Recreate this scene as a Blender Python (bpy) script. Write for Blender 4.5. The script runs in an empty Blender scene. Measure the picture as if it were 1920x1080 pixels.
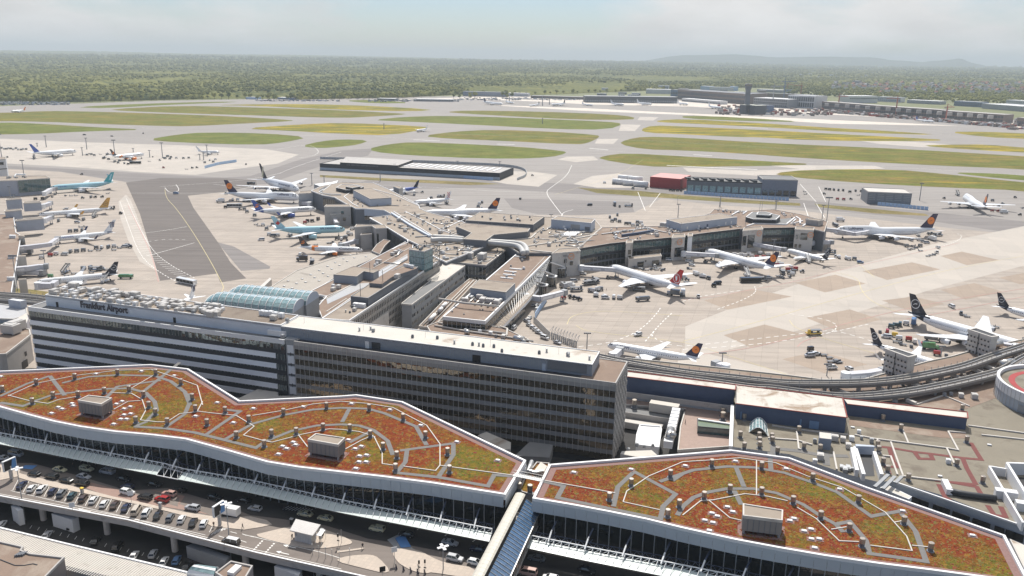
import bpy,bmesh,math,random
from mathutils import Vector,Matrix
random.seed(7)
S=bpy.context.scene
COL=S.collection
rad=math.radians
# ------------------------------------------------------------------ camera
F,CH,ROLL,HOR=1560.0,135.0,rad(0.8),108.0
_d=Vector((-math.sin(ROLL),math.cos(ROLL),(540-HOR)*math.cos(ROLL)/F)).normalized()
_z=Vector((0,0,1))
_Y=(_z-_d*_z.dot(_d)).normalized()
_X=_d.cross(_Y)
if _X.x<0:
 _X=-_X
RM=Matrix((_X,_Y,-_d))            # photo ray (x right, y down, z forward) -> world
cam=bpy.data.cameras.new('camera')
cam.sensor_width=36
cam.lens=F/1920*36
cam.clip_start=1
cam.clip_end=120000
co=bpy.data.objects.new('camera',cam)
COL.objects.link(co)
ax,ay,az=RM@Vector((1,0,0)),RM@Vector((0,-1,0)),RM@Vector((0,0,-1))
m3=Matrix((ax,ay,az)).transposed()
co.matrix_world=Matrix.Translation((0,0,CH))@m3.to_4x4()
S.camera=co
# ------------------------------------------------------------------ sky, sun, exposure
CLOUD_SEED=13.7
SUN_EL,SUN_AZ=rad(52),rad(1.5)     # azimuth measured from +Y towards +X
w=bpy.data.worlds.new('World')
S.world=w
w.use_nodes=True
nt=w.node_tree
bg=nt.nodes['Background']
sky=nt.nodes.new('ShaderNodeTexSky')
sky.sky_type='NISHITA'
sky.sun_disc=False
sky.sun_elevation=SUN_EL
sky.sun_rotation=SUN_AZ
sky.dust_density=0.6
sky.ozone_density=2.0
tc=nt.nodes.new('ShaderNodeTexCoord')
sx=nt.nodes.new('ShaderNodeSeparateXYZ')
L=nt.links.new
def mth(op,a,b):
 n=nt.nodes.new('ShaderNodeMath')
 n.operation=op
 for i,q in enumerate((a,b)):
  if isinstance(q,(int,float)):
   n.inputs[i].default_value=q
  else:
   L(q,n.inputs[i])
 return n.outputs[0]
# a cloud layer seen in perspective: direction projected on a high plane
L(tc.outputs['Generated'],sx.inputs[0])
den=mth('ADD',mth('MAXIMUM',sx.outputs['Z'],0.0),0.30)
cx_=nt.nodes.new('ShaderNodeCombineXYZ')
L(mth('DIVIDE',sx.outputs['X'],den),cx_.inputs[0])
L(mth('DIVIDE',sx.outputs['Y'],den),cx_.inputs[1])
cx_.inputs[2].default_value=CLOUD_SEED
nz=nt.nodes.new('ShaderNodeTexNoise')
nz.inputs['Scale'].default_value=0.62
nz.inputs['Detail'].default_value=8
nz.inputs['Roughness'].default_value=0.55
cr=nt.nodes.new('ShaderNodeValToRGB')
cr.color_ramp.elements[0].position=0.505
cr.color_ramp.elements[1].position=0.60
mx=nt.nodes.new('ShaderNodeMix')
mx.data_type='RGBA'
n2=nt.nodes.new('ShaderNodeTexNoise')
n2.inputs['Scale'].default_value=2.6
n2.inputs['Detail'].default_value=6
cc=nt.nodes.new('ShaderNodeValToRGB')
cc.color_ramp.elements[0].position=0.35
cc.color_ramp.elements[0].color=(8.4,8.3,8.2,1)
cc.color_ramp.elements[1].position=0.7
cc.color_ramp.elements[1].color=(10.4,10.3,10.2,1)
L(cx_.outputs[0],nz.inputs['Vector'])
L(cx_.outputs[0],n2.inputs['Vector'])
L(nz.outputs['Fac'],cr.inputs['Fac'])
L(n2.outputs['Fac'],cc.inputs['Fac'])
tint=nt.nodes.new('ShaderNodeMix')
tint.data_type='RGBA'
tint.blend_type='MULTIPLY'
tint.inputs['Factor'].default_value=1.0
tint.inputs['B'].default_value=(0.88,0.985,1.16,1)
L(sky.outputs['Color'],tint.inputs['A'])
L(cr.outputs['Color'],mx.inputs['Factor'])
L(tint.outputs['Result'],mx.inputs['A'])
L(cc.outputs['Color'],mx.inputs['B'])
L(mx.outputs['Result'],bg.inputs['Color'])
bg.inputs['Strength'].default_value=0.078
sl=bpy.data.lights.new('sun','SUN')
sl.energy=5.0
sl.angle=rad(0.5)
sl.color=(1.0,0.955,0.89)
so=bpy.data.objects.new('sun',sl)
COL.objects.link(so)
sd=Vector((math.sin(SUN_AZ)*math.cos(SUN_EL),math.cos(SUN_AZ)*math.cos(SUN_EL),math.sin(SUN_EL)))
so.rotation_euler=sd.to_track_quat('Z','Y').to_euler()
so.location=(0,0,400)
S.view_settings.view_transform='Standard'
S.view_settings.look='None'
S.view_settings.gamma=1
S.view_settings.exposure=0.17
S.view_settings.use_curve_mapping=False
# ------------------------------------------------------------------ helpers
CAM=Vector((0,0,CH))
def W(u,v,z=0.0):
 """the point at height z that the photo shows at pixel (u, v)"""
 r=RM@Vector((u-960,v-540,F))
 return CAM+r*((z-CH)/r.z)
def WP(pts,z):
 return[W(p[0],p[1],z)for p in pts]
def T(x0,y0,s,pts):
 """enlarged-crop coordinates -> photo pixels"""
 return[(x0+a/s,y0+b/s)for a,b in pts]
UX=Vector((0.9527,-0.304,0))      # direction along the terminal fronts
UY=Vector((0.304,0.9527,0))       # away from the camera, square to them
UA=math.atan2(UX.y,UX.x)
class MB:
 def __init__(s):
  s.v,s.f,s.m=[],[],[]
 def poly(s,pts,m=0):
  n=len(s.v)
  s.v+=[tuple(p)for p in pts]
  s.f.append(tuple(range(n,n+len(pts))))
  s.m.append(m)
 def prism(s,top,z0,ms=0,mt=None,bottom=False):
  top=[Vector(p)for p in top]
  a=sum(top[i].x*top[(i+1)%len(top)].y-top[(i+1)%len(top)].x*top[i].y for i in range(len(top)))
  if a<0:
   top.reverse()
  n,k=len(s.v),len(top)
  s.v+=[tuple(p)for p in top]+[(p.x,p.y,z0 if not callable(z0)else z0(p))for p in top]
  s.f.append(tuple(range(n,n+k)))
  s.m.append(ms if mt is None else mt)
  for i in range(k):
   j=(i+1)%k
   s.f.append((n+i,n+k+i,n+k+j,n+j))
   s.m.append(ms)
  if bottom:
   s.f.append(tuple(range(n+2*k-1,n+k-1,-1)))
   s.m.append(ms)
 def box(s,c,size,ang=0.0,m=0,mt=None,bottom=True):
  """c = centre of the base"""
  ca,sa=math.cos(ang),math.sin(ang)
  lx,ly,lz=size[0]/2,size[1]/2,size[2]
  top=[Vector((c[0]+x*ca-y*sa,c[1]+x*sa+y*ca,c[2]+lz))for x,y in((-lx,-ly),(lx,-ly),(lx,ly),(-lx,ly))]
  s.prism(top,c[2],m,mt,bottom)
 def bar(s,p,q,wd,h=None,m=0):
  """square bar between two points"""
  p,q=Vector(p),Vector(q)
  h=wd if h is None else h
  d=(q-p)
  if d.length<1e-6:
   return
  d.normalize()
  a=d.cross(Vector((0,0,1)))
  if a.length<1e-3:
   a=Vector((1,0,0))
  a.normalize()
  b=d.cross(a).normalized()
  a,b=a*wd/2,b*h/2
  n=len(s.v)
  for e in(p,q):
   s.v+=[tuple(e-a-b),tuple(e+a-b),tuple(e+a+b),tuple(e-a+b)]
  for f in((0,1,2,3),(7,6,5,4),(0,4,5,1),(1,5,6,2),(2,6,7,3),(3,7,4,0)):
   s.f.append(tuple(n+i for i in f))
   s.m.append(m)
 def tube(s,pts,r,n=10,m=0,caps=True):
  pts=[Vector(p)for p in pts]
  rs=r if isinstance(r,(list,tuple))else[r]*len(pts)
  base=len(s.v)
  for i,p in enumerate(pts):
   d=(pts[min(i+1,len(pts)-1)]-pts[max(i-1,0)]).normalized()
   a=d.cross(Vector((0,0,1)))
   if a.length<1e-3:
    a=Vector((1,0,0))
   a.normalize()
   b=d.cross(a)
   for k in range(n):
    t=2*math.pi*k/n
    s.v.append(tuple(p+(a*math.cos(t)+b*math.sin(t))*rs[i]))
  for i in range(len(pts)-1):
   for k in range(n):
    k2=(k+1)%n
    s.f.append((base+i*n+k,base+i*n+k2,base+(i+1)*n+k2,base+(i+1)*n+k))
    s.m.append(m)
  if caps:
   s.f.append(tuple(base+k for k in reversed(range(n))))
   s.f.append(tuple(base+(len(pts)-1)*n+k for k in range(n)))
   s.m+=[m,m]
 def loft(s,rings,m=0,caps=True,mf=None):
  base,n=len(s.v),len(rings[0])
  for r in rings:
   s.v+=[tuple(p)for p in r]
  for i in range(len(rings)-1):
   for k in range(n):
    k2=(k+1)%n
    s.f.append((base+i*n+k,base+i*n+k2,base+(i+1)*n+k2,base+(i+1)*n+k))
    s.m.append(mf(i,k)if mf else m)
  if caps:
   s.f.append(tuple(base+k for k in reversed(range(n))))
   s.f.append(tuple(base+(len(rings)-1)*n+k for k in range(n)))
   s.m+=[m if not mf else mf(0,0),m if not mf else mf(len(rings)-2,0)]
 def mesh(s,name,mats,off=(0,0,0),smooth=False):
  me=bpy.data.meshes.new(name)
  o=Vector(off)
  me.from_pydata([(p[0]-o.x,p[1]-o.y,p[2]-o.z)for p in s.v],[],s.f)
  for mt in(mats if isinstance(mats,(list,tuple))else[mats]):
   me.materials.append(mt)
  me.polygons.foreach_set('material_index',s.m)
  if smooth:
   me.polygons.foreach_set('use_smooth',[True]*len(s.f))
  me.update()
  return me
def tag(o,label=None,cat=None,group=None,kind=None):
 if label:
  o['label']=label
 if cat:
  o['category']=cat
 if group:
  o['group']=group
 if kind:
  o['kind']=kind
 return o
def thing(name,label,cat,loc=(0,0,0),rot=0.0,group=None):
 o=bpy.data.objects.new(name,None)
 COL.objects.link(o)
 o.location=loc
 o.rotation_euler=(0,0,rot)
 o.empty_display_size=0.5
 return tag(o,label,cat,group)
def wloc(o):
 v=Vector(o.location)
 while o.parent:
  o=o.parent
  v=v+o.location
 return v
def part(name,mb,mats,parent=None,smooth=False,local=False,kind=None):
 """one mesh object; its points are in world axes (moved into the parent's frame) unless local"""
 off=wloc(parent)if parent is not None and not local else(0,0,0)
 o=bpy.data.objects.new(name,mb.mesh(name,mats,off,smooth))
 COL.objects.link(o)
 if parent is not None:
  o.parent=parent
 if kind:
  o['kind']=kind
 return o
def inst(name,me,parent,loc=(0,0,0),rot=(0,0,0),scale=None):
 """a piece that shares its mesh with others; loc in world axes"""
 o=bpy.data.objects.new(name,me)
 COL.objects.link(o)
 o.parent=parent
 o.location=Vector(loc)-wloc(parent)
 o.rotation_euler=rot
 if scale:
  o.scale=scale
 return o
def struct(name,mb,mats,smooth=False):
 return tag(part(name,mb,mats,None,smooth),kind='structure')
def copy_tree(o,parent=None):
 c=o.copy()
 COL.objects.link(c)
 c.parent=parent
 for ch in o.children:
  copy_tree(ch,c)
 return c
def offset(poly,d):
 """polygon (any winding) moved inwards by d, mitred"""
 P=[Vector((p[0],p[1],0))for p in poly]
 n=len(P)
 a=sum(P[i].x*P[(i+1)%n].y-P[(i+1)%n].x*P[i].y for i in range(n))
 sg=1 if a>0 else-1
 out=[]
 for i in range(n):
  e1=(P[i]-P[i-1]).normalized()
  e2=(P[(i+1)%n]-P[i]).normalized()
  n1=Vector((-e1.y,e1.x,0))*sg
  n2=Vector((-e2.y,e2.x,0))*sg
  b=n1+n2
  k=d/max(0.35,b.dot(n1))if b.length>1e-4 else 0
  out.append(Vector((P[i].x+b.x*k,P[i].y+b.y*k,poly[i][2])))
 return out
def ring(mb,poly,wd,z0,z1,m=0):
 """parapet along a closed outline: outer line poly, width wd inwards, from z0 to z1"""
 inn=offset(poly,wd)
 n,base=len(poly),len(mb.v)
 for src,z in((poly,z1),(inn,z1),(poly,z0),(inn,z0)):
  mb.v+=[(p[0],p[1],z)for p in src]
 for i in range(n):
  j=(i+1)%n
  for q in((i,j,n+j,n+i),(2*n+i,2*n+j,j,i),(n+i,n+j,3*n+j,3*n+i)):
   mb.f.append(tuple(base+k for k in q))
   mb.m.append(m)
_zc=[0]
def strip(mb,pts,wd,h=0.0,m=0,lift=0.005):
 """flat ribbon (or low kerb of height h) along an open line; every ribbon lies a little above the last"""
 _zc[0]=(_zc[0]+1)%12
 up=Vector((0,0,lift+0.0025*_zc[0]+h))
 P=[Vector(p)for p in pts]
 Lf,Rt=[],[]
 for i,p in enumerate(P):
  e1=(P[i]-P[i-1])if i else(P[1]-P[0])
  e2=(P[i+1]-P[i])if i<len(P)-1 else e1
  e1.z=e2.z=0
  e1.normalize()
  e2.normalize()
  n1=Vector((-e1.y,e1.x,0))
  b=n1+Vector((-e2.y,e2.x,0))
  k=(wd/2)/max(0.35,b.dot(n1))if b.length>1e-4 else wd/2
  Lf.append(p+b*k)
  Rt.append(p-b*k)
 n=len(mb.v)
 k=len(P)
 if h<=0:
  mb.v+=[tuple(p+up)for p in Lf]+[tuple(p+up)for p in Rt]
  for i in range(k-1):
   mb.f.append((n+i,n+k+i,n+k+i+1,n+i+1))
   mb.m.append(m)
 else:
  lo=Vector((0,0,0))
  rings=[[Lf[i]+lo,Rt[i]+lo,Rt[i]+up,Lf[i]+up]for i in range(k)]
  mb.loft(rings,m)
def resample(pts,step):
 """points along a polyline at equal steps, plus the direction at each"""
 P=[Vector(p)for p in pts]
 out,carry=[],0.0
 for i in range(len(P)-1):
  d=P[i+1]-P[i]
  ln=d.length
  d.normalize()
  t=carry
  while t<ln:
   out.append((P[i]+d*t,d.copy()))
   t+=step
  carry=t-ln
 return out
def smooth_line(pts,it=2):
 P=[Vector(p)for p in pts]
 for _ in range(it):
  Q=[P[0]]
  for i in range(len(P)-1):
   Q+=[P[i].lerp(P[i+1],0.25),P[i].lerp(P[i+1],0.75)]
  Q.append(P[-1])
  P=Q
 return P
def smooth_loop(pts,it=2):
 P=[Vector(p)for p in pts]
 for _ in range(it):
  Q=[]
  for i in range(len(P)):
   a,b=P[i],P[(i+1)%len(P)]
   Q+=[a.lerp(b,0.25),a.lerp(b,0.75)]
  P=Q
 return P
ORD=['leftmost','second','third','fourth','fifth','sixth','seventh','eighth','ninth','tenth','eleventh','twelfth','thirteenth',
 'fourteenth','fifteenth','sixteenth','seventeenth','eighteenth','nineteenth','twentieth']
def nth(i,n):
 if n==1:
  return ''
 if i==0:
  return 'leftmost'
 if i==n-1:
  return 'rightmost'
 return(ORD[i]if i<len(ORD)else 'number %d'%(i+1))+' from the left'
# ------------------------------------------------------------------ materials
def base_mat(name):
 m=bpy.data.materials.new(name)
 m.use_nodes=True
 t=m.node_tree
 return m,t,t.nodes['Principled BSDF'],t.links.new
def noise(t,scale,detail=4,rough=0.55,vec=None,dist=0.0):
 n=t.nodes.new('ShaderNodeTexNoise')
 n.inputs['Scale'].default_value=scale
 n.inputs['Detail'].default_value=detail
 n.inputs['Roughness'].default_value=rough
 n.inputs['Distortion'].default_value=dist
 if vec is not None:
  t.links.new(vec,n.inputs['Vector'])
 return n
def ramp(t,fac,stops):
 r=t.nodes.new('ShaderNodeValToRGB')
 e=r.color_ramp.elements
 while len(e)<len(stops):
  e.new(0.5)
 for i,(p,c)in enumerate(stops):
  e[i].position=p
  e[i].color=(c,c,c,1)if not isinstance(c,tuple)else c+(1,)
 t.links.new(fac,r.inputs['Fac'])
 return r
def mixc(t,fac,a,b,mode='MIX'):
 n=t.nodes.new('ShaderNodeMix')
 n.data_type='RGBA'
 n.blend_type=mode
 for k,x in(('Factor',fac),('A',a),('B',b)):
  if isinstance(x,(int,float)):
   n.inputs[k].default_value=x
  elif isinstance(x,tuple):
   n.inputs[k].default_value=x+(1,)
  else:
   t.links.new(x,n.inputs[k])
 return n.outputs['Result']
def pos(t,rot=0.0,scale=(1,1,1)):
 g=t.nodes.new('ShaderNodeNewGeometry')
 m=t.nodes.new('ShaderNodeMapping')
 m.inputs['Rotation'].default_value=(0,0,rot)
 m.inputs['Scale'].default_value=scale
 t.links.new(g.outputs['Position'],m.inputs['Vector'])
 return m.outputs['Vector']
def sc(c,k):
 return tuple(min(1.0,x*k)for x in c)
MATS={}
def M(name,col,rough=0.75,var=0.12,scale=0.4,metal=0.0,bump=0.0,spec=0.5,stain=None):
 """matt surface with soft uneven colour and a little fine grain"""
 if name in MATS:
  return MATS[name]
 m,t,b,L=base_mat(name)
 p=pos(t)
 n1=noise(t,scale,5,0.6,p)
 c=mixc(t,n1.outputs['Fac'],sc(col,1-var*1.6),sc(col,1+var*1.6))
 if stain:
  n3=noise(t,stain[1],6,0.62,p,0.6)
  c=mixc(t,ramp(t,n3.outputs['Fac'],[(stain[2],0.0),(stain[2]+0.13,1.0)]).outputs['Color'],c,stain[0])
 n2=noise(t,scale*14,3,0.6,p)
 c=mixc(t,ramp(t,n2.outputs['Fac'],[(0.3,1-var),(0.7,1.0)]).outputs['Color'],sc(col,0.45),c)
 L(c,b.inputs['Base Color'])
 b.inputs['Roughness'].default_value=rough
 b.inputs['Metallic'].default_value=metal
 b.inputs['Specular IOR Level'].default_value=spec
 if bump:
  bp=t.nodes.new('ShaderNodeBump')
  bp.inputs['Strength'].default_value=bump
  L(n2.outputs['Fac'],bp.inputs['Height'])
  L(bp.outputs['Normal'],b.inputs['Normal'])
 MATS[name]=m
 return m
def glass(name,col=(0.012,0.016,0.018),rough=0.04,wob=0.02,spec=0.9,metal=0.0):
 """dark window glass, slightly uneven so that reflections waver"""
 m,t,b,L=base_mat(name)
 p=pos(t)
 n=noise(t,0.35,2,0.5,p)
 bp=t.nodes.new('ShaderNodeBump')
 bp.inputs['Strength'].default_value=1.0
 bp.inputs['Distance'].default_value=wob
 L(n.outputs['Fac'],bp.inputs['Height'])
 L(bp.outputs['Normal'],b.inputs['Normal'])
 n2=noise(t,0.9,1,0.5,p)
 L(mixc(t,n2.outputs['Fac'],sc(col,0.4),sc(col,1.8)),b.inputs['Base Color'])
 b.inputs['Roughness'].default_value=rough
 b.inputs['Specular IOR Level'].default_value=spec
 b.inputs['IOR'].default_value=1.6
 b.inputs['Metallic'].default_value=metal
 return m
def ground_mat(name,col,slab=None,streak=None,var=0.1,seam=0.72,stain=0.35):
 """paved ground: soft large blotches, optional slab joints, tyre streaks along one direction"""
 m,t,b,L=base_mat(name)
 p=pos(t)
 c=mixc(t,noise(t,0.012,6,0.6,p).outputs['Fac'],sc(col,1-var*1.8),sc(col,1+var*1.5))
 st=noise(t,0.06,7,0.66,p,0.8)
 c=mixc(t,ramp(t,st.outputs['Fac'],[(0.56,0.0),(0.75,stain)]).outputs['Color'],c,sc(col,0.6))
 if streak is not None:
  ps=pos(t,-streak,(0.01,0.22,0.1))
  sn=noise(t,1.0,6,0.65,ps)
  c=mixc(t,ramp(t,sn.outputs['Fac'],[(0.40,0.0),(0.66,0.65)]).outputs['Color'],c,sc(col,0.62))
 if slab:
  bk=t.nodes.new('ShaderNodeTexBrick')
  bk.offset=0.0
  bk.inputs['Scale'].default_value=1.0
  bk.inputs['Brick Width'].default_value=slab
  bk.inputs['Row Height'].default_value=slab
  bk.inputs['Mortar Size'].default_value=0.09
  bk.inputs['Mortar Smooth'].default_value=0.3
  bk.inputs['Color1'].default_value=(0.93,0.93,0.93,1)
  bk.inputs['Color2'].default_value=(1.04,1.03,1.02,1)
  bk.inputs['Mortar'].default_value=(seam,seam,seam,1)
  L(pos(t,-UA),bk.inputs['Vector'])
  c=mixc(t,1.0,c,bk.outputs['Color'],'MULTIPLY')
 fine=noise(t,2.5,3,0.6,p)
 c=mixc(t,ramp(t,fine.outputs['Fac'],[(0.3,0.10),(0.6,0.0)]).outputs['Color'],c,sc(col,0.55))
 L(c,b.inputs['Base Color'])
 b.inputs['Roughness'].default_value=0.85
 b.inputs['Specular IOR Level'].default_value=0.25
 return m
def grass_mat(name,green=(0.145,0.18,0.036),dry=(0.24,0.195,0.06),flower=None,fl=0.6):
 m,t,b,L=base_mat(name)
 ps=pos(t,-UA,(0.006,0.03,0.02))
 n=noise(t,1.0,7,0.62,ps)
 c=mixc(t,ramp(t,n.outputs['Fac'],[(0.44,0.0),(0.66,0.6)]).outputs['Color'],green,dry)
 n2=noise(t,0.022,7,0.7,pos(t))
 c=mixc(t,ramp(t,n2.outputs['Fac'],[(0.42,0.0),(0.62,0.75)]).outputs['Color'],c,sc(green,0.58))
 if flower:
  n3=noise(t,1.0,7,0.7,pos(t,-UA,(0.008,0.085,0.02)),0.5)
  c=mixc(t,ramp(t,n3.outputs['Fac'],[(fl-0.06,0.0),(fl+0.06,0.9)]).outputs['Color'],c,flower)
 n6=noise(t,1.0,5,0.7,pos(t,-UA,(0.03,0.12,0.1)))
 c=mixc(t,ramp(t,n6.outputs['Fac'],[(0.5,0.0),(0.66,0.55)]).outputs['Color'],c,sc(dry,1.25))
 n4=noise(t,0.3,4,0.65,pos(t))
 c=mixc(t,ramp(t,n4.outputs['Fac'],[(0.35,0.5),(0.6,0.0)]).outputs['Color'],c,sc(green,0.4))
 L(c,b.inputs['Base Color'])
 b.inputs['Roughness'].default_value=0.95
 b.inputs['Specular IOR Level'].default_value=0.1
 return m
def sedum_mat():
 m,t,b,L=base_mat('sedum')
 p=pos(t)
 big=noise(t,0.045,5,0.6,p)
 mid=noise(t,0.55,5,0.65,p,0.4)
 v=t.nodes.new('ShaderNodeTexVoronoi')
 v.inputs['Scale'].default_value=1.15
 L(p,v.inputs['Vector'])
 red=mixc(t,ramp(t,mid.outputs['Fac'],[(0.38,0.0),(0.62,1.0)]).outputs['Color'],(0.185,0.027,0.015),(0.25,0.070,0.018))
 grn=mixc(t,ramp(t,mid.outputs['Fac'],[(0.38,0.0),(0.62,1.0)]).outputs['Color'],(0.095,0.12,0.02),(0.225,0.145,0.02))
 c=mixc(t,ramp(t,big.outputs['Fac'],[(0.47,0.0),(0.61,1.0)]).outputs['Color'],red,grn)
 sp=mixc(t,ramp(t,v.outputs['Color'],[(0.70,0.0),(0.80,0.7)]).outputs['Color'],c,(0.30,0.175,0.035))
 fine=noise(t,3.2,4,0.7,p)
 sp=mixc(t,ramp(t,fine.outputs['Fac'],[(0.36,0.6),(0.56,0.0)]).outputs['Color'],sp,(0.05,0.03,0.01))
 L(sp,b.inputs['Base Color'])
 b.inputs['Roughness'].default_value=0.95
 b.inputs['Specular IOR Level'].default_value=0.1
 bp=t.nodes.new('ShaderNodeBump')
 bp.inputs['Strength'].default_value=0.8
 bp.inputs['Distance'].default_value=0.25
 L(fine.outputs['Fac'],bp.inputs['Height'])
 L(bp.outputs['Normal'],b.inputs['Normal'])
 return m
def forest_mat(name='forest_leaves',per_tree=False):
 m,t,b,L=base_mat(name)
 p=pos(t)
 n=noise(t,0.004,6,0.62,p)
 c=mixc(t,ramp(t,n.outputs['Fac'],[(0.35,0.0),(0.65,1.0)]).outputs['Color'],(0.15,0.18,0.055),(0.36,0.36,0.11))
 n5=noise(t,0.0007,5,0.65,p)
 c=mixc(t,ramp(t,n5.outputs['Fac'],[(0.40,0.85),(0.55,0.0)]).outputs['Color'],c,(0.095,0.135,0.075))
 n2=noise(t,0.06,4,0.6,p)
 c=mixc(t,ramp(t,n2.outputs['Fac'],[(0.40,0.0),(0.68,0.8)]).outputs['Color'],c,(0.47,0.44,0.15))
 n3=noise(t,0.018,5,0.6,p)
 c=mixc(t,ramp(t,n3.outputs['Fac'],[(0.52,0.0),(0.68,0.8)]).outputs['Color'],c,(0.09,0.13,0.06))
 L(c,b.inputs['Base Color'])
 b.inputs['Roughness'].default_value=0.9
 b.inputs['Specular IOR Level'].default_value=0.1
 tr=t.nodes.new('ShaderNodeBsdfTranslucent')
 L(c,tr.inputs['Color'])
 ms=t.nodes.new('ShaderNodeMixShader')
 ms.inputs[0].default_value=0.52
 L(b.outputs[0],ms.inputs[1])
 L(tr.outputs[0],ms.inputs[2])
 L(ms.outputs[0],t.nodes['Material Output'].inputs['Surface'])
 return m
PAVE=ground_mat('taxiway_concrete',(0.315,0.29,0.27),None,UA,0.08)
APRON=ground_mat('apron_concrete',(0.415,0.363,0.315),7.5,rad(20),0.08,0.74,0.5)
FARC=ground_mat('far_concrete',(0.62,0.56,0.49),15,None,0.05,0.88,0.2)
PALE=ground_mat('pale_concrete',(0.46,0.42,0.375),15,None,0.06,0.82,0.35)
SLAB=ground_mat('old_concrete',(0.345,0.28,0.225),7.5,None,0.07,0.72,0.4)
ASPH=ground_mat('dark_asphalt',(0.165,0.145,0.133),None,rad(107),0.10)
TAXI=ground_mat('taxiway_asphalt',(0.235,0.215,0.205),None,UA,0.08)
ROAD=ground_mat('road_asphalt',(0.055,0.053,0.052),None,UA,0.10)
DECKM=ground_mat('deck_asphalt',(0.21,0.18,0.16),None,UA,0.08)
PAVING=ground_mat('paving',(0.50,0.43,0.365),1.2,None,0.05,0.9,0.2)
EARTH=ground_mat('earth',(0.17,0.18,0.08),None,None,0.2)
GRASS=grass_mat('grass')
GRASSY=grass_mat('grass_with_yellow_flowers',(0.15,0.175,0.035),(0.27,0.165,0.05),(0.60,0.42,0.02),0.54)
GRASSR=grass_mat('grass_with_red_sorrel',(0.15,0.175,0.035),(0.29,0.165,0.065),(0.45,0.32,0.03),0.62)
DRY=grass_mat('dry_verge',(0.20,0.18,0.07),(0.34,0.25,0.13))
SEDUM=sedum_mat()
LINE=M('white_line',(0.78,0.76,0.72),0.7,0.15,0.3)
YLINE=M('yellow_line',(0.60,0.51,0.25),0.7,0.15,0.3)
RLINE=M('red_line',(0.50,0.26,0.23),0.7,0.15,0.3)
WHITE=M('white_paint',(0.74,0.74,0.74),0.5,0.05,0.2)
WHITEM=M('white_metal',(0.70,0.71,0.72),0.45,0.06,0.2)
FASC=M('fascia_grey',(0.43,0.475,0.52),0.5,0.05,0.25)
CONC=M('concrete',(0.42,0.40,0.38),0.85,0.10,0.15,stain=((0.26,0.24,0.22),0.25,0.58))
CONCL=M('light_concrete',(0.55,0.52,0.48),0.85,0.10,0.15,stain=((0.36,0.33,0.30),0.25,0.58))
BROWNR=M('gravel_roof',(0.235,0.17,0.13),0.95,0.16,0.12,bump=0.3,stain=((0.31,0.25,0.20),0.09,0.54))
TANR=M('tan_roof',(0.305,0.255,0.205),0.9,0.10,0.10,stain=((0.235,0.19,0.155),0.08,0.52))
OLIVER=M('felt_roof',(0.225,0.20,0.155),0.95,0.12,0.10,bump=0.2,stain=((0.155,0.13,0.10),0.10,0.54))
DIRTYW=M('weathered_white_roof',(0.55,0.515,0.46),0.8,0.10,0.12,stain=((0.27,0.19,0.125),0.07,0.545))
GREYR=M('grey_roof',(0.20,0.20,0.20),0.9,0.12,0.2)
BLUEW=M('blue_cladding',(0.065,0.095,0.165),0.6,0.10,0.3)
PBLUE=M('pale_blue_cladding',(0.42,0.47,0.55),0.6,0.06,0.2)
SLATE=M('slate_cladding',(0.145,0.155,0.175),0.65,0.10,0.3)
DARK=M('dark_cladding',(0.035,0.038,0.045),0.6,0.15,0.3)
GREY=M('grey_metal',(0.30,0.31,0.32),0.5,0.10,0.5)
WALK=M('walkway_slabs',(0.165,0.16,0.155),0.9,0.14,0.8)
PIPE=M('pale_pipe',(0.52,0.49,0.45),0.7,0.06,0.5)
GRAVR=M('red_gravel_border',(0.24,0.145,0.13),0.95,0.2,1.5)
STEEL=M('steel',(0.55,0.54,0.52),0.35,0.12,0.8,metal=0.8)
STEELD=M('galvanised_steel',(0.40,0.41,0.42),0.5,0.1,0.8,metal=0.4)
RUST=M('rust_red',(0.30,0.06,0.045),0.8,0.2,0.6)
RUBBER=M('rubber',(0.02,0.02,0.02),0.8,0.1,1)
BLACK=M('black',(0.015,0.015,0.017),0.5,0.1,1)
GLASSD=glass('dark_glass')
GLASSB=glass('bronze_glass',(0.17,0.14,0.105),0.03,0.06,1.0,0.75)
GLASSW=glass('coated_glass',(0.13,0.16,0.165),0.03,0.05,1.0,0.6)
GLASST=glass('teal_glass',(0.045,0.095,0.10),0.06,0.03,0.9)
GLASSP=glass('pale_teal_glass',(0.20,0.30,0.31),0.1,0.02,0.7)
MINT=M('frosted_mint_glass',(0.56,0.62,0.595),0.25,0.06,0.3)
NAVY=M('navy_lattice',(0.05,0.065,0.11),0.5,0.1,0.3)
BRICKR=M('red_sheet',(0.38,0.04,0.045),0.6,0.08,0.3)
SALMON=M('salmon_roof',(0.58,0.27,0.25),0.7,0.06,0.2)
ORANGE=M('orange_paint',(0.80,0.26,0.04),0.5,0.05,0.5)
YELLOW=M('yellow_paint',(0.75,0.50,0.05),0.5,0.05,0.5)
BLUEP=M('blue_paint',(0.10,0.25,0.52),0.6,0.1,0.3)
LBLUE=M('light_blue_panels',(0.40,0.55,0.75),0.5,0.12,0.4)
import numpy as np
RMT=RM.transposed()
def PX(p):
 q=RMT@(Vector(p)-CAM)
 return 960+F*q.x/q.z,540+F*q.y/q.z
def zfor(x,y,vt):
 """height above (x, y) that shows at photo row vt"""
 lo,hi=-20.0,900.0
 for _ in range(40):
  mid=(lo+hi)/2
  if PX((x,y,mid))[1]>vt:
   lo=mid
  else:
   hi=mid
 return(lo+hi)/2
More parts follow.
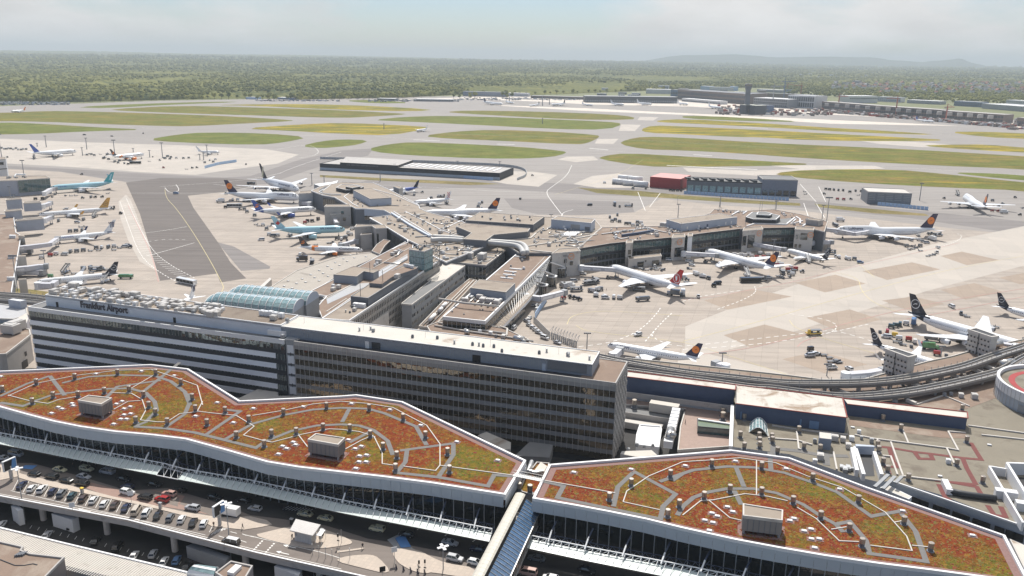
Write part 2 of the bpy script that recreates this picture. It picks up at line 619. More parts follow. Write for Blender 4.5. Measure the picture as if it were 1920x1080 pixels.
# ------------------------------------------------------------------ ground sheets
def flat(name,pts,mat,z,loop=0):
 mb=MB()
 P=WP(pts,z*.3)
 if loop:
  P=smooth_loop(P,loop)
 mb.poly(P)
 return struct(name,mb,mat)
mb=MB()
mb.poly([(-45000,-8000,-0.6),(45000,-8000,-0.6),(45000,40000,-0.6),(-45000,40000,-0.6)])
struct('ground',mb,EARTH)
mb=MB()
mb.poly(WP([(-330,205),(0,199),(300,189),(700,182),(1000,179),(1300,186),(1600,203),(1920,226),(2300,252)],0)+[Vector((900,60,0)),Vector((-900,60,0))])
struct('airfield_pavement',mb,PAVE)
# the near apron
mb=MB()
P=WP([(-420,330),(0,316),(110,322),(235,341),(330,350),(480,362),(560,392),(770,398),(930,402),(1100,404),(1190,398),(1240,372),(1330,383),
 (1500,395),(1560,402),(1800,430),(1920,440),(2300,476)],0.015)
mb.poly(P+[Vector((700,250,.015)),Vector((420,60,.015)),Vector((-600,60,.015)),Vector((-900,420,.015))])
struct('apron',mb,APRON)
flat('remote_apron',[(-300,262),(-100,258),(0,260),(167,267),(333,272),(500,280),(560,290),(520,307),(433,318),(367,328),(267,323),(133,313),(0,306),(-300,300)],PALE,0.05)
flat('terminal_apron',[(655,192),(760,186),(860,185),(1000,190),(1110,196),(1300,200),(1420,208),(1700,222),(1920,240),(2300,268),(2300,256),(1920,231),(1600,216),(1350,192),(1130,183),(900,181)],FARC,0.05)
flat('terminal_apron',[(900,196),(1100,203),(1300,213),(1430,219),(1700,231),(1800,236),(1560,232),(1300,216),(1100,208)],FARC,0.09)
flat('taxiway',[(-300,303),(0,310),(150,318),(300,327),(420,333),(470,330),(560,300),(640,282),(700,278),(690,292),(600,312),(540,332),(500,345),(360,346),(235,341),(110,321),(0,316),(-300,308)],TAXI,0.10)
flat('dark_apron_lane',[(236,342),(300,334),(420,334),(480,337),(482,347),(420,360),(352,367),(363,390),(410,456),(433,493),(462,522),(413,529.5),(407,513),(300,526.5),(262,400)],ASPH,0.13)
flat('asphalt_patch',[(407,454),(438,462),(507,500),(505,504),(452,508)],TAXI,0.12)
flat('taxiway',[(560,372),(700,355),(900,352),(1100,365),(1300,372),(1480,388),(1700,408),(1920,440),(2300,490),(2300,462),(1920,415),(1700,393),(1500,375),(1280,358),(1080,345),(900,338),(700,335)],TAXI,0.08)
flat('taxiway',[(945,372),(1180,378),(1190,398),(1100,404),(1010,402),(960,390)],TAXI,0.11)
for q in([(1063,294),(1113,293),(1122,300),(1080,304),(1045,299)],[(1120,261),(1160,260),(1150,270),(1115,269)],[(1165,233),(1202,234),(1190,246),(1160,245)],
 [(1200,219),(1235,220),(1225,226),(1195,225)],[(1280,314),(1400,320),(1500,317),(1430,309),(1640,311),(1660,316),(1500,325),(1430,330),(1290,322)],
 [(1600,262),(1720,266),(1830,275),(1730,276),(1650,270)],[(860,318),(1000,322),(1045,328),(1010,350),(950,345),(900,335)],
 [(1160,325),(1110,330),(1075,345),(1120,352),(1200,352),(1230,345)]):
 flat('concrete_patch',q,PALE,0.14)
# pale lane and older slabs on the right-hand apron
flat('pale_lane',[(1285,612),(1400,566),(1560,510),(1750,458),(1920,424),(2200,375),(2200,440),(1920,498),(1740,545),(1560,600),(1430,640),(1330,664),(1284,660)],PALE,0.09)
flat('pale_lane',[(1280,655),(1330,664),(1480,700),(1420,706),(1340,690),(1270,680)],PALE,0.10)
s6=lambda p:T(1280,400,3,p)
for q in([(230,685),(460,625),(715,690),(380,752)],[(695,587),(940,540),(1115,597),(870,660)],[(630,390),(860,345),(1030,395),(800,445)],
 [(120,490),(380,425),(615,468),(255,542)],[(1010,325),(1290,275),(1450,315),(1150,375)],[(1450,430),(1640,392),(1805,442),(1590,485)],
 [(1120,490),(1300,468),(1470,508),(1300,555)],[(1780,362),(1920,335),(2060,360),(1900,400)],[(1450,240),(1570,215),(1780,262),(1600,292)],
 [(560,820),(760,775),(1040,850),(800,900)]):
 flat('concrete_slab',s6(q),SLAB,0.12)
flat('service_road',[(222,378),(236,365),(245,374),(262,420),(288,468),(320,500),(352,520),(372,530),(350,534),(300,512),(262,490),(240,450),(226,410)],PALE,0.11)
ISL=[
 ([(-300,216),(0,212),(83,208),(167,209),(300,213),(433,218),(547,225),(550,227),(467,231),(353,237),(300,236),(200,233),(77,228),(0,227),(-300,236)],GRASSR),
 ([(-300,240),(0,229),(77,232),(187,239),(280,243),(167,246),(67,251),(0,252),(-300,256)],GRASS),
 ([(393,197),(500,195),(640,196),(817,205),(780,209),(640,206),(467,198)],GRASSY),
 ([(200,205),(333,198),(467,201),(640,206.5),(740,212),(768,214),(707,218),(640,221.5),(500,217),(333,212),(233,208)],GRASSR),
 ([(640,188.5),(700,187),(780,193),(700,194)],GRASS),
 ([(133,201),(250,195),(400,190.5),(460,191),(300,197),(200,203)],GRASS),
 ([(448,241),(567,233),(640,230),(800,237),(803,241),(733,254),(640,251),(540,245)],GRASSY),
 ([(273,262),(333,252),(383,248),(500,250),(580,257),(533,267),(483,272),(333,267)],GRASS),
 ([(563,274),(600,265),(640,261),(693,263),(673,271),(640,275),(600,278)],GRASS),
 ([(833,210),(873,207),(1007,209),(1140,214),(1190,219),(1187,225),(1073,224),(940,217),(873,213)],GRASSR),
 ([(697,225),(757,219),(840,217),(973,221),(1140,228),(1170,232),(1140,243),(1040,242),(873,233),(740,227)],GRASS),
 ([(790,255),(847,247),(923,243),(1040,247),(1120,253),(1125,257),(1103,268),(1083,271),(940,264),(840,260)],GRASSR),
 ([(687,280),(723,271),(773,266),(873,270),(973,275),(1057,283),(1063,287),(1033,295),(957,298),(840,295),(723,288)],GRASS),
 ([(1230,226),(1280,223),(1413,230),(1547,239),(1680,246.5),(1773,253.5),(1613,249),(1447,239),(1280,231),(1235,229)],GRASSY),
 ([(1280,216.5),(1380,219.5),(1520,229),(1400,227),(1280,222)],GRASS),
 ([(1200,243),(1223,235),(1280,237),(1413,243),(1547,250),(1680,257),(1790,263),(1680,265),(1513,263),(1423,257),(1380,257),(1280,251.5),(1213,249)],GRASSY),
 ([(1160,270),(1173,262),(1207,256),(1280,258),(1417,267),(1547,273),(1707,280),(1920,293),(2300,316),(2300,345),(1920,317),(1747,310),(1513,297),(1380,287),(1280,282),(1207,280)],GRASSR),
 ([(1120,298),(1133,292),(1173,287),(1280,293),(1447,303),(1533,308),(1447,311),(1280,313),(1207,312)],GRASSR),
 ([(1447,325),(1513,318),(1673,317),(1780,327),(1920,342),(2300,380),(2300,400),(1920,357),(1780,352),(1613,343),(1480,332)],GRASSR),
 ([(1720,273),(1780,271),(1853,271),(1920,277),(2300,300),(2300,306),(1920,286),(1813,280)],GRASSY),
 ([(1773,247),(1847,247),(1920,250),(2300,268),(2300,280),(1920,260),(1847,257)],GRASSY),
 ([(1780,323),(1860,325),(1920,329),(2300,362),(2300,374),(1920,338),(1840,331)],GRASS),
 ]
for q,mt in ISL:
 flat('grass_island',q,mt,0.16,1)
for q in([(600,328),(760,336),(900,342),(940,345),(880,347),(700,338),(600,332)],[(1083,352),(1200,358),(1280,366),(1400,375),(1500,381),(1501,386),(1380,380),(1230,370),(1120,362)],
 [(1527,382),(1640,392),(1735,401),(1742,405),(1640,400),(1535,388)],[(0,538),(60,543),(120,551),(110,556),(0,550),(-60,545),(-60,532)]):
 flat('grass_verge',q,DRY,0.16)
# painted lines on the airfield
def lines(name,runs,wd,mat,z=0.2,dash=None):
 mb=MB()
 for r in runs:
  P=WP(r,z*.3)
  if len(P)>2:
   P=smooth_line(P,2)
  if dash:
   Q=resample(P,dash)
   for i in range(len(Q)-1):
    strip(mb,[Q[i][0],Q[i][0]+Q[i][1]*dash*0.55],wd)
  else:
   strip(mb,P,wd)
 return struct(name,mb,mat)
lines('yellow_taxi_line',[[(309,355),(312,372),(330,390),(360,432),(395,490),(416,530),(420,540),(412,552)],[(1080,610),(1100,622),(1280,640),(1330,655),(1475,702)],
 [(1063,608),(1070,592),(1110,584),(1150,583),(1280,592)],[(1280,640),(1420,604),(1560,563),(1750,512),(1860,490),(1920,480)],
 [(1480,600),(1490,615),(1560,640),(1650,665)],[(1560,510),(1610,520),(1614,545),(1640,570),(1700,590)],
 [(1205,300),(1155,330),(1040,365)],[(1560,470),(1600,485),(1640,520)]],0.32,YLINE,0.22)
lines('white_taxi_line',[[(1072,310),(1063,330),(1035,350),(1022,360),(1040,385),(1055,404)],[(640,345),(800,350),(950,360),(1020,360)],[(1053,405),(1056,398),(1075,393)],
 [(520,280),(580,270),(600,283),(590,292),(560,296)],[(330,346),(338,358),(318,362),(309,352)],[(560,255),(700,245),(760,241)],
 [(237,362),(300,362),(420,362)],[(270,437),(310,432),(350,425)],[(275,480),(330,465),(365,455)],[(400,345),(470,355),(560,362)],
 [(640,285),(560,310),(500,335),(300,350)],[(-100,224),(150,232),(330,243)],[(700,255),(900,272),(1100,280),(1300,293),(1700,315),(1920,328)],
 [(640,242),(800,250),(1200,262),(1500,280)],[(1680,245),(1850,258),(1920,263)]],0.5,LINE,0.24)
lines('white_dashed_line',[[(1085,650),(1150,642),(1200,620),(1230,590),(1240,575)],[(1210,640),(1240,605),(1262,585)],[(1225,622),(1222,632),(1260,650),(1330,645),(1480,628),(1570,618)],
 [(1345,580),(1400,560),(1420,545),(1412,538),(1440,535)],[(1480,588),(1560,600),(1572,618),(1540,628)],[(1280,655),(1400,648),(1520,632),(1640,605)],
 [(1760,465),(1800,450),(1804,440),(1780,435)],[(1280,565),(1330,552),(1400,543)],[(225,378),(240,420),(262,480),(300,512),(345,535)],
 [(237,372),(258,420),(285,470),(320,498),(370,524)],[(265,455),(310,448),(360,450)],[(1560,618),(1640,640),(1660,655)]],0.5,LINE,0.24,5.0)
lines('red_line',[[(1280,668),(1400,655),(1500,630),(1640,592),(1760,566),(1920,541)],[(1480,530),(1600,500),(1700,478),(1800,455)],[(1700,598),(1800,580),(1920,556)],
 [(1280,562),(1340,556),(1480,530)],[(1495,650),(1505,640),(1530,632)],[(240,385),(262,430),(285,478),(297,528)]],0.38,RLINE,0.26)
mb=MB()
for k in range(34):
 u=236+k*1.55 if k<20 else 267+(k-20)*5.2
 v=385+k*4.3 if k<20 else 471+(k-20)*3.6
 a=W(u-4,v,.07)
 b=W(u+14,v-1.0,.07)
 strip(mb,[a,b],0.45)
struct('hatched_road_marking',mb,LINE)
lines('service_road_line',[[(1507,381),(1517,410)],[(1531,382),(1546,408)],[(1196,360),(1210,395)],[(1238,362),(1218,388)],[(1500,345),(1530,378)],[(1535,350),(1548,378)],
 [(1500,410),(1500,425)]],0.5,LINE,0.28)
lines('runway_edge_marking',[[(1300,290),(1335,292)],[(1390,238),(1440,241)],[(775,262),(825,264)],[(932,270),(965,271)],[(1105,278),(1140,281)],[(1250,310),(1420,318)]],3.2,LINE,0.2)
# ------------------------------------------------------------------ wood and hills
rng=np.random.default_rng(5)
FRONT=[(-420,190),(-60,189),(60,192),(150,191),(300,187),(470,184),(560,187),(640,185),(760,183),(860,177),(960,179),(1060,176),(1160,172),(1260,168),(1400,164),(1560,170),
 (1660,173),(1760,178),(1860,182),(1960,186),(2340,200)]
fa,fr=[],[]
for q in FRONT:
 p=W(q[0],q[1],0)
 fa.append(math.atan2(p.x,p.y))
 fr.append(math.hypot(p.x,p.y))
def vnoise(x,y,seed):
 r=np.random.default_rng(seed).random((257,257))
 xi,yi=np.floor(x).astype(int),np.floor(y).astype(int)
 fx,fy=x-xi,y-yi
 fx,fy=fx*fx*(3-2*fx),fy*fy*(3-2*fy)
 a,b=r[xi%256,yi%256],r[(xi+1)%256,yi%256]
 c,d=r[xi%256,(yi+1)%256],r[(xi+1)%256,(yi+1)%256]
 return a+(b-a)*fx+(c-a)*fy+(a-b-c+d)*fx*fy
def terrain(x,y):
 d=np.hypot(x,y)
 k=np.clip((d-7000)/14000,0,1)
 lf=np.clip((-x/np.maximum(y,1)+0.35)/0.8,0,1)
 return k*(20+75*lf+30*(vnoise(x/2600+40,y/2600+9,3)-0.5))+8*np.clip((d-3500)/3000,0,1)*(vnoise(x/700+11,y/700,4)-0.5)
NA,NR=700,380
ang=np.linspace(-0.66,0.66,NA)
r0=np.interp(ang,fa,fr)
t=np.linspace(0,1,NR)[:,None]
rr=r0[None,:]*(24000.0/r0[None,:])**(t**1.15)
jit=1+(rng.random((NR,NA))-0.5)*0.002
X=rr*jit*np.sin(ang)[None,:]
Yc=rr*jit*np.cos(ang)[None,:]
clear=np.clip((vnoise(X/420+31,Yc/900+17,8)-0.76)*12,0,1)
Hh=terrain(X,Yc)+(6+8*rng.random((NR,NA))*np.maximum(1,rr/5000)+6*(vnoise(X/60+5,Yc/90+3,6)-0.5))*(1-clear)
Hh[0,:]=0
me=bpy.data.meshes.new('forest')
vv=np.stack([X,Yc,Hh],-1).reshape(-1,3)
ii=(np.arange(NR-1)[:,None]*NA+np.arange(NA-1)[None,:]).reshape(-1)
ff=np.stack([ii,ii+1,ii+NA+1,ii+NA],-1)
me.vertices.add(len(vv))
me.vertices.foreach_set('co',vv.astype(np.float32).reshape(-1))
me.loops.add(ff.size)
me.loops.foreach_set('vertex_index',ff.astype(np.int32).reshape(-1))
me.polygons.add(len(ff))
me.polygons.foreach_set('loop_start',(np.arange(len(ff))*4).astype(np.int32))
me.update(calc_edges=True)
FOREST=forest_mat()
me.materials.append(FOREST)
o=bpy.data.objects.new('forest',me)
COL.objects.link(o)
tag(o,kind='stuff')
# crowns that stand out of the nearer wood
_bm=bmesh.new()
bmesh.ops.create_icosphere(_bm,subdivisions=1,radius=1)
ico=np.array([v.co[:]for v in _bm.verts])
icf=np.array([[v.index for v in f.verts]for f in _bm.faces])
_bm.free()
NC=42000
a=rng.uniform(-0.64,0.64,NC)
r=np.interp(a,fa,fr)*np.exp(rng.random(NC)**1.25*1.75)+8
cx,cy=r*np.sin(a),r*np.cos(a)
wp=[W(u,164+(u-1480)*.035+(rng.random()**1.5)*(16+(u-1480)*.008),0)for u in rng.uniform(1470,2100,2600)]
cx[:2600],cy[:2600]=[p.x for p in wp],[p.y for p in wp]
r[:2600]=3000
sz=rng.uniform(3.8,7.0,NC)*np.maximum(1,r/4000)
ht=rng.uniform(7,15,NC)*np.maximum(1,r/6000)-60*(vnoise(cx/420+31,cy/900+17,8)>.77)+terrain(cx,cy)
vv=(ico[None]*(1+0.3*(rng.random((NC,len(ico),1))-0.5))*np.stack([sz,sz,sz*0.95],-1)[:,None,:]+np.stack([cx,cy,ht],-1)[:,None,:]).reshape(-1,3)
ff=(icf[None]+(np.arange(NC)*len(ico))[:,None,None]).reshape(-1,3)
me=bpy.data.meshes.new('forest_crowns')
me.vertices.add(len(vv))
me.vertices.foreach_set('co',vv.astype(np.float32).reshape(-1))
me.loops.add(ff.size)
me.loops.foreach_set('vertex_index',ff.astype(np.int32).reshape(-1))
me.polygons.add(len(ff))
me.polygons.foreach_set('loop_start',(np.arange(len(ff))*3).astype(np.int32))
me.update(calc_edges=True)
me.materials.append(FOREST)
o=bpy.data.objects.new('forest_crowns',me)
COL.objects.link(o)
tag(o,kind='stuff')
HILL=M('far_hillside',(0.05,0.07,0.035),0.95,0.2,0.002)
prof=[(1180,116),(1280,104),(1380,102),(1460,108),(1533,106),(1630,107),(1680,112.7),(1730,116),(1765,113),(1797,110),(1830,119),(1873,130),(1990,142),(2200,150)]
mb=MB()
rows=[]
for k,(dist,fh)in enumerate(((19500,0.0),(20600,0.55),(21500,1.0),(23000,0.4))):
 row=[]
 for i in range(len(prof)*4-3):
  u0=prof[i//4]
  u1=prof[min(i//4+1,len(prof)-1)]
  f=(i%4)/4
  f=f*f*(3-2*f)
  u,v=u0[0]+(u1[0]-u0[0])*(i%4)/4,u0[1]+(u1[1]-u0[1])*f
  d=RM@Vector((u-960,v-540,F))
  d2=Vector((d.x,d.y,0)).normalized()
  h=CH+21500*d.z/math.hypot(d.x,d.y)
  row.append(Vector((d2.x*dist,d2.y*dist,max(0,h)*fh+(random.random()-0.5)*14*(fh>0))))
 rows.append(row)
for a,b in zip(rows,rows[1:]):
 for i in range(len(a)-1):
  mb.poly([a[i],a[i+1],b[i+1],b[i]])
struct('hills',mb,HILL,smooth=True)
# trees one can tell apart along the edge of the wood
def crown_mesh(seed,n=150,r=4.6,h=7.5,leaf=1.5):
 rn=random.Random(seed)
 mb=MB()
 lumps=[(rn.uniform(-0.5,0.5)*r,rn.uniform(-0.5,0.5)*r,rn.uniform(-0.4,0.5)*h*0.6,rn.uniform(0.45,0.75))for _ in range(7)]
 for _ in range(n):
  lx,ly,lz,k=rn.choice(lumps)
  d=Vector((rn.gauss(0,1),rn.gauss(0,1),rn.gauss(0,1))).normalized()
  c=Vector((lx,ly,lz))+Vector((d.x*r*k,d.y*r*k,d.z*h*0.5*k))
  nrm=(d+Vector((rn.gauss(0,.5),rn.gauss(0,.5),rn.gauss(0,.5)))).normalized()
  a=nrm.orthogonal().normalized()*leaf*rn.uniform(0.6,1.2)
  b=nrm.cross(a).normalized()*leaf*rn.uniform(0.6,1.2)
  mb.poly([c-a,c-b*0.6,c+a,c+b])
 return mb.mesh('crown',FOREST)
BARK=M('bark',(0.10,0.075,0.05),0.95,0.2,1)
CROWNS=[crown_mesh(s)for s in range(4)]
mb=MB()
mb.tube([(0,0,0),(0.1,0,3),(0.2,0.1,6.5)],[0.42,0.32,0.16],7)
mb.bar((0.1,0,3.2),(2.0,0.6,6.6),0.22)
mb.bar((0.1,0,3.6),(-1.8,-0.7,6.8),0.2)
TRUNK=mb.mesh('trunk',BARK)
TREES=[]
for i in range(150):
 u=-40+i*13.4+random.uniform(-5,5)
 v=np.interp(u,[q[0]for q in FRONT],[q[1]for q in FRONT])+random.uniform(0.3,1.6)
 TREES.append((u,v))
for(u0,u1,v0,v1,n)in((480,640,187,190,10),(640,770,184,187,8),(850,960,182,186,10),(1560,1900,180,190,26),(1690,1920,166,176,22)):
 for k in range(n):
  TREES.append((random.uniform(u0,u1),random.uniform(v0,v1)))
TREES.sort()
for i,(u,v)in enumerate(TREES):
 p=W(u,v,0)
 s=random.uniform(0.9,1.7)
 o=thing('broadleaf_tree','single broadleaf tree with a rounded green crown at the edge of the distant wood','tree',p,random.uniform(0,6.28),'trees along the edge of the wood')
 o.scale=(s,s,s)
 for nm,me_,z in(('trunk',TRUNK,0),('crown',CROWNS[i%4],8.2)):
  c=bpy.data.objects.new(nm,me_)
  COL.objects.link(c)
  c.parent=o
  c.location=(0,0,z)
# ------------------------------------------------------------------ haze
mb=MB()
mb.box((0,16000,-1.7),(88000,46000,420))
hz=part('haze',mb,[])
hm=bpy.data.materials.new('haze')
hm.use_nodes=True
hn=hm.node_tree
hn.nodes.clear()
pv=hn.nodes.new('ShaderNodeVolumePrincipled')
pv.inputs['Color'].default_value=(0.83,0.925,0.96,1)
pv.inputs['Density'].default_value=7.2e-5
ho=hn.nodes.new('ShaderNodeOutputMaterial')
hn.links.new(pv.outputs['Volume'],ho.inputs['Volume'])
hz.data.materials.append(hm)
tag(hz,kind='stuff')
# ================================================================== terminal halls with planted roofs
ZD,ZR=7.0,20.0                     # driving deck, hall roofs
b1=lambda p:T(0,720,3,p)
b2=lambda p:T(640,720,3,p)
b3=lambda p:T(1280,720,3,p)
t4=lambda p:T(0,400,3,p)
mb=MB()
mb.tube([(0,0,0),(0,0,0.25)],[1.25,1.1],12)
mb.tube([(0,0,0.25),(0,0,1.5)],0.78,14)
V_LO=mb.mesh('vent_base',SLATE)
mb=MB()
mb.tube([(0,0,1.45),(0,0,3.3)],0.86,16)
mb.tube([(0,0,3.3),(0,0,3.42)],[0.9,0.72],16)
V_HI=mb.mesh('vent_cap',M('vent_aluminium',(0.37,0.325,0.28),0.38,0.15,1.5,metal=0.55))
mb=MB()
mb.box((0,0,0),(1.55,1.15,0.28))
SKY_K=mb.mesh('skylight_kerb',GREY)
mb=MB()
mb.loft([[Vector((x*k,y*k,z))for x,y in((-.75,-.55),(.75,-.55),(.75,.55),(-.75,.55))]for k,z in((1,.28),(.96,.45),(.7,.55))])
SKY_D=mb.mesh('skylight_dome',WHITE)
mb=MB()
mb.box((0,0,0),(2.6,2.2,0.02))
SKY_G=mb.mesh('skylight_gravel',GRAVR)
def vents(root,pts,z,s=1.0):
 for q in pts:
  p=W(q[0],q[1],z)
  v=inst('vent_stack',V_LO,root,p,scale=(s,s,s*.88))
  c=bpy.data.objects.new('vent_cap',V_HI)
  COL.objects.link(c)
  c.parent=v
def skylights(root,pts,z,gravel=True,ang=UA):
 for q in pts:
  p=W(q[0],q[1],z+0.01)
  v=inst('skylight',SKY_K,root,p,(0,0,ang),(.86,.86,.86))
  for me_,nm,dz in((SKY_D,'skylight_dome',0),)+(((SKY_G,'gravel_patch',0.075),)if gravel else()):
   c=bpy.data.objects.new(nm,me_)
   COL.objects.link(c)
   c.parent=v
   c.location=(0,0,dz)
def hall(label,outline,nfront,walks,pipes,vent_px,sky_px,boxes,moss):
 """outline: first nfront points are the front edge, left to right"""
 P=WP(outline,ZR+0.7)
 root=thing('terminal_hall',label,'terminal building',(P[0].x,P[0].y,0))
 mb=MB()
 inner=offset(P,0.7)
 mb.prism([Vector((p.x,p.y,ZR))for p in inner],16.8)
 roof=part('roof',mb,SEDUM,root)
 mb=MB()
 ring(mb,P,0.7,19.0,ZR+0.7)
 part('parapet',mb,WHITE,root)
 mb=MB()                                       # gravel margin inside the parapet
 o1,o2=offset(P,0.72),offset(P,2.6)
 n=len(P)
 for i in range(n):
  j=(i+1)%n
  mb.poly([(o1[i].x,o1[i].y,ZR+.03),(o1[j].x,o1[j].y,ZR+.03),(o2[j].x,o2[j].y,ZR+.03),(o2[i].x,o2[i].y,ZR+.03)])
 part('gravel_margin',mb,GRAVR,root)
 mb=MB()
 mb.prism([Vector((p.x,p.y,16.75))for p in offset(P,1.9)],0.0)
 part('wall',mb,DARK,root)
 for line in walks:
  mb=MB()
  strip(mb,WP(line,ZR),1.4,0.07)
  part('walkway',mb,WALK,root)
 for line in pipes:
  mb=MB()
  strip(mb,WP(line,ZR),0.3,0.2)
  part('pipe_run',mb,PIPE,root)
 vents(root,vent_px,ZR,0.8)
 skylights(root,sky_px,ZR)
 for bx in boxes:
  q=WP(bx,ZR+5.0)
  r2=thing('plant_room',None,None,(0,0,0))
  r2.parent=root
  r2.location=q[0]-wloc(root)
  bpy.context.view_layer.update()
  mb=MB()
  mb.prism(q,ZR+1.0,bottom=True)
  part('plant_room_wall',mb,M('plant_room_panels',(0.23,0.215,0.205),0.7,0.08,0.4),r2)
  mb=MB()
  ring(mb,[Vector((p.x,p.y,0))for p in offset(q,-0.06)],0.4,ZR+4.5,ZR+5.3)
  part('plant_room_parapet',mb,CONCL,r2)
  mb=MB()
  mb.poly([(p.x,p.y,ZR+5.05)for p in offset(q,0.36)])
  part('plant_room_roof',mb,TANR,r2)
  mb=MB()
  for e0,e1 in((0,1),(1,2)):
   for k in range(1,7):
    p=q[e0].lerp(q[e1],k/7)
    mb.bar((p.x,p.y,ZR+1.1),(p.x,p.y,ZR+4.4),0.16)
  part('plant_room_joints',mb,SLATE,r2)
  mb=MB()
  for p in offset(q,0.5):
   mb.box((p.x,p.y,ZR),(0.5,0.5,1.0))
  mb.prism([Vector((p.x,p.y,ZR+1.0))for p in offset(q,2.2)],ZR)
  part('plant_room_legs',mb,GREY,r2)
  mb=MB()
  q0=[Vector((p.x,p.y,ZR+.04))for p in offset(q,-0.9)]
  mb.poly(q0)
  part('plant_room_gravel',mb,GRAVR,r2)
  # low tufts of planting, kept off the paths
 segs=[(x_,y_,k_)for ln_s,k_ in((walks,.95),(pipes,.5))for ln_ in ln_s for x_,y_ in zip(WP(ln_,ZR),WP(ln_,ZR)[1:])]
 ins=offset(P,2.8)
 bxs_=[sum(WP(bx,ZR),Vector())/4 for bx in boxes]
 mb=MB()
 rn=random.Random(len(P))
 x0_,x1_,y0_,y1_=min(p.x for p in ins),max(p.x for p in ins),min(p.y for p in ins),max(p.y for p in ins)
 got=0
 while got<6500:
  x,y=rn.uniform(x0_,x1_),rn.uniform(y0_,y1_)
  inside=False
  for i in range(len(ins)):
   a,c=ins[i-1],ins[i]
   if(a.y>y)!=(c.y>y)and x<(c.x-a.x)*(y-a.y)/(c.y-a.y)+a.x:
    inside=not inside
  if not inside:
   continue
  got+=1
  if any(abs(b_.x-x)<6 and abs(b_.y-y)<6 for b_ in bxs_):
   continue
  for a,c,k in segs:
   ex,ey=c.x-a.x,c.y-a.y
   t_=max(0,min(1,((x-a.x)*ex+(y-a.y)*ey)/(ex*ex+ey*ey)))
   if(a.x+ex*t_-x)**2+(a.y+ey*t_-y)**2<k*k:
    break
  else:
   r_=rn.uniform(.25,.65)
   h_=rn.uniform(.06,.2)
   o_=rn.uniform(0,6)
   n_=len(mb.v)
   mb.v+=[(x+math.cos(o_+j*1.2566)*r_*rn.uniform(.7,1.2),y+math.sin(o_+j*1.2566)*r_*rn.uniform(.7,1.2),ZR+.01)for j in range(5)]+[(x,y,ZR+h_)]
   for j in range(5):
    mb.f.append((n_+j,n_+(j+1)%5,n_+5))
    mb.m.append(rn.choice((0,0,0,1,2)))
 part('sedum_tufts',mb,[SEDUM,M('sedum_red',(.20,.03,.015),.95,.3,1),M('sedum_green',(.15,.14,.03),.95,.3,1)],root,kind='stuff')
 # front: fascia panels over a glazed wall
 fr=[Vector((p.x,p.y,0))for p in P[:nfront]]
 dirs=resample(fr,3.0)
 pans,panes,mul=[],[],[]
 for i in range(len(dirs)-1):
  a,c=dirs[i][0],dirs[i+1][0]
  d=(c-a).normalized()
  nrm=Vector((d.y,-d.x,0))
  pans.append((a,d,nrm))
 def piece(nm,mt,mk):
  mb=MB()
  mk(mb)
  return mb.mesh(nm,mt)
 pm=piece('fascia_panel',FASC,lambda m_:m_.box((1.5,0,0),(2.95,0.12,3.05)))
 gm=piece('glass_pane',GLASSD,lambda m_:m_.box((1.5,0,0),(2.86,0.06,9.6)))
 mm=piece('mullion',STEELD,lambda m_:m_.box((0,0,0),(0.22,0.34,9.7)))
 for a,d,nrm in pans:
  an=math.atan2(d.y,d.x)
  inst('fascia_panel',pm,root,a+nrm*0.10+Vector((0,0,16.75)),(0,0,an))
  g=a-nrm*1.7
  inst('glass_pane',gm,root,Vector((g.x,g.y,ZD+.05)),(0,0,an))
  inst('mullion',mm,root,Vector((g.x+nrm.x*.15,g.y+nrm.y*.15,ZD+.05)),(0,0,an))
 mb=MB()
 strip(mb,[Vector((p.x,p.y,16.6))for p in offset(P,0.55)[:nfront]],1.0,0.1)
 part('soffit',mb,WHITE,root)
 mb=MB()
 for e in range(nfront-1,len(P)):
  a,c=P[e],P[(e+1)%len(P)]
  if e==nfront-1 or e==len(P)-1:
   d=(c-a).normalized()
   nrm=Vector((d.y,-d.x,0))
   mb.bar(Vector((a.x,a.y,18))+nrm*.06,Vector((c.x,c.y,18))+nrm*.06,0.12,2.4)
 part('gable_fascia',mb,FASC,root)
 return root
left_front=[(-70,741),(-30,752),(0,763),(50,777),(100,790),(150,800),(213,809),(280,815),(347,823),(420,843),(500,866),(560,876),(640,885),(720,894),(806,905),(948,927.3)]
left_rear=[(986.7,862.7),(755,752.3),(668,739.3),(640,741.5),(450,750.7),(353,690.7),(283,682.7),(0,695),(-90,699)]
LW=[b1([(0,105),(130,125),(200,95),(300,60),(440,45),(590,28),(730,25),(820,50),(870,100),(882,150),(820,215),(755,240)]),
 t4([(0,1030),(150,960),(280,915)]),t4([(280,915),(365,1025)]),t4([(350,955),(500,920),(660,910),(870,915),(960,945),(1040,1005),(1070,1080)]),
 b1([(1056,55),(1065,110),(1040,170),(930,245)]),b1([(755,240),(930,250),(1100,275),(1440,360),(1490,325),(1640,265),(1780,235),(1920,228)]),
 b1([(1160,285),(1350,155),(1270,145)]),b1([(1270,310),(1340,270),(1420,225),(1600,175),(1760,145),(1920,135)]),b2([(0,135),(150,140),(240,165),(420,240),(480,345)]),
 b2([(0,228),(100,235),(180,260),(260,320),(290,400)]),b2([(330,375),(630,335),(630,400),(545,525)]),b2([(370,370),(360,440),(310,500),(545,525),(825,575),(860,512),(970,520)]),
 b1([(600,75),(660,15),(905,-20)]),b1([(810,40),(1010,-120)]),b2([(45,330),(160,270)]),b2([(5,215),(45,140)])]
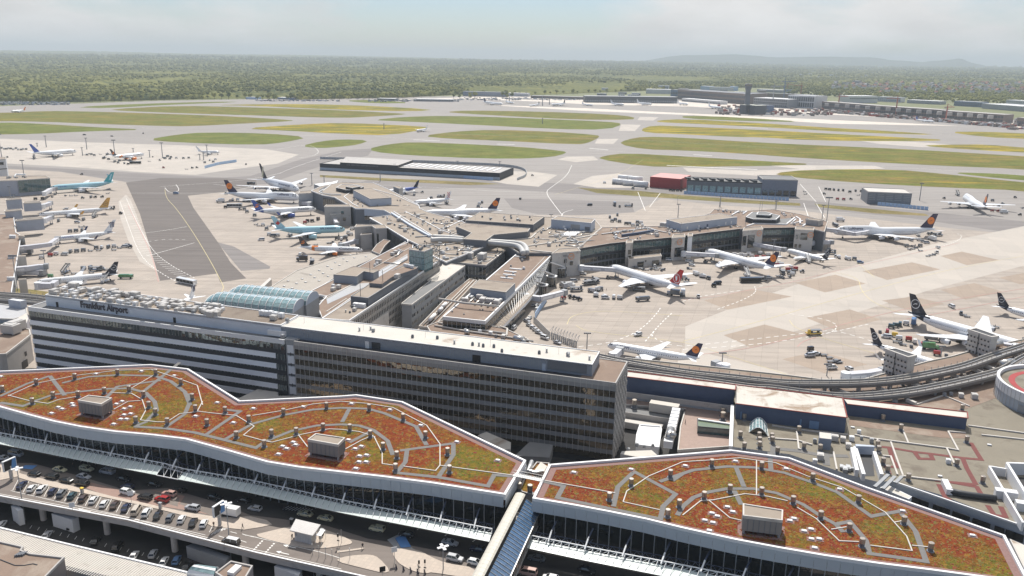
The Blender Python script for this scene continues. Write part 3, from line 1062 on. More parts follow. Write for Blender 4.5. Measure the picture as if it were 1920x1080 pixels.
LP=[t4([(45,1030),(200,960),(420,915),(660,885),(850,880),(1000,930),(1110,970),(1140,1080)]),b1([(1140,100),(1110,155),(1190,165),(1330,180),(1430,240),(1370,290),(1480,320),(1530,330)]),
 b1([(45,65),(160,95),(270,112),(330,90),(450,70)]),b1([(620,50),(740,55),(800,90),(820,150),(790,205),(880,215),(940,215),(1010,170),(1110,158)]),
 b1([(1420,180),(1600,150),(1760,115),(1920,100)]),b2([(0,100),(150,112),(290,135),(480,235),(555,340),(555,460),(530,490),(350,465)]),
 b2([(185,300),(230,390),(230,450),(300,460)]),b2([(555,460),(985,518)]),t4([(740,985),(860,915)]),b1([(1680,290),(1730,355)]),b1([(640,145),(720,100),(790,95)]),
 b1([(1530,330),(1700,285),(1850,255),(1920,258)]),b2([(0,258),(100,270),(190,300)]),b2([(20,370),(110,320),(180,290)])]
LV=b1([(15,45),(183,115),(300,80),(440,75),(588,55),(727,45),(808,75),(838,135),(875,175),(765,220),(942,230),(1082,90),(1100,155),(1165,235),(1267,165),(1400,215),(1330,305),
 (1487,355),(1528,295),(1595,175),(1667,285),(1818,260),(1837,140)])+t4([(205,965),(422,935),(662,910),(877,910),(1018,965)])+ \
 b2([(157,150),(348,205),(473,305),(597,400),(608,500),(48,265),(163,300),(235,370),(312,420),(305,490)])
LS=b1([(405,112),(412,125),(328,133),(350,143),(290,167),(687,100),(655,115),(733,130),(698,142),(735,170),(698,176),(712,200),(680,200),(640,228),(1222,107),(1100,183),(1313,220),(1425,140),
 (1705,130),(1650,330),(1663,345),(1590,353),(1613,366),(1567,397)])+t4([(795,890),(980,915),(540,905),(5,920)])+ \
 b2([(57,113),(273,147),(447,235),(650,328),(880,432),(40,317),(113,353),(78,367),(142,403),(103,408),(140,441),(100,441),(82,478)])
hall('long departures hall with a red and green planted roof and two box plant rooms',left_front+left_rear,len(left_front),LW,LP,LV,LS,
 [[(146,751.5),(190,759),(210,747),(166,742)],[(577,825),(634,835),(647,822),(592,814)]],None)
right_front=[(998,934),(1070,946),(1140,959),(1210,973),(1280,990),(1330,1001),(1380,1012),(1460,1027),(1547,1042),(1650,1057),(1747,1069),(1850,1083),(1935,1098)]
right_rear=[(1885,1003),(1627,913),(1480,857.3),(1370,842.7),(1280,850.2),(1029,870)]
RW=[b3([(-60,545),(0,505),(60,485),(250,465),(400,470),(570,500),(730,555),(870,610),(1060,745),(1230,715)]),
 b3([(-30,740),(0,690),(60,640),(140,610),(250,590),(400,590),(530,615),(680,680),(770,740),(860,790),(940,775),(1030,880),(1050,955),(1200,975),(1370,1000),(1310,830),(1230,730)]),
 b3([(300,470),(345,580)]),b3([(290,600),(330,680)]),b3([(490,385),(497,490)]),b3([(860,790),(905,835)]),
 b2([(1640,490),(1880,620),(1810,690),(1795,760),(1500,700),(1215,640),(1250,575),(1120,545)]),b2([(1640,500),(1555,580),(1530,690)]),b2([(1790,550),(1920,505)])]
RP=[b3([(0,440),(160,430),(320,418),(520,445),(700,520),(900,585),(1140,725),(1260,860),(1290,940),(1055,910)]),b3([(415,430),(415,625)]),b3([(145,655),(265,755),(330,770)]),
 b3([(0,740),(50,700),(100,660),(170,655),(350,620),(480,635),(590,660)]),b3([(640,695),(750,760),(880,885),(990,890)]),
 b2([(1130,543),(1540,615)]),b2([(1585,665),(1605,605),(1730,520),(1920,440)]),b2([(1585,665),(1790,710)]),b3([(1290,910),(1390,920)]),b3([(1190,780),(1245,770)]),b3([(835,820),(930,805)])]
RV=b3([(163,465),(443,480),(730,545),(987,670),(1243,790),(120,650),(265,610),(443,625),(620,675),(775,760),(935,830),(1007,915),(1393,940)])+ \
 b2([(1850,525),(1630,575),(1507,655),(1900,695),(1835,750)])
RS=b3([(15,463),(297,437),(583,480),(883,595),(1237,717),(1630,855),(150,828),(125,770),(170,783),(165,730),(195,747),(252,695),(282,722),(603,772),(626,760),(683,830),(722,820),(724,875),(768,875),
 (742,925)])+b2([(1308,500),(1630,483)])
hall('departures hall with a red and orange planted roof and a single plant room',right_front+right_rear,len(right_front),RW,RP,RV,RS,
 [[(1393,968),(1467,977),(1468,957.5),(1393,945.5)]],None)
# ------------------------------------------------------------------ steel and glass canopies along the kerb
def canopy(label,outer_px,inner_px,n_arm,glazed_=True):
 o_,i_=WP(outer_px,12.0),WP(inner_px,13.0)
 root=thing('entrance_canopy',label,'canopy',(o_[0].x,o_[0].y,0),0,'glass canopies along the departures kerb')
 ln=(o_[-1]-o_[0]).length
 n=int(ln/2.0)
 def at(L_,k):
  tt=k/n
  tot=[0]
  for a,c in zip(L_,L_[1:]):
   tot.append(tot[-1]+(c-a).length)
  d=tt*tot[-1]
  for j in range(len(L_)-1):
   if d<=tot[j+1]+1e-6:
    return L_[j].lerp(L_[j+1],(d-tot[j])/(tot[j+1]-tot[j]))
  return L_[-1].copy()
 tr,lat=MB(),MB()
 prev=None
 for k in range(n+1):
  A,B=at(i_,k),at(o_,k)
  Mid=A.lerp(B,0.42)
  M1,M0=Mid+Vector((0,0,0.9)),Mid+Vector((0,0,-0.5))
  tr.bar(M1,M0,0.12)
  tr.bar(M1,B,0.10)
  lat.bar(A,M1,0.14)
  lat.bar(A+Vector((0,0,-1.1)),M0,0.1)
  if prev:
   PA,PB,P1,P0=prev
   if not glazed_:
    tr.bar(PB,B,.2)
   tr.bar(P1,M1,0.22)
   tr.bar(P0,M0,0.18)
   tr.bar(P0,M1,0.10)
   lat.bar(PA,A,0.18)
   lat.bar(PA,M1,0.10)
   lat.bar(PA+Vector((0,0,-1.1)),M0,0.08)
   if not glazed_:
    tr.bar(P0,B,.1)
    prev=(A,B,M1,M0)
    continue
   q=[PB,B,M0+Vector((0,0,.25)),P0+Vector((0,0,.25))]
   c=(q[0]+q[1]+q[2]+q[3])/4
   g=MB()
   up=Vector((0,0,0.04))
   q2=[c+(x-c)*0.965 for x in q]
   g.loft([[x-up for x in q2],[x+up for x in q2]])
   part('glass_pane',g,MINT,root)
  prev=(A,B,M1,M0)
 part('truss',tr,WHITEM,root)
 part('space_lattice',lat,NAVY,root)
 for k in range(n_arm):
  kk=(k+0.5)*n/n_arm
  A,B=at(i_,kk),at(o_,kk)
  d=(B-A)
  d.z=0
  d.normalize()
  a=MB()
  s=A-d*3.2
  a.bar((s.x,s.y,15.2),A+d*1.0+Vector((0,0,1.6)),0.3,0.5,0)
  a.bar(A+d*1.0+Vector((0,0,1.6)),A.lerp(B,0.55)+Vector((0,0,0.75)),0.34,0.5,1)
  a.bar((s.x,s.y,12.0),A+Vector((0,0,-0.4)),0.2,0.2,0)
  part('support_arm',a,[NAVY,WHITEM],root)
canopy('glass canopy on white trusses at the far left end of the kerb',[(-60,819),(0,833),(133,860),(293,891)],[(-52,791),(0,804),(140,827),(316,861)],6)
canopy('glass canopy on white trusses between the gap and the footbridge',[(334,899),(467,924),(640,962),(826,998),(917,1016)],[(352,873),(480,893),(640,929),(826,965),(927,984)],10)
canopy('open white truss frame without glass in the gap between two canopies',[(293.5,891),(334,899)],[(316.5,861),(352,873)],1,False)
canopy('glass canopy on white trusses right of the footbridge',[(988,1028),(1100,1052),(1250,1082),(1500,1132)],[(1002,997),(1120,1020),(1280,1049),(1520,1097)],7)
# ------------------------------------------------------------------ lower yard and the raised driving deck
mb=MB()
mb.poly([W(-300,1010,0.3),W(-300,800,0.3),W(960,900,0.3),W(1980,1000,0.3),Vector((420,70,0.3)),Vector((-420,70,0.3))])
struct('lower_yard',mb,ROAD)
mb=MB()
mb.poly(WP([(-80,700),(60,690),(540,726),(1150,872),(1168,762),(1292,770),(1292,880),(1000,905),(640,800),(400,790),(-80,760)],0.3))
struct('yard_shade_sheet',mb,ROAD)  # dark sheet over the apron; shade between the buildings put into its colour
ed=[W(-130,902,ZD+0.9),W(0,929.5,ZD+.9),W(240,974.5,ZD+.9),W(480,1035.5,ZD+.9),W(560,1053.5,ZD+.9),W(680,1080,ZD+.9),W(980,1150,ZD+.9),W(1700,1310,ZD+.9)]
bk=[Vector((p.x,p.y,0))for p in WP([(1935,1098),(1280,985),(998,930),(806,900),(500,860),(200,806),(-110,735)],ZR)]
top=[Vector((p.x,p.y,ZD))for p in ed]+[Vector((p.x-0.304*-1.0,p.y+.95,ZD))for p in bk]
mb=MB()
mb.prism(top,ZD-1.1,bottom=True)
struct('driving_deck',mb,DECKM)
wall=thing('deck_parapet','long low concrete parapet along the outer edge of the raised road','parapet',(ed[0].x,ed[0].y,0))
pts=resample([Vector((p.x,p.y,ZD))for p in ed],2.5)
mp_=MB()
mp_.box((1.25,0,0),(2.47,0.3,0.85))
pmesh=mp_.mesh('parapet_panel',M('parapet_beige',(.55,.47,.39),.85,.08,.3))
for i,(p,d)in enumerate(pts):
 if PX(p)[0]<1300:
  inst('parapet_panel',pmesh,wall,p+Vector((0,0,0.0)),(0,0,math.atan2(d.y,d.x)))
mb=MB()
for a,c in zip(ed,ed[1:]):
 mb.bar(Vector((a.x,a.y,ZD+.93)),Vector((c.x,c.y,ZD+.93)),0.45,0.12)
part('coping',mb,WHITE,wall)
mb=MB()
for a,c in zip(ed,ed[1:]):
 n_=Vector((-0.304,-0.9527,0))*0.22
 mb.bar(Vector((a.x,a.y,ZD-.35))+n_,Vector((c.x,c.y,ZD-.35))+n_,0.2,1.3)
part('edge_beam',mb,CONC,wall)
for i,q in enumerate([(66,956),(187,982),(315,1014),(450,1045),(-40,930),(590,1078)]):
 p=W(q[0],q[1]-6,ZD-1.2)+UY*2.2
 mb=MB()
 mb.tube([(p.x,p.y,0),(p.x,p.y,ZD-1.1)],0.9,14)
 tag(part('deck_column',mb,CONCL),'round concrete column under the raised road, %s'%nth([1,2,3,4,0,5][i],6),'column','columns under the raised road')
# asphalt in the covered lanes, islands, kerbs
def sheet(name,pts,mat,z,h=0.0,sm=0):
 P=WP(pts,z+h)
 if sm:
  P=smooth_loop(P,sm)
 mb=MB()
 if h:
  mb.prism(P,z)
 else:
  mb.poly(P)
 return struct(name,mb,mat)
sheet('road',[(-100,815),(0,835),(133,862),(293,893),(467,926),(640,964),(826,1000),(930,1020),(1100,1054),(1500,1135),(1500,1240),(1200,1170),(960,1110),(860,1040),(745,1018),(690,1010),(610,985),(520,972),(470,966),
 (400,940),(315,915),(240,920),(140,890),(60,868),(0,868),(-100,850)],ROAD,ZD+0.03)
IS1=[(36,886),(40,888),(83,898),(143,913),(213,931),(257,940),(347,960),(413,970),(470,968),(500,975),(510,983),(490,988),(457,993),(420,989),(396,986),(377,975),(300,955),(200,933),(100,913),(60,903),(34,895)]
sheet('pavement_island',IS1,PAVING,ZD,0.15)
IS2=[(475,1003),(500,997),(547,986),(600,990),(630,1000),(657,1012),(661,1017),(655,1021),(600,1029),(560,1025),(510,1014)]
sheet('pavement_island',IS2,PAVING,ZD,0.15,1)
e5=lambda p:T(560,900,4,p)
sheet('pavement_island',e5([(275,608),(320,578),(430,562),(540,558),(600,580),(690,680),(640,698),(480,660)]),PAVING,ZD,0.15,1)
sheet('pavement_island',e5([(290,532),(400,518),(490,505),(492,516),(400,530),(290,545)]),PAVING,ZD,0.15)
sheet('pavement_island',e5([(700,545),(740,508),(900,522),(990,575),(1100,622),(1340,660),(1300,740),(1000,690),(960,700),(880,690),(800,655),(740,615)]),PAVING,ZD,0.15,1)
sheet('pavement_island',[(-100,862),(-20,866),(20,868),(38,880),(34,893),(0,900),(-100,880)],PAVING,ZD,0.15)
sheet('blue_parking_bay',[(741,1009),(757,1001),(771,1025),(752,1027)],BLUEP,ZD+0.06)
sheet('grey_crossing_border',[(726,1012),(757,997),(762,1001),(741,1010),(752,1028),(771,1026),(779,1031),(745,1032)],GREY,ZD+0.05)
sheet('blue_parking_bay',[(47,872),(70,872.5),(60,880),(40,878)],BLUEP,ZD+0.06)
sheet('brown_bay_surface',b1([(420,560),(520,555),(760,620),(1000,690),(1010,640),(830,590),(1040,630),(1000,672),(1180,735),(1060,712),(640,645)]),M('brown_paving',(0.30,0.20,0.165),0.9,0.1,0.6),ZD+0.045)
lb=MB()
zl=ZD+0.02
for i in range(20):                                 # bays of the slanted row
 u,v=30+i*19.4,907+i*4.05
 a,c=W(u+5.5,v-10+i*.05,zl),W(u-6,v+12+i*.1,zl)
 strip(lb,[a,c],0.14)
strip(lb,WP([(20,920),(120,943),(240,970),(385,1003)],zl),0.15)
struct('parking_bay_line',lb,LINE)
lb=MB()
for run in([(0,926),(240,970.5),(480,1031),(640,1067)],[(470,1005),(520,1017),(600,1035),(640,1047)]):
 strip(lb,WP(run,zl),0.18)
for q in([(410,992),(418,994)],[(432,997),(444,1000)],[(454,1001),(462,1004)],[(460,1003),(476,1007)],[(410,1005),(420,1008)],[(450,1013),(462,1017)]):
 strip(lb,WP(q,zl),0.2)
for k in range(6):
 strip(lb,[W(440+k*7,969+k*1.6,zl),W(449+k*7,977+k*1.6,zl)],0.35)
 strip(lb,[W(396+k*6,1003-k*2.3,zl),W(408+k*6,993-k*2.0,zl)],0.2)
for q in([(476,1031),(492,1014)],[(498,1036),(514,1019)]):
 P=resample(WP(q,zl),1.0)
 for a,d in P:
  strip(lb,[a,a+d*0.55],0.5)
for k in range(9):
 strip(lb,[W(530+k*5.6,955+k*.7,zl+.03),W(542+k*5.6,949+k*.7,zl+.03)],0.25)
for k in range(9):
 u=470+k*52
 strip(lb,[W(u,926+k*11.2,zl+.03),W(u+9,920+k*11.2,zl+.03)],0.2)
struct('road_marking',lb,LINE)
mb=MB()                                           # lane arrows
for q in((158,957),(543,1025),(530,1037)):
 a,c=W(q[0]+12,q[1]+2.6,zl),W(q[0]-4,q[1]-1.0,zl)
 d=(c-a).normalized()
 n_=Vector((-d.y,d.x,0))
 strip(mb,[a,c],0.3)
 mb.poly([c+d*1.4+Vector((0,0,.09)),c+n_*0.6+Vector((0,0,.09)),c-n_*0.6+Vector((0,0,.09))])
struct('lane_arrow',mb,LINE)
# ================================================================== office blocks
A0,C0=W(52,575,31),W(1155,718,31)
FD=(C0-A0)
FLEN=FD.length
FD.normalize()
FN=Vector((FD.y,-FD.x,0))          # towards the camera
if FN.y>0:
 FN=-FN
FA=math.atan2(FD.y,FD.x)
SPL=(W(532.5,637.6,31)-A0).dot(FD)
def fp(s,out=0.0,z=0.0):
 p=A0+FD*s+FN*out
 return Vector((p.x,p.y,z))
DEP=21.5
# ---- white block with ribbon windows and the airport name
root=thing('office_building','long white office block with window ribbons and big dark letters on top','office building',fp(SPL/2,-DEP/2))
mb=MB()
mb.prism([fp(0,-.35,30.7),fp(SPL-.1,-.35,30.7),fp(SPL-.1,-DEP,30.7),fp(0,-DEP,30.7)],0,0,1)
part('core',mb,[DARK,GREYR],root)
mb=MB()
ring(mb,[fp(0,0),fp(SPL-.1,0),fp(SPL-.1,-DEP),fp(0,-DEP)],0.45,29.2,31.0)
part('parapet',mb,WHITE,root)
PITCH=4.2
rn=random.Random(3)
for k in range(7):
 z1=29.25-PITCH*k if k else 29.2
 zb=31-1.8-PITCH*k
 if k:
  mb=MB()
  for j in range(int(SPL//6)):
   s0,s1=j*6.0+.02,min(j*6.0+5.98,SPL-.1)
   mb.prism([fp(s0,0.05,zb+0.1),fp(s1,0.05,zb+0.1),fp(s1,-.3,zb+0.1),fp(s0,-.3,zb+0.1)],zb-1.85,bottom=True)
  mb.prism([fp(-.35,-.2,zb+0.08),fp(-0.01,-.2,zb+0.08),fp(-0.01,-DEP,zb+0.08),fp(-.35,-DEP,zb+0.08)],zb-1.85,bottom=True)
  part('spandrel_band',mb,M('band_white',(.86,.87,.89),.45,.04,.15),root)
 if k<6:
  mb,mu=MB(),MB()
  z1,z0=zb,zb-2.3
  n=int(SPL/1.55)
  for j in range(n):
   s0,s1=j*1.55+.1,j*1.55+1.5
   t0,t1=rn.uniform(-.03,.03),rn.uniform(-.05,.07)
   mb.poly([fp(s0,-.12+t0,z0),fp(s1,-.12-t0,z0),fp(s1,-.12-t0+t1,z1),fp(s0,-.12+t0+t1,z1)],0 if rn.random()>0.16 else 1)
   mu.bar(fp(s1+.05,-.04,z0),fp(s1+.05,-.04,z1),0.09,0.14)
  part('window_ribbon',mb,[GLASSW,glass('blind_glass%d'%k,(0.10,0.12,0.125),0.12,0.01,0.8)],root)
  part('window_mullions',mu,STEELD,root,kind='stuff')
mb=MB()
for k in range(6):                                  # sunshade ladders at the end wall
 z=29.2-PITCH*k
 for e in range(4):
  mb.bar(fp(-1.1,-1-e*1.4,z-.6-e*.5),fp(-.36,-1-e*1.4,z-.6-e*.5),0.25,0.12)
 mb.bar(fp(-1.1,-1,z),fp(-1.1,-1,z-4.2),0.12)
 mb.bar(fp(-1.1,-5.2,z),fp(-1.1,-5.2,z-4.2),0.12)
part('end_stair_grilles',mb,STEELD,root)
PA,PB=W(84.5,553.7,35.2),W(526,611,35.2)
pw=[PA,PB,W(560,592,35.2),W(124,535,35.2)]
mb=MB()
mb.prism(pw,30.3,0,1)
part('rooftop_storey',mb,[M('blue_white_wall',(0.60,0.64,0.70),0.55,0.05,0.1),TANR],root)
mb=MB()
ring(mb,[Vector((p.x,p.y,0))for p in pw],0.4,34.6,35.55)
part('rooftop_parapet',mb,WHITE,root)
mb=MB()
for k in range(14):
 a=pw[0].lerp(pw[3],(k+.5)/14)
 c=pw[1].lerp(pw[2],(k+.5)/14)
 mb.bar(Vector((a.x,a.y,35.25)).lerp(Vector((c.x,c.y,35.25)),0.62),Vector((c.x,c.y,35.25)),0.12,0.06)
part('roof_seams',mb,BROWNR,root)
for q in((115,572),(337,600)):
 mb=MB()
 a=W(q[0],q[1],31)
 t_=(a-PA).dot((PB-PA).normalized())
 p=PA+(PB-PA).normalized()*t_+FN*0.06
 mb.box((p.x,p.y,30.5),(1.2,0.14,2.4),math.atan2((PB-PA).y,(PB-PA).x))
 part('door',mb,BLACK,root)
mb=MB()
for k in range(3):
 mb.bar(fp(2,-1.2-k,30.55),fp(SPL-2,-1.2-k,30.55),0.2,0.15)
mb.bar(fp(0.3,-.3,31.8),fp(9,-.3,31.8),0.06)
for k in range(8):
 mb.bar(fp(.6+k*1.2,-9,30.4),fp(.6+k*1.2,-9,32),0.06)
part('roof_rails',mb,STEEL,root)
def text_mesh(txt,size,bold=0.0,depth=0.0,squeeze=1.0):
 cu=bpy.data.curves.new('txt','FONT')
 cu.body=txt
 cu.size=size
 cu.offset=bold
 cu.extrude=depth
 cu.resolution_u=3
 o=bpy.data.objects.new('txt',cu)
 COL.objects.link(o)
 dg=bpy.context.evaluated_depsgraph_get()
 me=bpy.data.meshes.new_from_object(o.evaluated_get(dg))
 vs=[(v.co.x*squeeze,v.co.y,v.co.z)for v in me.vertices]
 fs=[tuple(p.vertices)for p in me.polygons]
 bpy.data.objects.remove(o)
 bpy.data.curves.remove(cu)
 bpy.data.meshes.remove(me)
 return vs,fs
LET=M('letter_dark',(0.03,0.03,0.05),0.5,0.05,1)
def sign(root,txt,p0,p1,hgt,mat=LET,name='letter',depth=0.08,per_letter=True,out=None,bold=0.0):
 """lettering stood along the line p0 -> p1 (bottom of the letters)"""
 d=(p1-p0)
 ln=d.length
 d.normalize()
 if out is None:
  out=Vector((d.y,-d.x,0))
 vs,fs=text_mesh(txt,1.0,bold,0.0)
 w_=max(v[0]for v in vs)-min(v[0]for v in vs)
 kx=ln/w_
 x0=min(v[0]for v in vs)
 # split into connected letters
 par=list(range(len(vs)))
 def fnd(a):
  while par[a]!=a:
   par[a]=par[par[a]]
   a=par[a]
  return a
 for f in fs:
  for q in f[1:]:
   par[fnd(q)]=fnd(f[0])
 groups={}
 for f in fs:
  groups.setdefault(fnd(f[0])if per_letter else 0,[]).append(f)
 for g in sorted(groups.values(),key=lambda fl:min(vs[i][0]for f in fl for i in f)):
  mb=MB()
  ids=sorted({i for f in g for i in f})
  mp2={i:n for n,i in enumerate(ids)}
  for i in ids:
   x,y,_=vs[i]
   q=p0+d*((x-x0)*kx)+Vector((0,0,y*hgt))+out*depth
   mb.v.append(tuple(q))
  for f in g:
   mb.f.append(tuple(mp2[i]for i in f))
   mb.m.append(0)
  part(name,mb,mat,root)
dP=(PB-PA).normalized()
sp=lambda u,v:PA+dP*((W(u,v,33.5)-PA).dot(dP))
a,c=sp(147.5,571),sp(233,584)
sign(root,'Frankfurt Airport',Vector((a.x,a.y,32.2))+FN*.1,Vector((c.x,c.y,32.2))+FN*.1,3.7,bold=0.045,depth=0.25,out=FN)
UNITW=M('unit_offwhite',(.50,.48,.455),.5,.1,.8)
RBOX=[]
for nm,sz_,mt in(('a',(2.2,1.8,1.5),UNITW),('b',(3.4,2.2,1.8),UNITW),('c',(1.4,1.4,1.2),WHITEM),('d',(1.1,1.1,1.0),GREY),('e',(2.6,1.2,0.9),STEELD)):
 mb=MB()
 mb.box((0,0,0.25),sz_)
 mb.box((0,0,0.25+sz_[2]),(sz_[0]*.7,sz_[1]*.7,0.12))
 for sx in(-1,1):
  mb.box((sx*sz_[0]*.35,0,0),(0.2,sz_[1]*.9,0.26))
 RBOX.append(mb.mesh('rooftop_unit',mt))
mb=MB()
mb.tube([(0,0,0),(0,0,1.2)],0.35,8)
mb.tube([(0,0,1.2),(0,0,1.35)],[0.55,0.3],8)
RSTK=mb.mesh('roof_stack',STEELD)
mb=MB()
mb.box((0,0,0),(1.0,0.9,0.9))
mb.box((0,0,.9),(0.7,0.6,0.3))
RDRK=mb.mesh('roof_stack',SLATE)
def units(root,px,z,kinds=(0,1,2),seed=1,jitter=0.0,ang=UA,sc_=(0.8,1.2)):
 rn=random.Random(seed)
 for q in px:
  me_=rn.choice([RBOX[k]for k in kinds])if kinds else RSTK
  s=rn.uniform(*sc_)
  inst('rooftop_unit',me_,root,W(q[0],q[1],z),(0,0,ang+rn.choice((0,math.pi/2))+rn.uniform(-.05,.05)),(s,s,s))
rn=random.Random(11)
px=[]
while len(px)<104:
 s,d=rn.random(),rn.random()
 if d>1-0.15*s and s>.3:
  continue
 p=pw[0].lerp(pw[1],s*0.72+.02).lerp(pw[3].lerp(pw[2],s*0.72+.02),0.06+0.86*d)
 if all((p-q).length>1.9 for q in px):
  px.append(p)
for p in px:
 s=rn.uniform(.75,1.25)
 inst('rooftop_unit',RBOX[rn.choice((0,0,1,1,2,2,3,4))],root,(p.x,p.y,35.2),(0,0,UA+rn.choice((0,math.pi/2))+rn.uniform(-.05,.05)),(s,s,s*.9))
units(root,[(492,591),(500,592),(508,593),(517,594.5),(528,596)],35.2,(2,),4,sc_=(1.3,1.5))
units(root,[(513,600),(539,603),(407,593),(375,578),(390,583),(380,586)],35.2,(3,0),5)
mb=MB()
mb.box(tuple(fp(SPL-5,-3.0,31.2)),(7.5,1.6,2.0),FA)
part('rooftop_cabinet',mb,WHITE,root)
# ---- grey and bronze block with vertical fins
root=thing('office_building','tall grey office block with thin pale fins and a stained white rooftop','office building',fp(SPL+60,-DEP/2))
s0=SPL+4.2
L2=FLEN-s0
mb=MB()
mb.prism([fp(s0,-.3,30.6),fp(FLEN-.05,-.3,30.6),fp(FLEN-.05,-DEP,30.6),fp(s0,-DEP,30.6)],0,0,1)
part('core',mb,[DARK,DARK],root)  # top face near-black: tar tone with the rooftop storey's shade put into it
mb=MB()
ring(mb,[fp(s0,0),fp(FLEN,0),fp(FLEN,-DEP),fp(s0,-DEP)],0.4,29.4,31.0)
part('parapet',mb,CONC,root)
mb=MB()
mb.prism([fp(FLEN-12.5,-.4,30.7),fp(FLEN-.4,-.4,30.7),fp(FLEN-.4,-DEP+.4,30.7),fp(FLEN-12.5,-DEP+.4,30.85)],30.0)
part('terrace',mb,BROWNR,root)
mb=MB()                                           # white stair joint between the two blocks
mb.prism([fp(SPL+.1,-.5,31.2),fp(s0-.1,-.5,31.2),fp(s0-.1,-DEP,31.2),fp(SPL+.1,-DEP,31.2)],0)
part('joint_core',mb,GREY,root)
for k in range(6):
 mb=MB()
 z=29.0-4.2*k
 mb.prism([fp(SPL+.9,-.2,z),fp(s0-.5,-.2,z),fp(s0-.5,-.6,z),fp(SPL+.9,-.6,z)],z-3.1,bottom=True)
 part('joint_panel',mb,WHITE,root)
 mb=MB()
 mb.bar(fp(SPL+.9,-.1,z-3.5),fp(s0-.5,-.1,z-3.5),0.2)
 mb.bar(fp(SPL+2.3,-.1,z-2.8),fp(SPL+2.3,-.1,z-4.1),0.2)
 part('joint_ladder',mb,DARK,root)
BP=L2/61
NFL=7
FP_=3.85
SPAN=M('spandrel_grey',(0.29,0.28,0.27),0.6,0.07,0.3)
mb=MB()
mb.box((0,0,0),(BP-.03,0.05,2.2))
wm=mb.mesh('window_pane',GLASSB)
mb=MB()
mb.box((0,0,0),(0.09,0.16,26.55))
finm=mb.mesh('facade_fin',CONCL)
rn=random.Random(8)
cnt=0
stuff=MB()
for k in range(NFL):
 zt=29.4-FP_*k
 mb=MB()
 for j in range(0,61):
  a_,c_=s0+j*BP+.02,s0+(j+1)*BP-.02
  mb.prism([fp(a_,-.02,zt),fp(c_,-.02,zt),fp(c_,-.25,zt),fp(a_,-.25,zt)],zt-1.6 if k else zt-1.5,bottom=True)
 part('spandrel_band',mb,SPAN,root)
 for j in range(61):
  p=fp(s0+(j+.5)*BP,-.06,zt-1.6-2.22)
  ry,rx=rn.uniform(-.012,.012),rn.uniform(-.02,.012)
  if k<5 and cnt<300:
   inst('window_pane',wm,root,p,(rx,0,FA+ry))
   cnt+=1
  else:
   stuff.box(tuple(p),(BP-.03,0.05,2.2),FA+ry)
part('lower_window_panes',stuff,GLASSB,root,kind='stuff')
for j in range(62):
 inst('facade_fin',finm,root,fp(s0+j*BP,0.07,4.4),(0,0,FA))
mb=MB()
for k,s_ in((0,20),(1,83)):
 for e in range(16):
  mb.bar(fp(s0+s_,.2,6+e*1.5),fp(s0+s_+2,.2,6+e*1.5),0.12)
part('facade_ladders',mb,STEEL,root)
pan=MB()                                          # chequered concrete end wall
for k in range(16):
 for j in range(12):
  e=0.10 if(k+j)%2 else 0.30
  zt=29.2-k*1.72
  a_,c_=-j*DEP/12-.05,-(j+1)*DEP/12+.05
  pan.prism([fp(FLEN+e,a_,zt),fp(FLEN+e-.05*(k%2),c_,zt),fp(FLEN-.1,c_,zt),fp(FLEN-.1,a_,zt)],zt-1.6,bottom=True)
part('end_wall_panels',pan,M('end_wall_concrete',(0.36,0.34,0.32),0.8,0.1,0.4),root)
ZT=34.8
pt=[W(527,612.5,ZT),W(1110.7,684.5,ZT),W(1124.5,660,ZT),W(562,592.5,ZT)]
mb=MB()
mb.prism(pt,30.1,0,1)
part('rooftop_storey',mb,[M('grey_blue_ribbed_wall',(0.27,0.30,0.35),0.6,0.1,0.6),DIRTYW],root)
mb=MB()
ring(mb,[Vector((p.x,p.y,0))for p in pt],0.3,ZT-.5,ZT+.25)
part('rooftop_parapet',mb,WHITE,root)
mb=MB()
d_=(pt[1]-pt[0])
for k in range(150):
 p=pt[0]+d_*((k+.5)/150)
 mb.bar(Vector((p.x,p.y,30.8))+FN*.05,Vector((p.x,p.y,ZT-.6))+FN*.05,0.1,0.16)
part('wall_ribs',mb,GREY,root)
for s_,w_,mt in((0.30,1.6,WHITE),(0.33,3.5,DARK),(0.655,3.0,BLACK),(0.86,1.2,PBLUE)):
 mb=MB()
 p=pt[0]+d_*s_
 mb.box((p.x+FN.x*.1,p.y+FN.y*.1,30.6),(w_,0.2,2.6),FA)
 part('door',mb,mt,root)
mb=MB()
p,q=pt[0]+d_*.87,pt[0]+d_*.985
mb.bar(Vector((p.x,p.y,33))+FN*.12,Vector((q.x,q.y,33))+FN*.12,0.2,3.2)
part('dark_wall_section',mb,SLATE,root)
for q in((674,620),(695,618),(773.5,633),(820,635),(852,644),(886,647),(898,648),(906,650),(926,651),(941,660),(1011,663),(1066,668),(1025,660),(1105,674)):
 inst('roof_stack',rn.choice((RSTK,RDRK)),root,W(q[0],q[1],ZT))
units(root,[(530,634),(1065,667),(700,622)],ZT,(3,),3)
mb=MB()
for k in range(5):
 p=pt[0].lerp(pt[3],.5)+d_*(0.05+k*.21)
 mb.tube([(p.x,p.y,ZT),(p.x,p.y,ZT+2.2)],0.05,5)
part('lightning_rods',mb,STEELD,root)
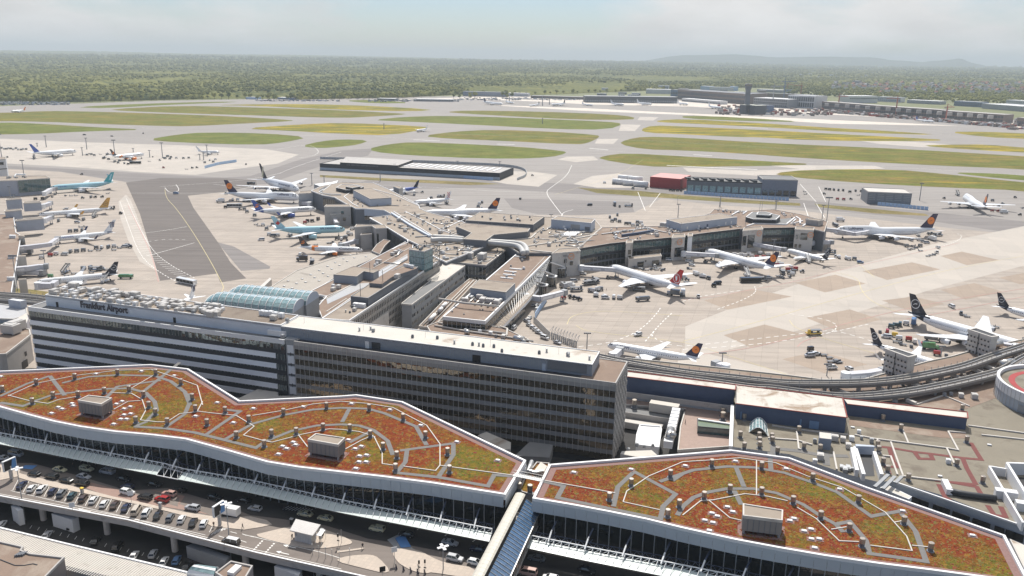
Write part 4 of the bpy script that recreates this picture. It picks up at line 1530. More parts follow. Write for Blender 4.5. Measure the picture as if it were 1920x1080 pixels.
# low things at its foot
def lowblock(name,label,cat,px,z1,z0,ms,mt,group=None,par=None):
 P=WP(px,z1)
 c=sum(P,Vector())/len(P)
 r=thing(name,label,cat,(c.x,c.y,z0),0,group)
 mb=MB()
 mb.prism(P,z0)
 part('wall',mb,ms,r)
 mb=MB()
 mb.poly([(p.x,p.y,z1+.03)for p in offset(P,0.3)])
 part('roof',mb,mt,r)
 if par is not None:
  mb=MB()
  ring(mb,[Vector((p.x,p.y,0))for p in offset(P,-0.05)],0.4,z1-par[1],z1+0.45)
  part('parapet',mb,par[0],r)
 return r
lowblock('low_roof_block','flat white annex roof between the planted roof and the grey office block','annex',[(430,755),(487,727.5),(521,729),(522,742),(640,741),(640,752)],9,0,CONC,DIRTYW)
lowblock('low_roof_block','dark grey annex roof at the foot of the white office block','annex',[(388,706),(510,736),(545,742),(700,742),(560,712),(420,697)],7,0,CONC,GREYR)
lowblock('entrance_porch','small pale flat roof beside the tip of the long planted roof','porch',[(896,816),(912,809.5),(958,829.5),(957,842),(940,843)],9,0,CONCL,DIRTYW)
lowblock('entrance_porch','dark flat porch roof under the grey office block','porch',[(966,854),(993,828),(1037,834),(1030,858)],8,4,GREYR,GREYR)
lowblock('stair_head','small white hut with a grey roof at the foot of the white office block','hut',[(415,713),(424,703),(445,706),(443,717)],10,5,WHITE,GREYR)
lowblock('stair_head','small white hut with a dark roof at the joint of the two office blocks','hut',[(519,727),(530,718),(546,722),(545,731)],10,5,WHITE,DARK)
for i,q in enumerate([(1012,850),(1060,858),(1103,861),(1148,858),(1128,868)]):
 p=W(q[0],q[1],0)
 mb=MB()
 mb.tube([(p.x,p.y,0),(p.x,p.y,4.6)],0.45,10)
 tag(part('concrete_post',mb,CONCL),'short pale concrete post at the foot of the grey office block, %s'%nth([0,1,2,4,3][i],5),'post','posts under the grey office block')
# ================================================================== footbridge, street furniture, lower-left roofs
a1,a2=W(967,923.5,18.5),W(985.4,926.7,18.5)
c1,c2=W(886,1076,18.5),W(910,1079,18.5)
ext=(c1-a1).normalized()*18
c1,c2=c1+ext,c2+ext
root=thing('footbridge','covered footbridge with a pale curved roof crossing from the gap between the planted roofs','footbridge',(a1.x,a1.y,0))
d=(c1-a1).normalized()
sd_=(a2-a1)
sd_.z=0
wd=sd_.length
sd_.normalize()
n=36
ln=(c1-a1).length
for k in range(n):
 p0,p1=a1+d*(ln*k/n+.02),a1+d*(ln*(k+1)/n-.03)
 mb=MB()
 arc=[(-0.1,-1.0),(0.0,-.15),(0.5,.15),(wd/2,.32),(wd-.5,.15),(wd,-.1),(wd,-.25),(wd/2,.12),(0.3,-.1)]
 mb.loft([[p+sd_*x+Vector((0,0,z))for x,z in arc]for p in(p0,p1)])
 part('roof_panel',mb,M('bridge_roof',(0.52,0.49,0.42),0.5,0.08,0.3),root)
mb=MB()
q0,q1=a1+sd_*.1,c1+sd_*.1
mb.prism([Vector((q0.x,q0.y,17.6)),Vector((q1.x,q1.y,17.6)),Vector((q1.x,q1.y,17.6))+sd_*.15,Vector((q0.x,q0.y,17.6))+sd_*.15],12.5)
part('left_wall',mb,GLASSD,root)
mb=MB()
for k in range(n+1):
 p=a1+d*(ln*k/n)
 mb.bar((p.x,p.y,17.6),(p.x,p.y,12.4),0.15)
part('left_posts',mb,STEELD,root)
mb=MB()
rt=4.6
for k in range(n):
 p0,p1=a1+d*(ln*k/n+.06),a1+d*(ln*(k+1)/n-.06)
 u0,u1=p0+sd_*(wd+.25),p1+sd_*(wd+.25)
 w0,w1=p0+sd_*(wd+rt),p1+sd_*(wd+rt)
 g=MB()
 g.poly([Vector((u0.x,u0.y,17.0)),Vector((u1.x,u1.y,17.0)),Vector((w1.x,w1.y,14.8)),Vector((w0.x,w0.y,14.8))])
 part('sloping_glass_pane',g,GLASS_BLUE if 'GLASS_BLUE' in globals()else globals().setdefault('GLASS_BLUE',glass('blue_slope_glass',(0.05,0.10,0.18),0.08,0.01,0.9)),root)
 mb.bar(Vector((u0.x,u0.y,17.08)),Vector((w0.x,w0.y,14.88)),0.12)
 mb.bar(Vector((w0.x,w0.y,14.85)),Vector((w0.x,w0.y,11.5)),0.12)
e0,e1=a1+sd_*(wd+rt),c1+sd_*(wd+rt)
mb.bar(Vector((e0.x,e0.y,14.85)),Vector((e1.x,e1.y,14.85)),0.22)
mb.bar(Vector((e0.x,e0.y,11.5)),Vector((e1.x,e1.y,11.5)),0.3)
part('glazing_bars',mb,STEEL,root)
mb=MB()
mb.prism([Vector((e0.x,e0.y,14.7))-sd_*.1,Vector((e1.x,e1.y,14.7))-sd_*.1,Vector((e1.x,e1.y,14.7))-sd_*.25,Vector((e0.x,e0.y,14.7))-sd_*.25],11.6)
part('right_wall',mb,GLASSD,root)
mb=MB()
f0,f1=a1+sd_*.4,c1+sd_*.4
g0,g1=a1+sd_*(wd+rt-.4),c1+sd_*(wd+rt-.4)
mb.prism([Vector((x.x,x.y,12.4))for x in(f0,f1,g1,g0)],11.4,bottom=True)
part('floor',mb,CONC,root)
mb=MB()
for k in(0.05,0.4,0.75):
 p=a1+d*ln*k+sd_*(wd/2+1.5)
 mb.tube([(p.x,p.y,0),(p.x,p.y,11.4)],0.7,12)
part('columns',mb,CONC,root)
# the link between the two halls
lk=lowblock('link_block','low connecting roof with patches of green planting between the two planted roofs','link block',[(972,922),(1000,930),(1026,898),(1030,870),(1006,868),(985,895)],15.5,0,CONC,SEDUM,None,(CONC,.3))
vents(lk,[(973,921),(993.5,925)],15.5,0.9)
mb=MB()
mb.prism(WP([(1000,884),(1014,866),(1026,874),(1018,889)],16.6),15.5)
part('pale_roof',mb,DIRTYW,lk)
gw=thing('service_gangway','steel service gangway linking the two planted roofs','gangway',W(985,893,20))
mb=MB()
ga,gb=W(963,890,20.8),W(1018,901,20.8)
sdv=Vector((-(gb-ga).y,(gb-ga).x,0)).normalized()*.7
for s in(-1,1):
 mb.bar(ga+sdv*s,gb+sdv*s,0.14)
 mb.bar(ga+sdv*s+Vector((0,0,1.1)),gb+sdv*s+Vector((0,0,1.1)),0.08)
 for k in range(13):
  p=ga.lerp(gb,k/12)+sdv*s
  mb.bar(p,p+Vector((0,0,1.1)),0.07)
part('railings',mb,STEEL,gw)
mb=MB()
mb.bar(ga,gb,1.3,0.08)
part('deck',mb,STEELD,gw)
mb=MB()
mb.tube([W(997,866,17.5),W(994,874,17.5),W(990,884,17.0),W(1003,887,16.8),W(1018,884,16.8)],0.75,12)
part('air_duct',mb,STEEL,gw)
# billboards
def billboard(label,foot,hp,ang):
 p=W(foot[0],foot[1],ZD+.15)
 r=thing('billboard',label,'billboard',p,0,'billboards beside the parked cars')
 d=Vector((math.cos(ang),math.sin(ang),0))
 nn=Vector((d.y,-d.x,0))
 mb=MB()
 mb.bar(p,p+Vector((0,0,4.5)),0.9,0.6)
 part('post',mb,CONCL,r)
 c=p+Vector((0,0,3.3))
 mb=MB()
 mb.prism([c-d*2.1+nn*.35+Vector((0,0,3.4)),c+d*2.1+nn*.35+Vector((0,0,3.4)),c+d*2.1-nn*.35+Vector((0,0,3.4)),c-d*2.1-nn*.35+Vector((0,0,3.4))],c.z,bottom=True)
 part('case',mb,WHITEM,r)
 q=lambda x,z,m_:c+d*(x*.67)+nn*.38+Vector((0,0,z))
 mb=MB()
 mb.poly([q(-2.9,.2,0),q(.2,.2,0),q(1.2,3.2,0),q(-2.9,3.2,0)])
 part('dark_half',mb,BLACK,r)
 mb=MB()
 mb.poly([q(.2,.2,0),q(2.9,.2,0),q(2.9,3.2,0),q(1.2,3.2,0)])
 part('blue_half',mb,BLUEP,r)
billboard('billboard with a black and blue face, nearest the white box van',(412.5,984),7,rad(66))
billboard('billboard with a black and blue face, at the far left end of the parked row',(22,898),7,rad(66))
def lamp(label,base,head_v,z0=0.0):
 p=W(base[0],base[1],z0)
 h=zfor(p.x,p.y,head_v)-z0
 r=thing('street_lamp',label,'street lamp',p,0,'tall street lamps on the terminal road')
 mb=MB()
 mb.tube([(p.x,p.y,z0),(p.x,p.y,z0+h)],[0.19,0.11],8)
 part('pole',mb,GREY,r)
 for k in range(4):
  an=UA+rad(45)+k*math.pi/2
  mb=MB()
  c=Vector((p.x+math.cos(an)*.95,p.y+math.sin(an)*.95,z0+h-.05))
  mb.box(tuple(c),(1.15,0.75,0.22),an)
  mb.bar((p.x,p.y,z0+h),c+Vector((0,0,.08)),0.12)
  part('lamp_head',mb,WHITE,r)
lamp('street lamp with four white heads behind the billboard by the white box van',(433.5,1054),945)
lamp('street lamp with four white heads at the left end of the parked cars',(47.5,977),879)
lamp('street lamp with four white heads left of the footbridge',(831.5,1112),1026)
FLAGN=M('flag_navy',(0.02,0.025,0.06),0.8,0.2,1)
for i,(u,v0)in enumerate([(588,1021),(600,1024),(612.5,1027),(624.5,1031),(638,1033),(657.5,1029)]):
 p=W(u+.6,v0+62,0)
 mb=MB()
 h=zfor(p.x,p.y,v0)
 mb.tube([(p.x,p.y,0),(p.x,p.y,h)],[0.1,0.06],7)
 mb.tube([(p.x,p.y,h),(p.x,p.y,h+.2)],0.12,7)
 tag(part('flagpole',mb,STEELD),'bare thin flagpole in front of the kiosk, %s'%nth(i,6),'flagpole','bare flagpoles by the kiosk')
for i,(u,v0)in enumerate([(742,1056),(755.5,1059),(769,1062),(782,1065),(795,1066)]):
 p=W(u+.5,v0+55,0)
 h=zfor(p.x,p.y,v0)
 r=thing('flag','drooping dark flag on a pole left of the footbridge, %s'%nth(i,5),'flag',p,0,'dark flags near the footbridge')
 mb=MB()
 mb.tube([(p.x,p.y,0),(p.x,p.y,h)],[0.1,0.06],7)
 part('pole',mb,STEELD,r)
 mb=MB()
 rows=[]
 for k in range(7):
  z=h-.2-k*.75
  rows.append([Vector((p.x+.08+x*(0.35+.12*k),p.y+.22*math.sin(x*5+k*.8),z-x*.5))for x in(0,.33,.66,1)])
 for a_,b_ in zip(rows,rows[1:]):
  for k in range(3):
   mb.poly([a_[k],a_[k+1],b_[k+1],b_[k]])
 part('cloth',mb,FLAGN,r)
# kiosk
kq=WP([(543,992),(554.6,973),(601,983.7),(586,1002)],ZD+4.1)
c=sum(kq,Vector())/4
r=thing('kiosk','small grey panelled kiosk with a ribbed metal roof on the pavement island','kiosk',(c.x,c.y,ZD))
mb=MB()
mb.prism([Vector((p.x,p.y,ZD+3.6))for p in offset(kq,1.0)],ZD+.1)
part('wall',mb,M('kiosk_panels',(0.42,0.42,0.42),0.6,.06,.5),r)
q=offset(kq,1.0)
for k in range(6):
 a_,b_=q[0].lerp(q[3],(k+.06)/6),q[0].lerp(q[3],(k+.94)/6)
 o_=Vector((q[3].y-q[0].y,-(q[3].x-q[0].x),0)).normalized()
 if o_.y>0:
  o_=-o_
 for z0,z1 in((.2,1.7),(1.8,3.4)):
  mb=MB()
  mb.prism([Vector((a_.x,a_.y,ZD+z1))+o_*.06,Vector((b_.x,b_.y,ZD+z1))+o_*.06,Vector((b_.x,b_.y,ZD+z1)),Vector((a_.x,a_.y,ZD+z1))],ZD+z0)
  part('wall_panel',mb,GREY if(k==0 and z0>1)else M('kiosk_panel_light',(0.50,0.50,0.50),0.6,.05,.5),r)
mb=MB()
mb.prism([Vector((p.x,p.y,ZD+4.1-.35*(i in(0,3))))for i,p in enumerate(kq)],lambda p:p.z-.3,bottom=True)
part('roof',mb,M('kiosk_roof',(0.50,0.48,0.47),0.45,.06,.4,metal=.3),r)
mb=MB()
for k in range(22):
 a_,b_=kq[0].lerp(kq[3],(k+.5)/22),kq[1].lerp(kq[2],(k+.5)/22)
 mb.bar(Vector((a_.x,a_.y,ZD+3.8)),Vector((b_.x,b_.y,ZD+4.15)),0.08,0.08)
part('roof_ribs',mb,GREY,r)
aw=WP([(591,1003),(601,992),(610,993.3),(602,1005)],ZD+2.8)
mb=MB()
mb.prism(aw,ZD+2.65,bottom=True)
for p in aw:
 mb.bar((p.x,p.y,ZD+.1),(p.x,p.y,ZD+2.7),0.08)
part('awning',mb,WHITE,r)
# road signs, traffic lights, bins on the deck
k=0
for(u,v,hh,kind,lab)in((137,962,3.2,'b','white square road sign on a post near the middle of the parked row'),(246.5,941,3.4,'b','white square sign on a post beside the white car near the kerb'),(718,1089,4.0,'d','dark rectangular sign on a post beside the flags'),
 (797,1074,4.0,'t','traffic light on a thin post beyond the dark flags'),(634.5,1023,3.8,'t','small signal post on the island right of the kiosk'),
 (640.5,1017,3.6,'p','thin white post on the island right of the kiosk'),(740,1053,4.2,'b','white sign post at the blue parking bay'),(786,1073,3.6,'t','dark ticket signal left of the dark flags')):
 p=W(u,v,ZD+.15)
 r=thing('road_sign' if kind in 'bd' else 'signal_post',lab,'road sign' if kind in 'bd' else 'signal post',p)
 mb=MB()
 mb.tube([(p.x,p.y,p.z),(p.x,p.y,p.z+hh)],0.06,6)
 part('post',mb,STEELD,r)
 mb=MB()
 if kind in 'bd':
  mb.box((p.x,p.y-.1,p.z+hh-1.3),(1.5,0.08,1.5),rad(20))
 elif kind=='t':
  mb.box((p.x,p.y-.15,p.z+hh-1.0),(.38,.3,1.0),UA)
  mb.box((p.x,p.y,p.z+1.4),(.7,.15,.3),UA)
 else:
  mb.box((p.x,p.y,p.z+hh),(.3,.3,.2))
 part('sign_plate' if kind in 'bd' else 'signal_head',mb,WHITEM if kind=='b' else BLACK,r)
for i,(u,v)in enumerate([(154.5,925),(301,953),(547,983),(604,1003)]):
 p=W(u,v,ZD+.15)
 r=thing('pay_machine' if i<2 else 'litter_bin',['pale pay machine with a yellow top beside the parked row, further left','pale pay machine with a brown top beside the parked row, further right','dark litter bin behind the kiosk roof','dark litter bin under the kiosk awning'][i],
  'pay machine' if i<2 else 'litter bin',p)
 mb=MB()
 mb.box(tuple(p),(.8,.6,1.6),UA)
 part('body',mb,CONCL if i<2 else BLACK,r)
 mb=MB()
 mb.box((p.x,p.y,p.z+1.62),(1.0,.8,.25),UA)
 part('top',mb,YELLOW if i==0 else GREY,r)
# bottom-left roofs
rb=[W(u,v,9)for u,v in((-90,968),(0,990.5),(122,1020),(240,1048),(350,1074),(480,1104),(470,1150),(330,1110),(175,1073),(122,1060),(0,1028),(-90,1003))]
r=thing('ribbed_roof_building','long low building with a finely ribbed pale roof at the lower left','building',(rb[0].x,rb[0].y,0))
mb=MB()
mb.prism(rb,0,0,1)
part('roof',mb,[CONC,M('ribbed_cream_roof',(0.50,0.46,0.40),.6,.05,.3)],r)
mb=MB()
for i in range(5):
 mb.bar(rb[i]+Vector((0,0,.1)),rb[i+1]+Vector((0,0,.1)),0.5,0.4)
part('edge_trim',mb,WHITE,r)
mb=MB()
top_e=resample(rb[:6],0.75)
for p,d in top_e:
 n_=Vector((d.y,-d.x,0))
 mb.bar(p+n_*.3+Vector((0,0,.05)),p+n_*9.0+Vector((0,0,.05)),0.3,0.14)
part('roof_ribs',mb,CONCL,r)
mb=MB()
for k in range(14):
 q=rb[8].lerp(rb[7],k/14)
 mb.box((q.x,q.y-.3,5.5),(1.2,.3,2.4),UA)
part('lower_windows',mb,GLASST,r)
bl=WP([(-120,990),(0,1017),(45,1027),(49,1034),(60,1040),(121,1047),(60,1100),(-140,1120)],13)
r=lowblock('parapet_roof_building','brown flat roofed building with a raised grey parapet in the lower left corner','building',[(-120,990),(0,1017),(44,1027),(40,1034),(58,1040),(121,1047),(60,1110),(-140,1130)],13,0,M('brown_grey_wall',(.22,.19,.18),.8,.1,.3),BROWNR,None,(CONC,.2))
mb=MB()
p=[W(u,v,13.1)for u,v in((0,1049),(28,1060),(45,1060),(62,1057),(70,1059))]
for a_,b_ in zip(p,p[1:]):
 mb.bar(a_,b_,.18)
part('roof_cable',mb,DARK,r)
mb=MB()
for k in range(4):
 q=W(33+k*4.5,1042-k*.6,13)
 mb.box(tuple(q),(.35,1.6,.6),UA)
part('roof_drains',mb,SLATE,r)
r=lowblock('small_roof_block','small square roof with a brown surface and one white vent at the bottom edge','roof block',[(404,1076),(433,1054),(474,1063),(458,1090),(440,1100)],11,0,M('mauve_wall',(.30,.26,.26),.8,.08,.3),BROWNR,None,(CONC,.2))
mb=MB()
mb.box(tuple(W(440,1072,11.1)),(1.8,3.4,.9),UA)
part('white_vent',mb,WHITE,r)
r=thing('rounded_glass_roof','white rounded roof with glass strips at the bottom edge','roof',W(385,1075,9))
cc_=[W(350,1080,9),W(382,1066,9),W(412,1068,9),W(400,1092,9)]
mb=MB()
for k in range(6):
 a_,b_=cc_[0].lerp(cc_[1],k/6+.01),cc_[0].lerp(cc_[1],(k+.92)/6)
 e_,f_=cc_[3].lerp(cc_[2],k/6+.01),cc_[3].lerp(cc_[2],(k+.92)/6)
 z=lambda t:Vector((0,0,2.2*math.sin(math.pi*(0.12+.8*t))))
 mb.loft([[a_,a_+z(k/6),b_+z((k+1)/6),b_],[e_,e_+z(k/6),f_+z((k+1)/6),f_]],1 if k in(1,3)else 0)
part('roof_panels',mb,[WHITE,GLASSP],r)
for nm,lab,px_,z1,z0,mt in(('site_cabin','white cabin with one dark window under the raised road',[(20.5,948),(31,944),(43,955),(33,958)],5.2,.3,WHITEM),('site_cabin','long white box cabin under the raised road',[(96.5,963),(106,958),(147,969),(135,975)],4.5,.3,WHITEM),
 ('site_cabin','long grey container roof under the raised road',[(349,1024),(362,1018),(432,1043),(424,1051)],4.0,.3,GREY),('site_cabin','low white wall block under the road at the bottom edge',[(514,1062),(522,1056),(566,1068),(560,1080)],5,.3,WHITEM)):
 lowblock(nm,lab,'cabin',px_,z1,z0,mt,mt)
lb=MB()
for k in range(22):
 u,v=60+k*14,985+k*3.4
 strip(lb,[W(u,v,.32),W(u-4,v+6,.32)],0.12)
struct('yard_marking',lb,LINE)
# ================================================================== piers and the buildings between them
k6=lambda x,y,p:T(x,y,6,p)
def roof_block(name,label,cat,px,z1,z0,ms,mt,cop=WHITE,group=None,cw=0.45,ch=0.5,root=None):
 """walled block with a flat roof and a pale coping round it"""
 P=WP(px,z1)
 c=sum(P,Vector())/len(P)
 r=root or thing(name,label,cat,(c.x,c.y,z0),0,group)
 mb=MB()
 mb.prism([Vector((p.x,p.y,z1-.02))for p in offset(P,cw*.5)],z0,0,1)
 part('wall',mb,[ms,mt],r)
 if cop:
  mb=MB()
  ring(mb,[Vector((p.x,p.y,0))for p in P],cw,z1-ch,z1+.35)
  part('coping',mb,cop,r)
 return r
def glazed(root,a,c,z0,z1,pitch,mat,out=0.06,frame=STEELD,name='window_pane',limit=True,gap=.12):
 """panes and posts along the wall a -> c (world points); normal towards the camera"""
 d=Vector((c.x-a.x,c.y-a.y,0))
 ln=d.length
 d.normalize()
 n_=Vector((d.y,-d.x,0))
 if n_.dot(CAM-a)<0:
  n_=-n_
 n=max(1,int(round(ln/pitch)))
 an=math.atan2(d.y,d.x)
 w_=ln/n
 mb=MB()
 mb.box((0,0,0),(w_-gap,0.06,z1-z0))
 me_=mb.mesh(name,mat)
 fr=MB()
 rn=random.Random(int(ln*100))
 for k in range(n):
  p=a+d*(w_*(k+.5))+n_*out
  inst(name,me_,root,(p.x,p.y,z0),(0,0,an+rn.uniform(-.01,.01)))
  q=a+d*(w_*k)+n_*(out+.08)
  fr.bar((q.x,q.y,z0-.1),(q.x,q.y,z1+.1),.12)
 part('window_frame',fr,frame,root,kind='stuff' if n>12 else None)
def band(root,a,c,z0,z1,mat,out=.2,th=.2,name='wall_band'):
 d=Vector((c.x-a.x,c.y-a.y,0)).normalized()
 n_=Vector((d.y,-d.x,0))
 if n_.dot(CAM-a)<0:
  n_=-n_
 mb=MB()
 zz=(z0+z1)/2
 p,q=a+n_*(out-th/2),c+n_*(out-th/2)
 mb.bar((p.x,p.y,zz),(q.x,q.y,zz),th,z1-z0)
 part(name,mb,mat,root)
def pipes(root,runs,z,r=.35,mat=PIPE,name='roof_pipe',lift=.5,n=8):
 for run in runs:
  mb=MB()
  mb.tube([p+Vector((0,0,lift))for p in WP(run,z)],r,n)
  part(name,mb,mat,root,smooth=True)
def copings(root,runs,z,w_=.5,h=.35,mat=WHITE,name='roof_kerb'):
 for run in runs:
  mb=MB()
  strip(mb,WP(run,z),w_,h)
  part(name,mb,mat,root)
def scatter_in(px,n,seed,z):
 """random points inside a photo polygon"""
 rn=random.Random(seed)
 xs,ys=[p[0]for p in px],[p[1]for p in px]
 out=[]
 g=0
 while len(out)<n and g<n*60:
  g+=1
  u,v=rn.uniform(min(xs),max(xs)),rn.uniform(min(ys),max(ys))
  ins=False
  for i in range(len(px)):
   (x0,y0),(x1,y1)=px[i-1],px[i]
   if(y0>v)!=(y1>v)and u<(x1-x0)*(v-y0)/(y1-y0)+x0:
    ins=not ins
  if ins:
   out.append((u,v))
 return out
def clutter(root,px,z,n,seed,stack=.4,npipe=0):
 n,npipe=int(n*1.7),int(npipe*1.5)
 rn=random.Random(seed)
 for q in scatter_in(px,n,seed,z):
  me_=RSTK if rn.random()<stack*.5 else RDRK if rn.random()<stack else RBOX[rn.choice((2,3,0,4))]
  s=rn.uniform(.7,1.25)
  inst('rooftop_unit',me_,root,W(q[0],q[1],z),(0,0,UA+rn.choice((0,.8,1.57))),(s,s,s))
 for q in scatter_in(px,npipe,seed+99,z):
  a=W(q[0],q[1],z)
  an=UA+rn.choice((0,math.pi/2,rad(45)))
  ln=rn.uniform(4,14)
  mb=MB()
  b=a+Vector((math.cos(an),math.sin(an),0))*ln
  mb.tube([a+Vector((0,0,.4)),b+Vector((0,0,.4))],rn.uniform(.15,.4),7)
  part('roof_pipe',mb,rn.choice((PIPE,STEEL,STEELD)),root,smooth=True)
# --- long office wing
M("x_",(1,1,1))if 0 else None
LWp=[(603,598),(655,602),(826,487.5),(808,478),(768,497),(700,535),(658,562)]
r=roof_block('office_wing','long narrow office wing of grey piers and dark windows running back from the grey block','office wing',LWp,19,0,CONCL,TANR)
a,c=W(655,602,19),W(826,487.5,19)
dd=(c-a).normalized()
nn=Vector((dd.y,-dd.x,0))
n=int((c-a).length/2.0)
mb=MB()
mb.box((0,0,0),(1.25,.08,2.0))
wme=mb.mesh('window_pane',GLASSD)
mb=MB()
mb.box((0,0,0),(.35,.3,15))
pme=mb.mesh('facade_pier',CONCL)
for k in range(n):
 p=a+dd*(k+.5)*2.0+nn*.04
 for z in(15.2,11.4,7.6,3.8):
  inst('window_pane',wme,r,(p.x,p.y,z),(0,0,math.atan2(dd.y,dd.x)))
 q=a+dd*k*2.0+nn*.1
 inst('facade_pier',pme,r,(q.x,q.y,3.6),(0,0,math.atan2(dd.y,dd.x)))
ph=WP([(657.5,556),(690,559.5),(784,501),(757,498),(735,508),(692,533)],23)
mb=MB()
mb.prism(ph,18.9,0,1)
part('rooftop_storey',mb,[SLATE,TANR],r)
mb=MB()
ring(mb,[Vector((p.x,p.y,0))for p in ph],.35,22.7,23.3)
part('rooftop_coping',mb,GREY,r)
mb=MB()
mb.prism(WP([(692.5,530.5),(716,532.5),(735,519),(782,503),(770,498),(733,508)],25),22.9,0,1)
part('rooftop_cabin',mb,[SLATE,BROWNR],r)
units(r,[(760,500),(765,501),(769,502),(773,503)],25,(2,),6,sc_=(1.0,1.2))
units(r,[(745,521)],25,(1,),7,sc_=(.9,1))
mb=MB()
mb.box(tuple(W(674,576,19)),(6,2.2,2.0),UA)
part('white_vent_box',mb,WHITE,r)
clutter(r,[(640,590),(660,595),(690,570),(660,568)],19,4,61)
mb=MB()
for q in((676,556),(718,535),(694,520)):
 p=W(q[0],q[1],23)
 mb.tube([(p.x,p.y,23),(p.x,p.y,31)],.12,6)
part('mast',mb,DARK,r)
mb=MB()
mb.prism([W(690,606,11),W(727,583,11),W(729,584.5,11),W(693,608,11)],0)
part('white_stair_wall',mb,CONCL,r)
# --- teal glass stair tower
tp=[(767,468.5),(795,472.5),(811,466),(786,459)]
r=roof_block('glass_tower','teal glazed stair tower rising from the end of the long office wing','tower',tp,30,18,GLASST,TANR,STEELD,None,.3,.4)
P=WP(tp,30)
for a,c in((P[0],P[1]),(P[1],P[2])):
 for z0 in(19.5,23.0,26.5):
  glazed(r,a,c,z0,z0+3.2,2.0,GLASSP,.1)
P=WP([(811,466),(824,461),(800,455),(787,459)],30)
mb=MB()
for z in(18.5,21.5,24.5,27.5,30):
 for i in range(4):
  mb.bar((P[i].x,P[i].y,z),(P[i-1].x,P[i-1].y,z),.25)
for p in P:
 mb.bar((p.x,p.y,18),(p.x,p.y,30.4),.3)
for k in range(4):
 mb.bar((P[0].x,P[0].y,18.5+3*k),(P[1].x,P[1].y,21.5+3*k),.2)
part('open_stair_frame',mb,DARK,r)
clutter(r,[(770,468),(795,471),(808,466),(787,460)],30,5,62,.7)
# --- second wing with small windows
p2_=[(752,570),(772,572),(872.5,498.5),(830,493.5),(824,512)]
r=roof_block('office_wing','lower grey office wing with two rows of small windows and a white end roof','office wing',p2_,13,0,M('grey_panel_wall',(.33,.345,.36),.65,.08,.4),GREYR,CONCL)
mb=MB()
mb.poly(WP([(832,494),(871,498.5),(836,523),(818,528),(800,526)],13.1))
part('white_end_roof',mb,DIRTYW,r)
a,c=W(772,572,13),W(872.5,498.5,13)
dd=(c-a).normalized()
nn=Vector((dd.y,-dd.x,0))
mb=MB()
mb.box((0,0,0),(.85,.08,1.5))
wme=mb.mesh('window_pane',M('window_blind',(.52,.50,.45),.5,.2,.5))
mb=MB()
mb.box((0,0,0),(.75,.08,1.5))
wm2=mb.mesh('window_pane',GLASSD)
rn=random.Random(5)
for k in range(int((c-a).length/2.1)):
 p=a+dd*(k+.6)*2.1+nn*.04
 for z in(10.2,6.2,2.2):
  inst('window_pane',wme if rn.random()<.7 else wm2,r,(p.x,p.y,z),(0,0,math.atan2(dd.y,dd.x)))
copings(r,[[(780,600),(880,524)]],1.5,1.0,.4,CONCL)
# --- glazed block in the middle
g7=[(829,490),(911,498),(948,470.5),(945,462),(925,453),(836,452)]
r=roof_block('glazed_block','two storey block with a white window grid and a cluttered flat roof in the middle','building',g7,11.5,0,SLATE,TANR,CONCL)
P=WP(g7,11.5)
for z0 in(1.2,5.0,7.6):
 glazed(r,P[0].lerp(P[1],.3),P[1],z0,z0+2.4,2.2,GLASSD,.08,WHITEM)
 glazed(r,P[1],P[2],z0,z0+2.4,2.6,GLASSD,.08,WHITEM)
clutter(r,g7,11.5,22,63,.4,14)
units(r,[(904,486),(878,484)],11.5,(1,),8,sc_=(1.8,2.1))
copings(r,[[(831,484),(913,491),(945,468)],[(833,472),(925,478)]],11.5,.4,.3,CONCL)
# --- long brown-roofed pier wing
f8=[(830,594.5),(910,603),(1034,480),(972,473)]
r=roof_block('pier_wing','pier wing with a long brown gravel roof and bold white edges','pier building',f8,13,0,GREY,BROWNR,WHITE,None,.7,1.5)
P=WP(f8,13)
glazed(r,P[0],P[1],7.6,11.2,2.5,GLASSD,.1,WHITEM)
glazed(r,P[1],P[2],8.0,11.3,3.2,GLASSD,.1,STEEL)
tr_=WP([(911,622),(938,616),(988,566),(1010,540),(1000,530),(950,560)],7)
mb=MB()
mb.prism(tr_,5.4,0,1,True)
part('side_terrace',mb,[WHITE,TANR],r)
glazed(r,tr_[1],tr_[2],.6,5.2,3.0,GLASSD,-.8,STEELD)
mb=MB()
for k in range(26):
 p=P[1].lerp(P[2],(k+.3)/26)
 q=tr_[1].lerp(tr_[3],(k+.3)/26)
 mb.bar((p.x,p.y,12),(q.x,q.y,7.5),.12)
 mb.bar((q.x,q.y,7.0),(q.x,q.y,8.2),.1)
part('side_lattice',mb,STEELD,r,kind='stuff')
bx=WP([(881.7,540),(948.5,548.3),(966,531.5),(899,524)],17.5)
mb=MB()
mb.prism(bx,12.9,0,1)
part('rooftop_storey',mb,[M('grey_blue_panels',(.30,.335,.385),.6,.06,.3),TANR],r)
mb=MB()
ring(mb,[Vector((p.x,p.y,0))for p in bx],.3,17.1,17.7)
part('rooftop_coping',mb,CONCL,r)
units(r,[(884,560),(891,565),(900,560),(905,567),(912,561),(918,568),(925,565),(932,571),(938,566),(872,566)],13,(1,4,3),9,sc_=(.9,1.4))
pipes(r,[[(870,566),(884,552)],[(878,570),(895,555)],[(890,573),(908,556)],[(902,575),(920,558)],[(914,577),(932,560)],[(924,578),(940,564)]],13,.4,STEEL)
pipes(r,[[(823,562),(870,570),(935,576)]],15,.6,PIPE)
copings(r,[[(965,545),(1000,505),(1022,482)]],13,.35,.3,CONCL)
units(r,[(982,505),(979,490),(975,485),(958,500),(962,515),(950,521),(990,478)],13,(2,3),10)
mb=MB()
for q in((947,510),(945,516),(940,522),(965,482),(975,478),(985,474),(957,505)):
 mb.box(tuple(W(q[0]+10,q[1],13)),(7.5,1.2,.5),UA)
part('roof_lights',mb,WHITE,r)
units(r,[(848,585),(870,590),(900,582),(905,582)],13,(3,),11,sc_=(.5,.6))
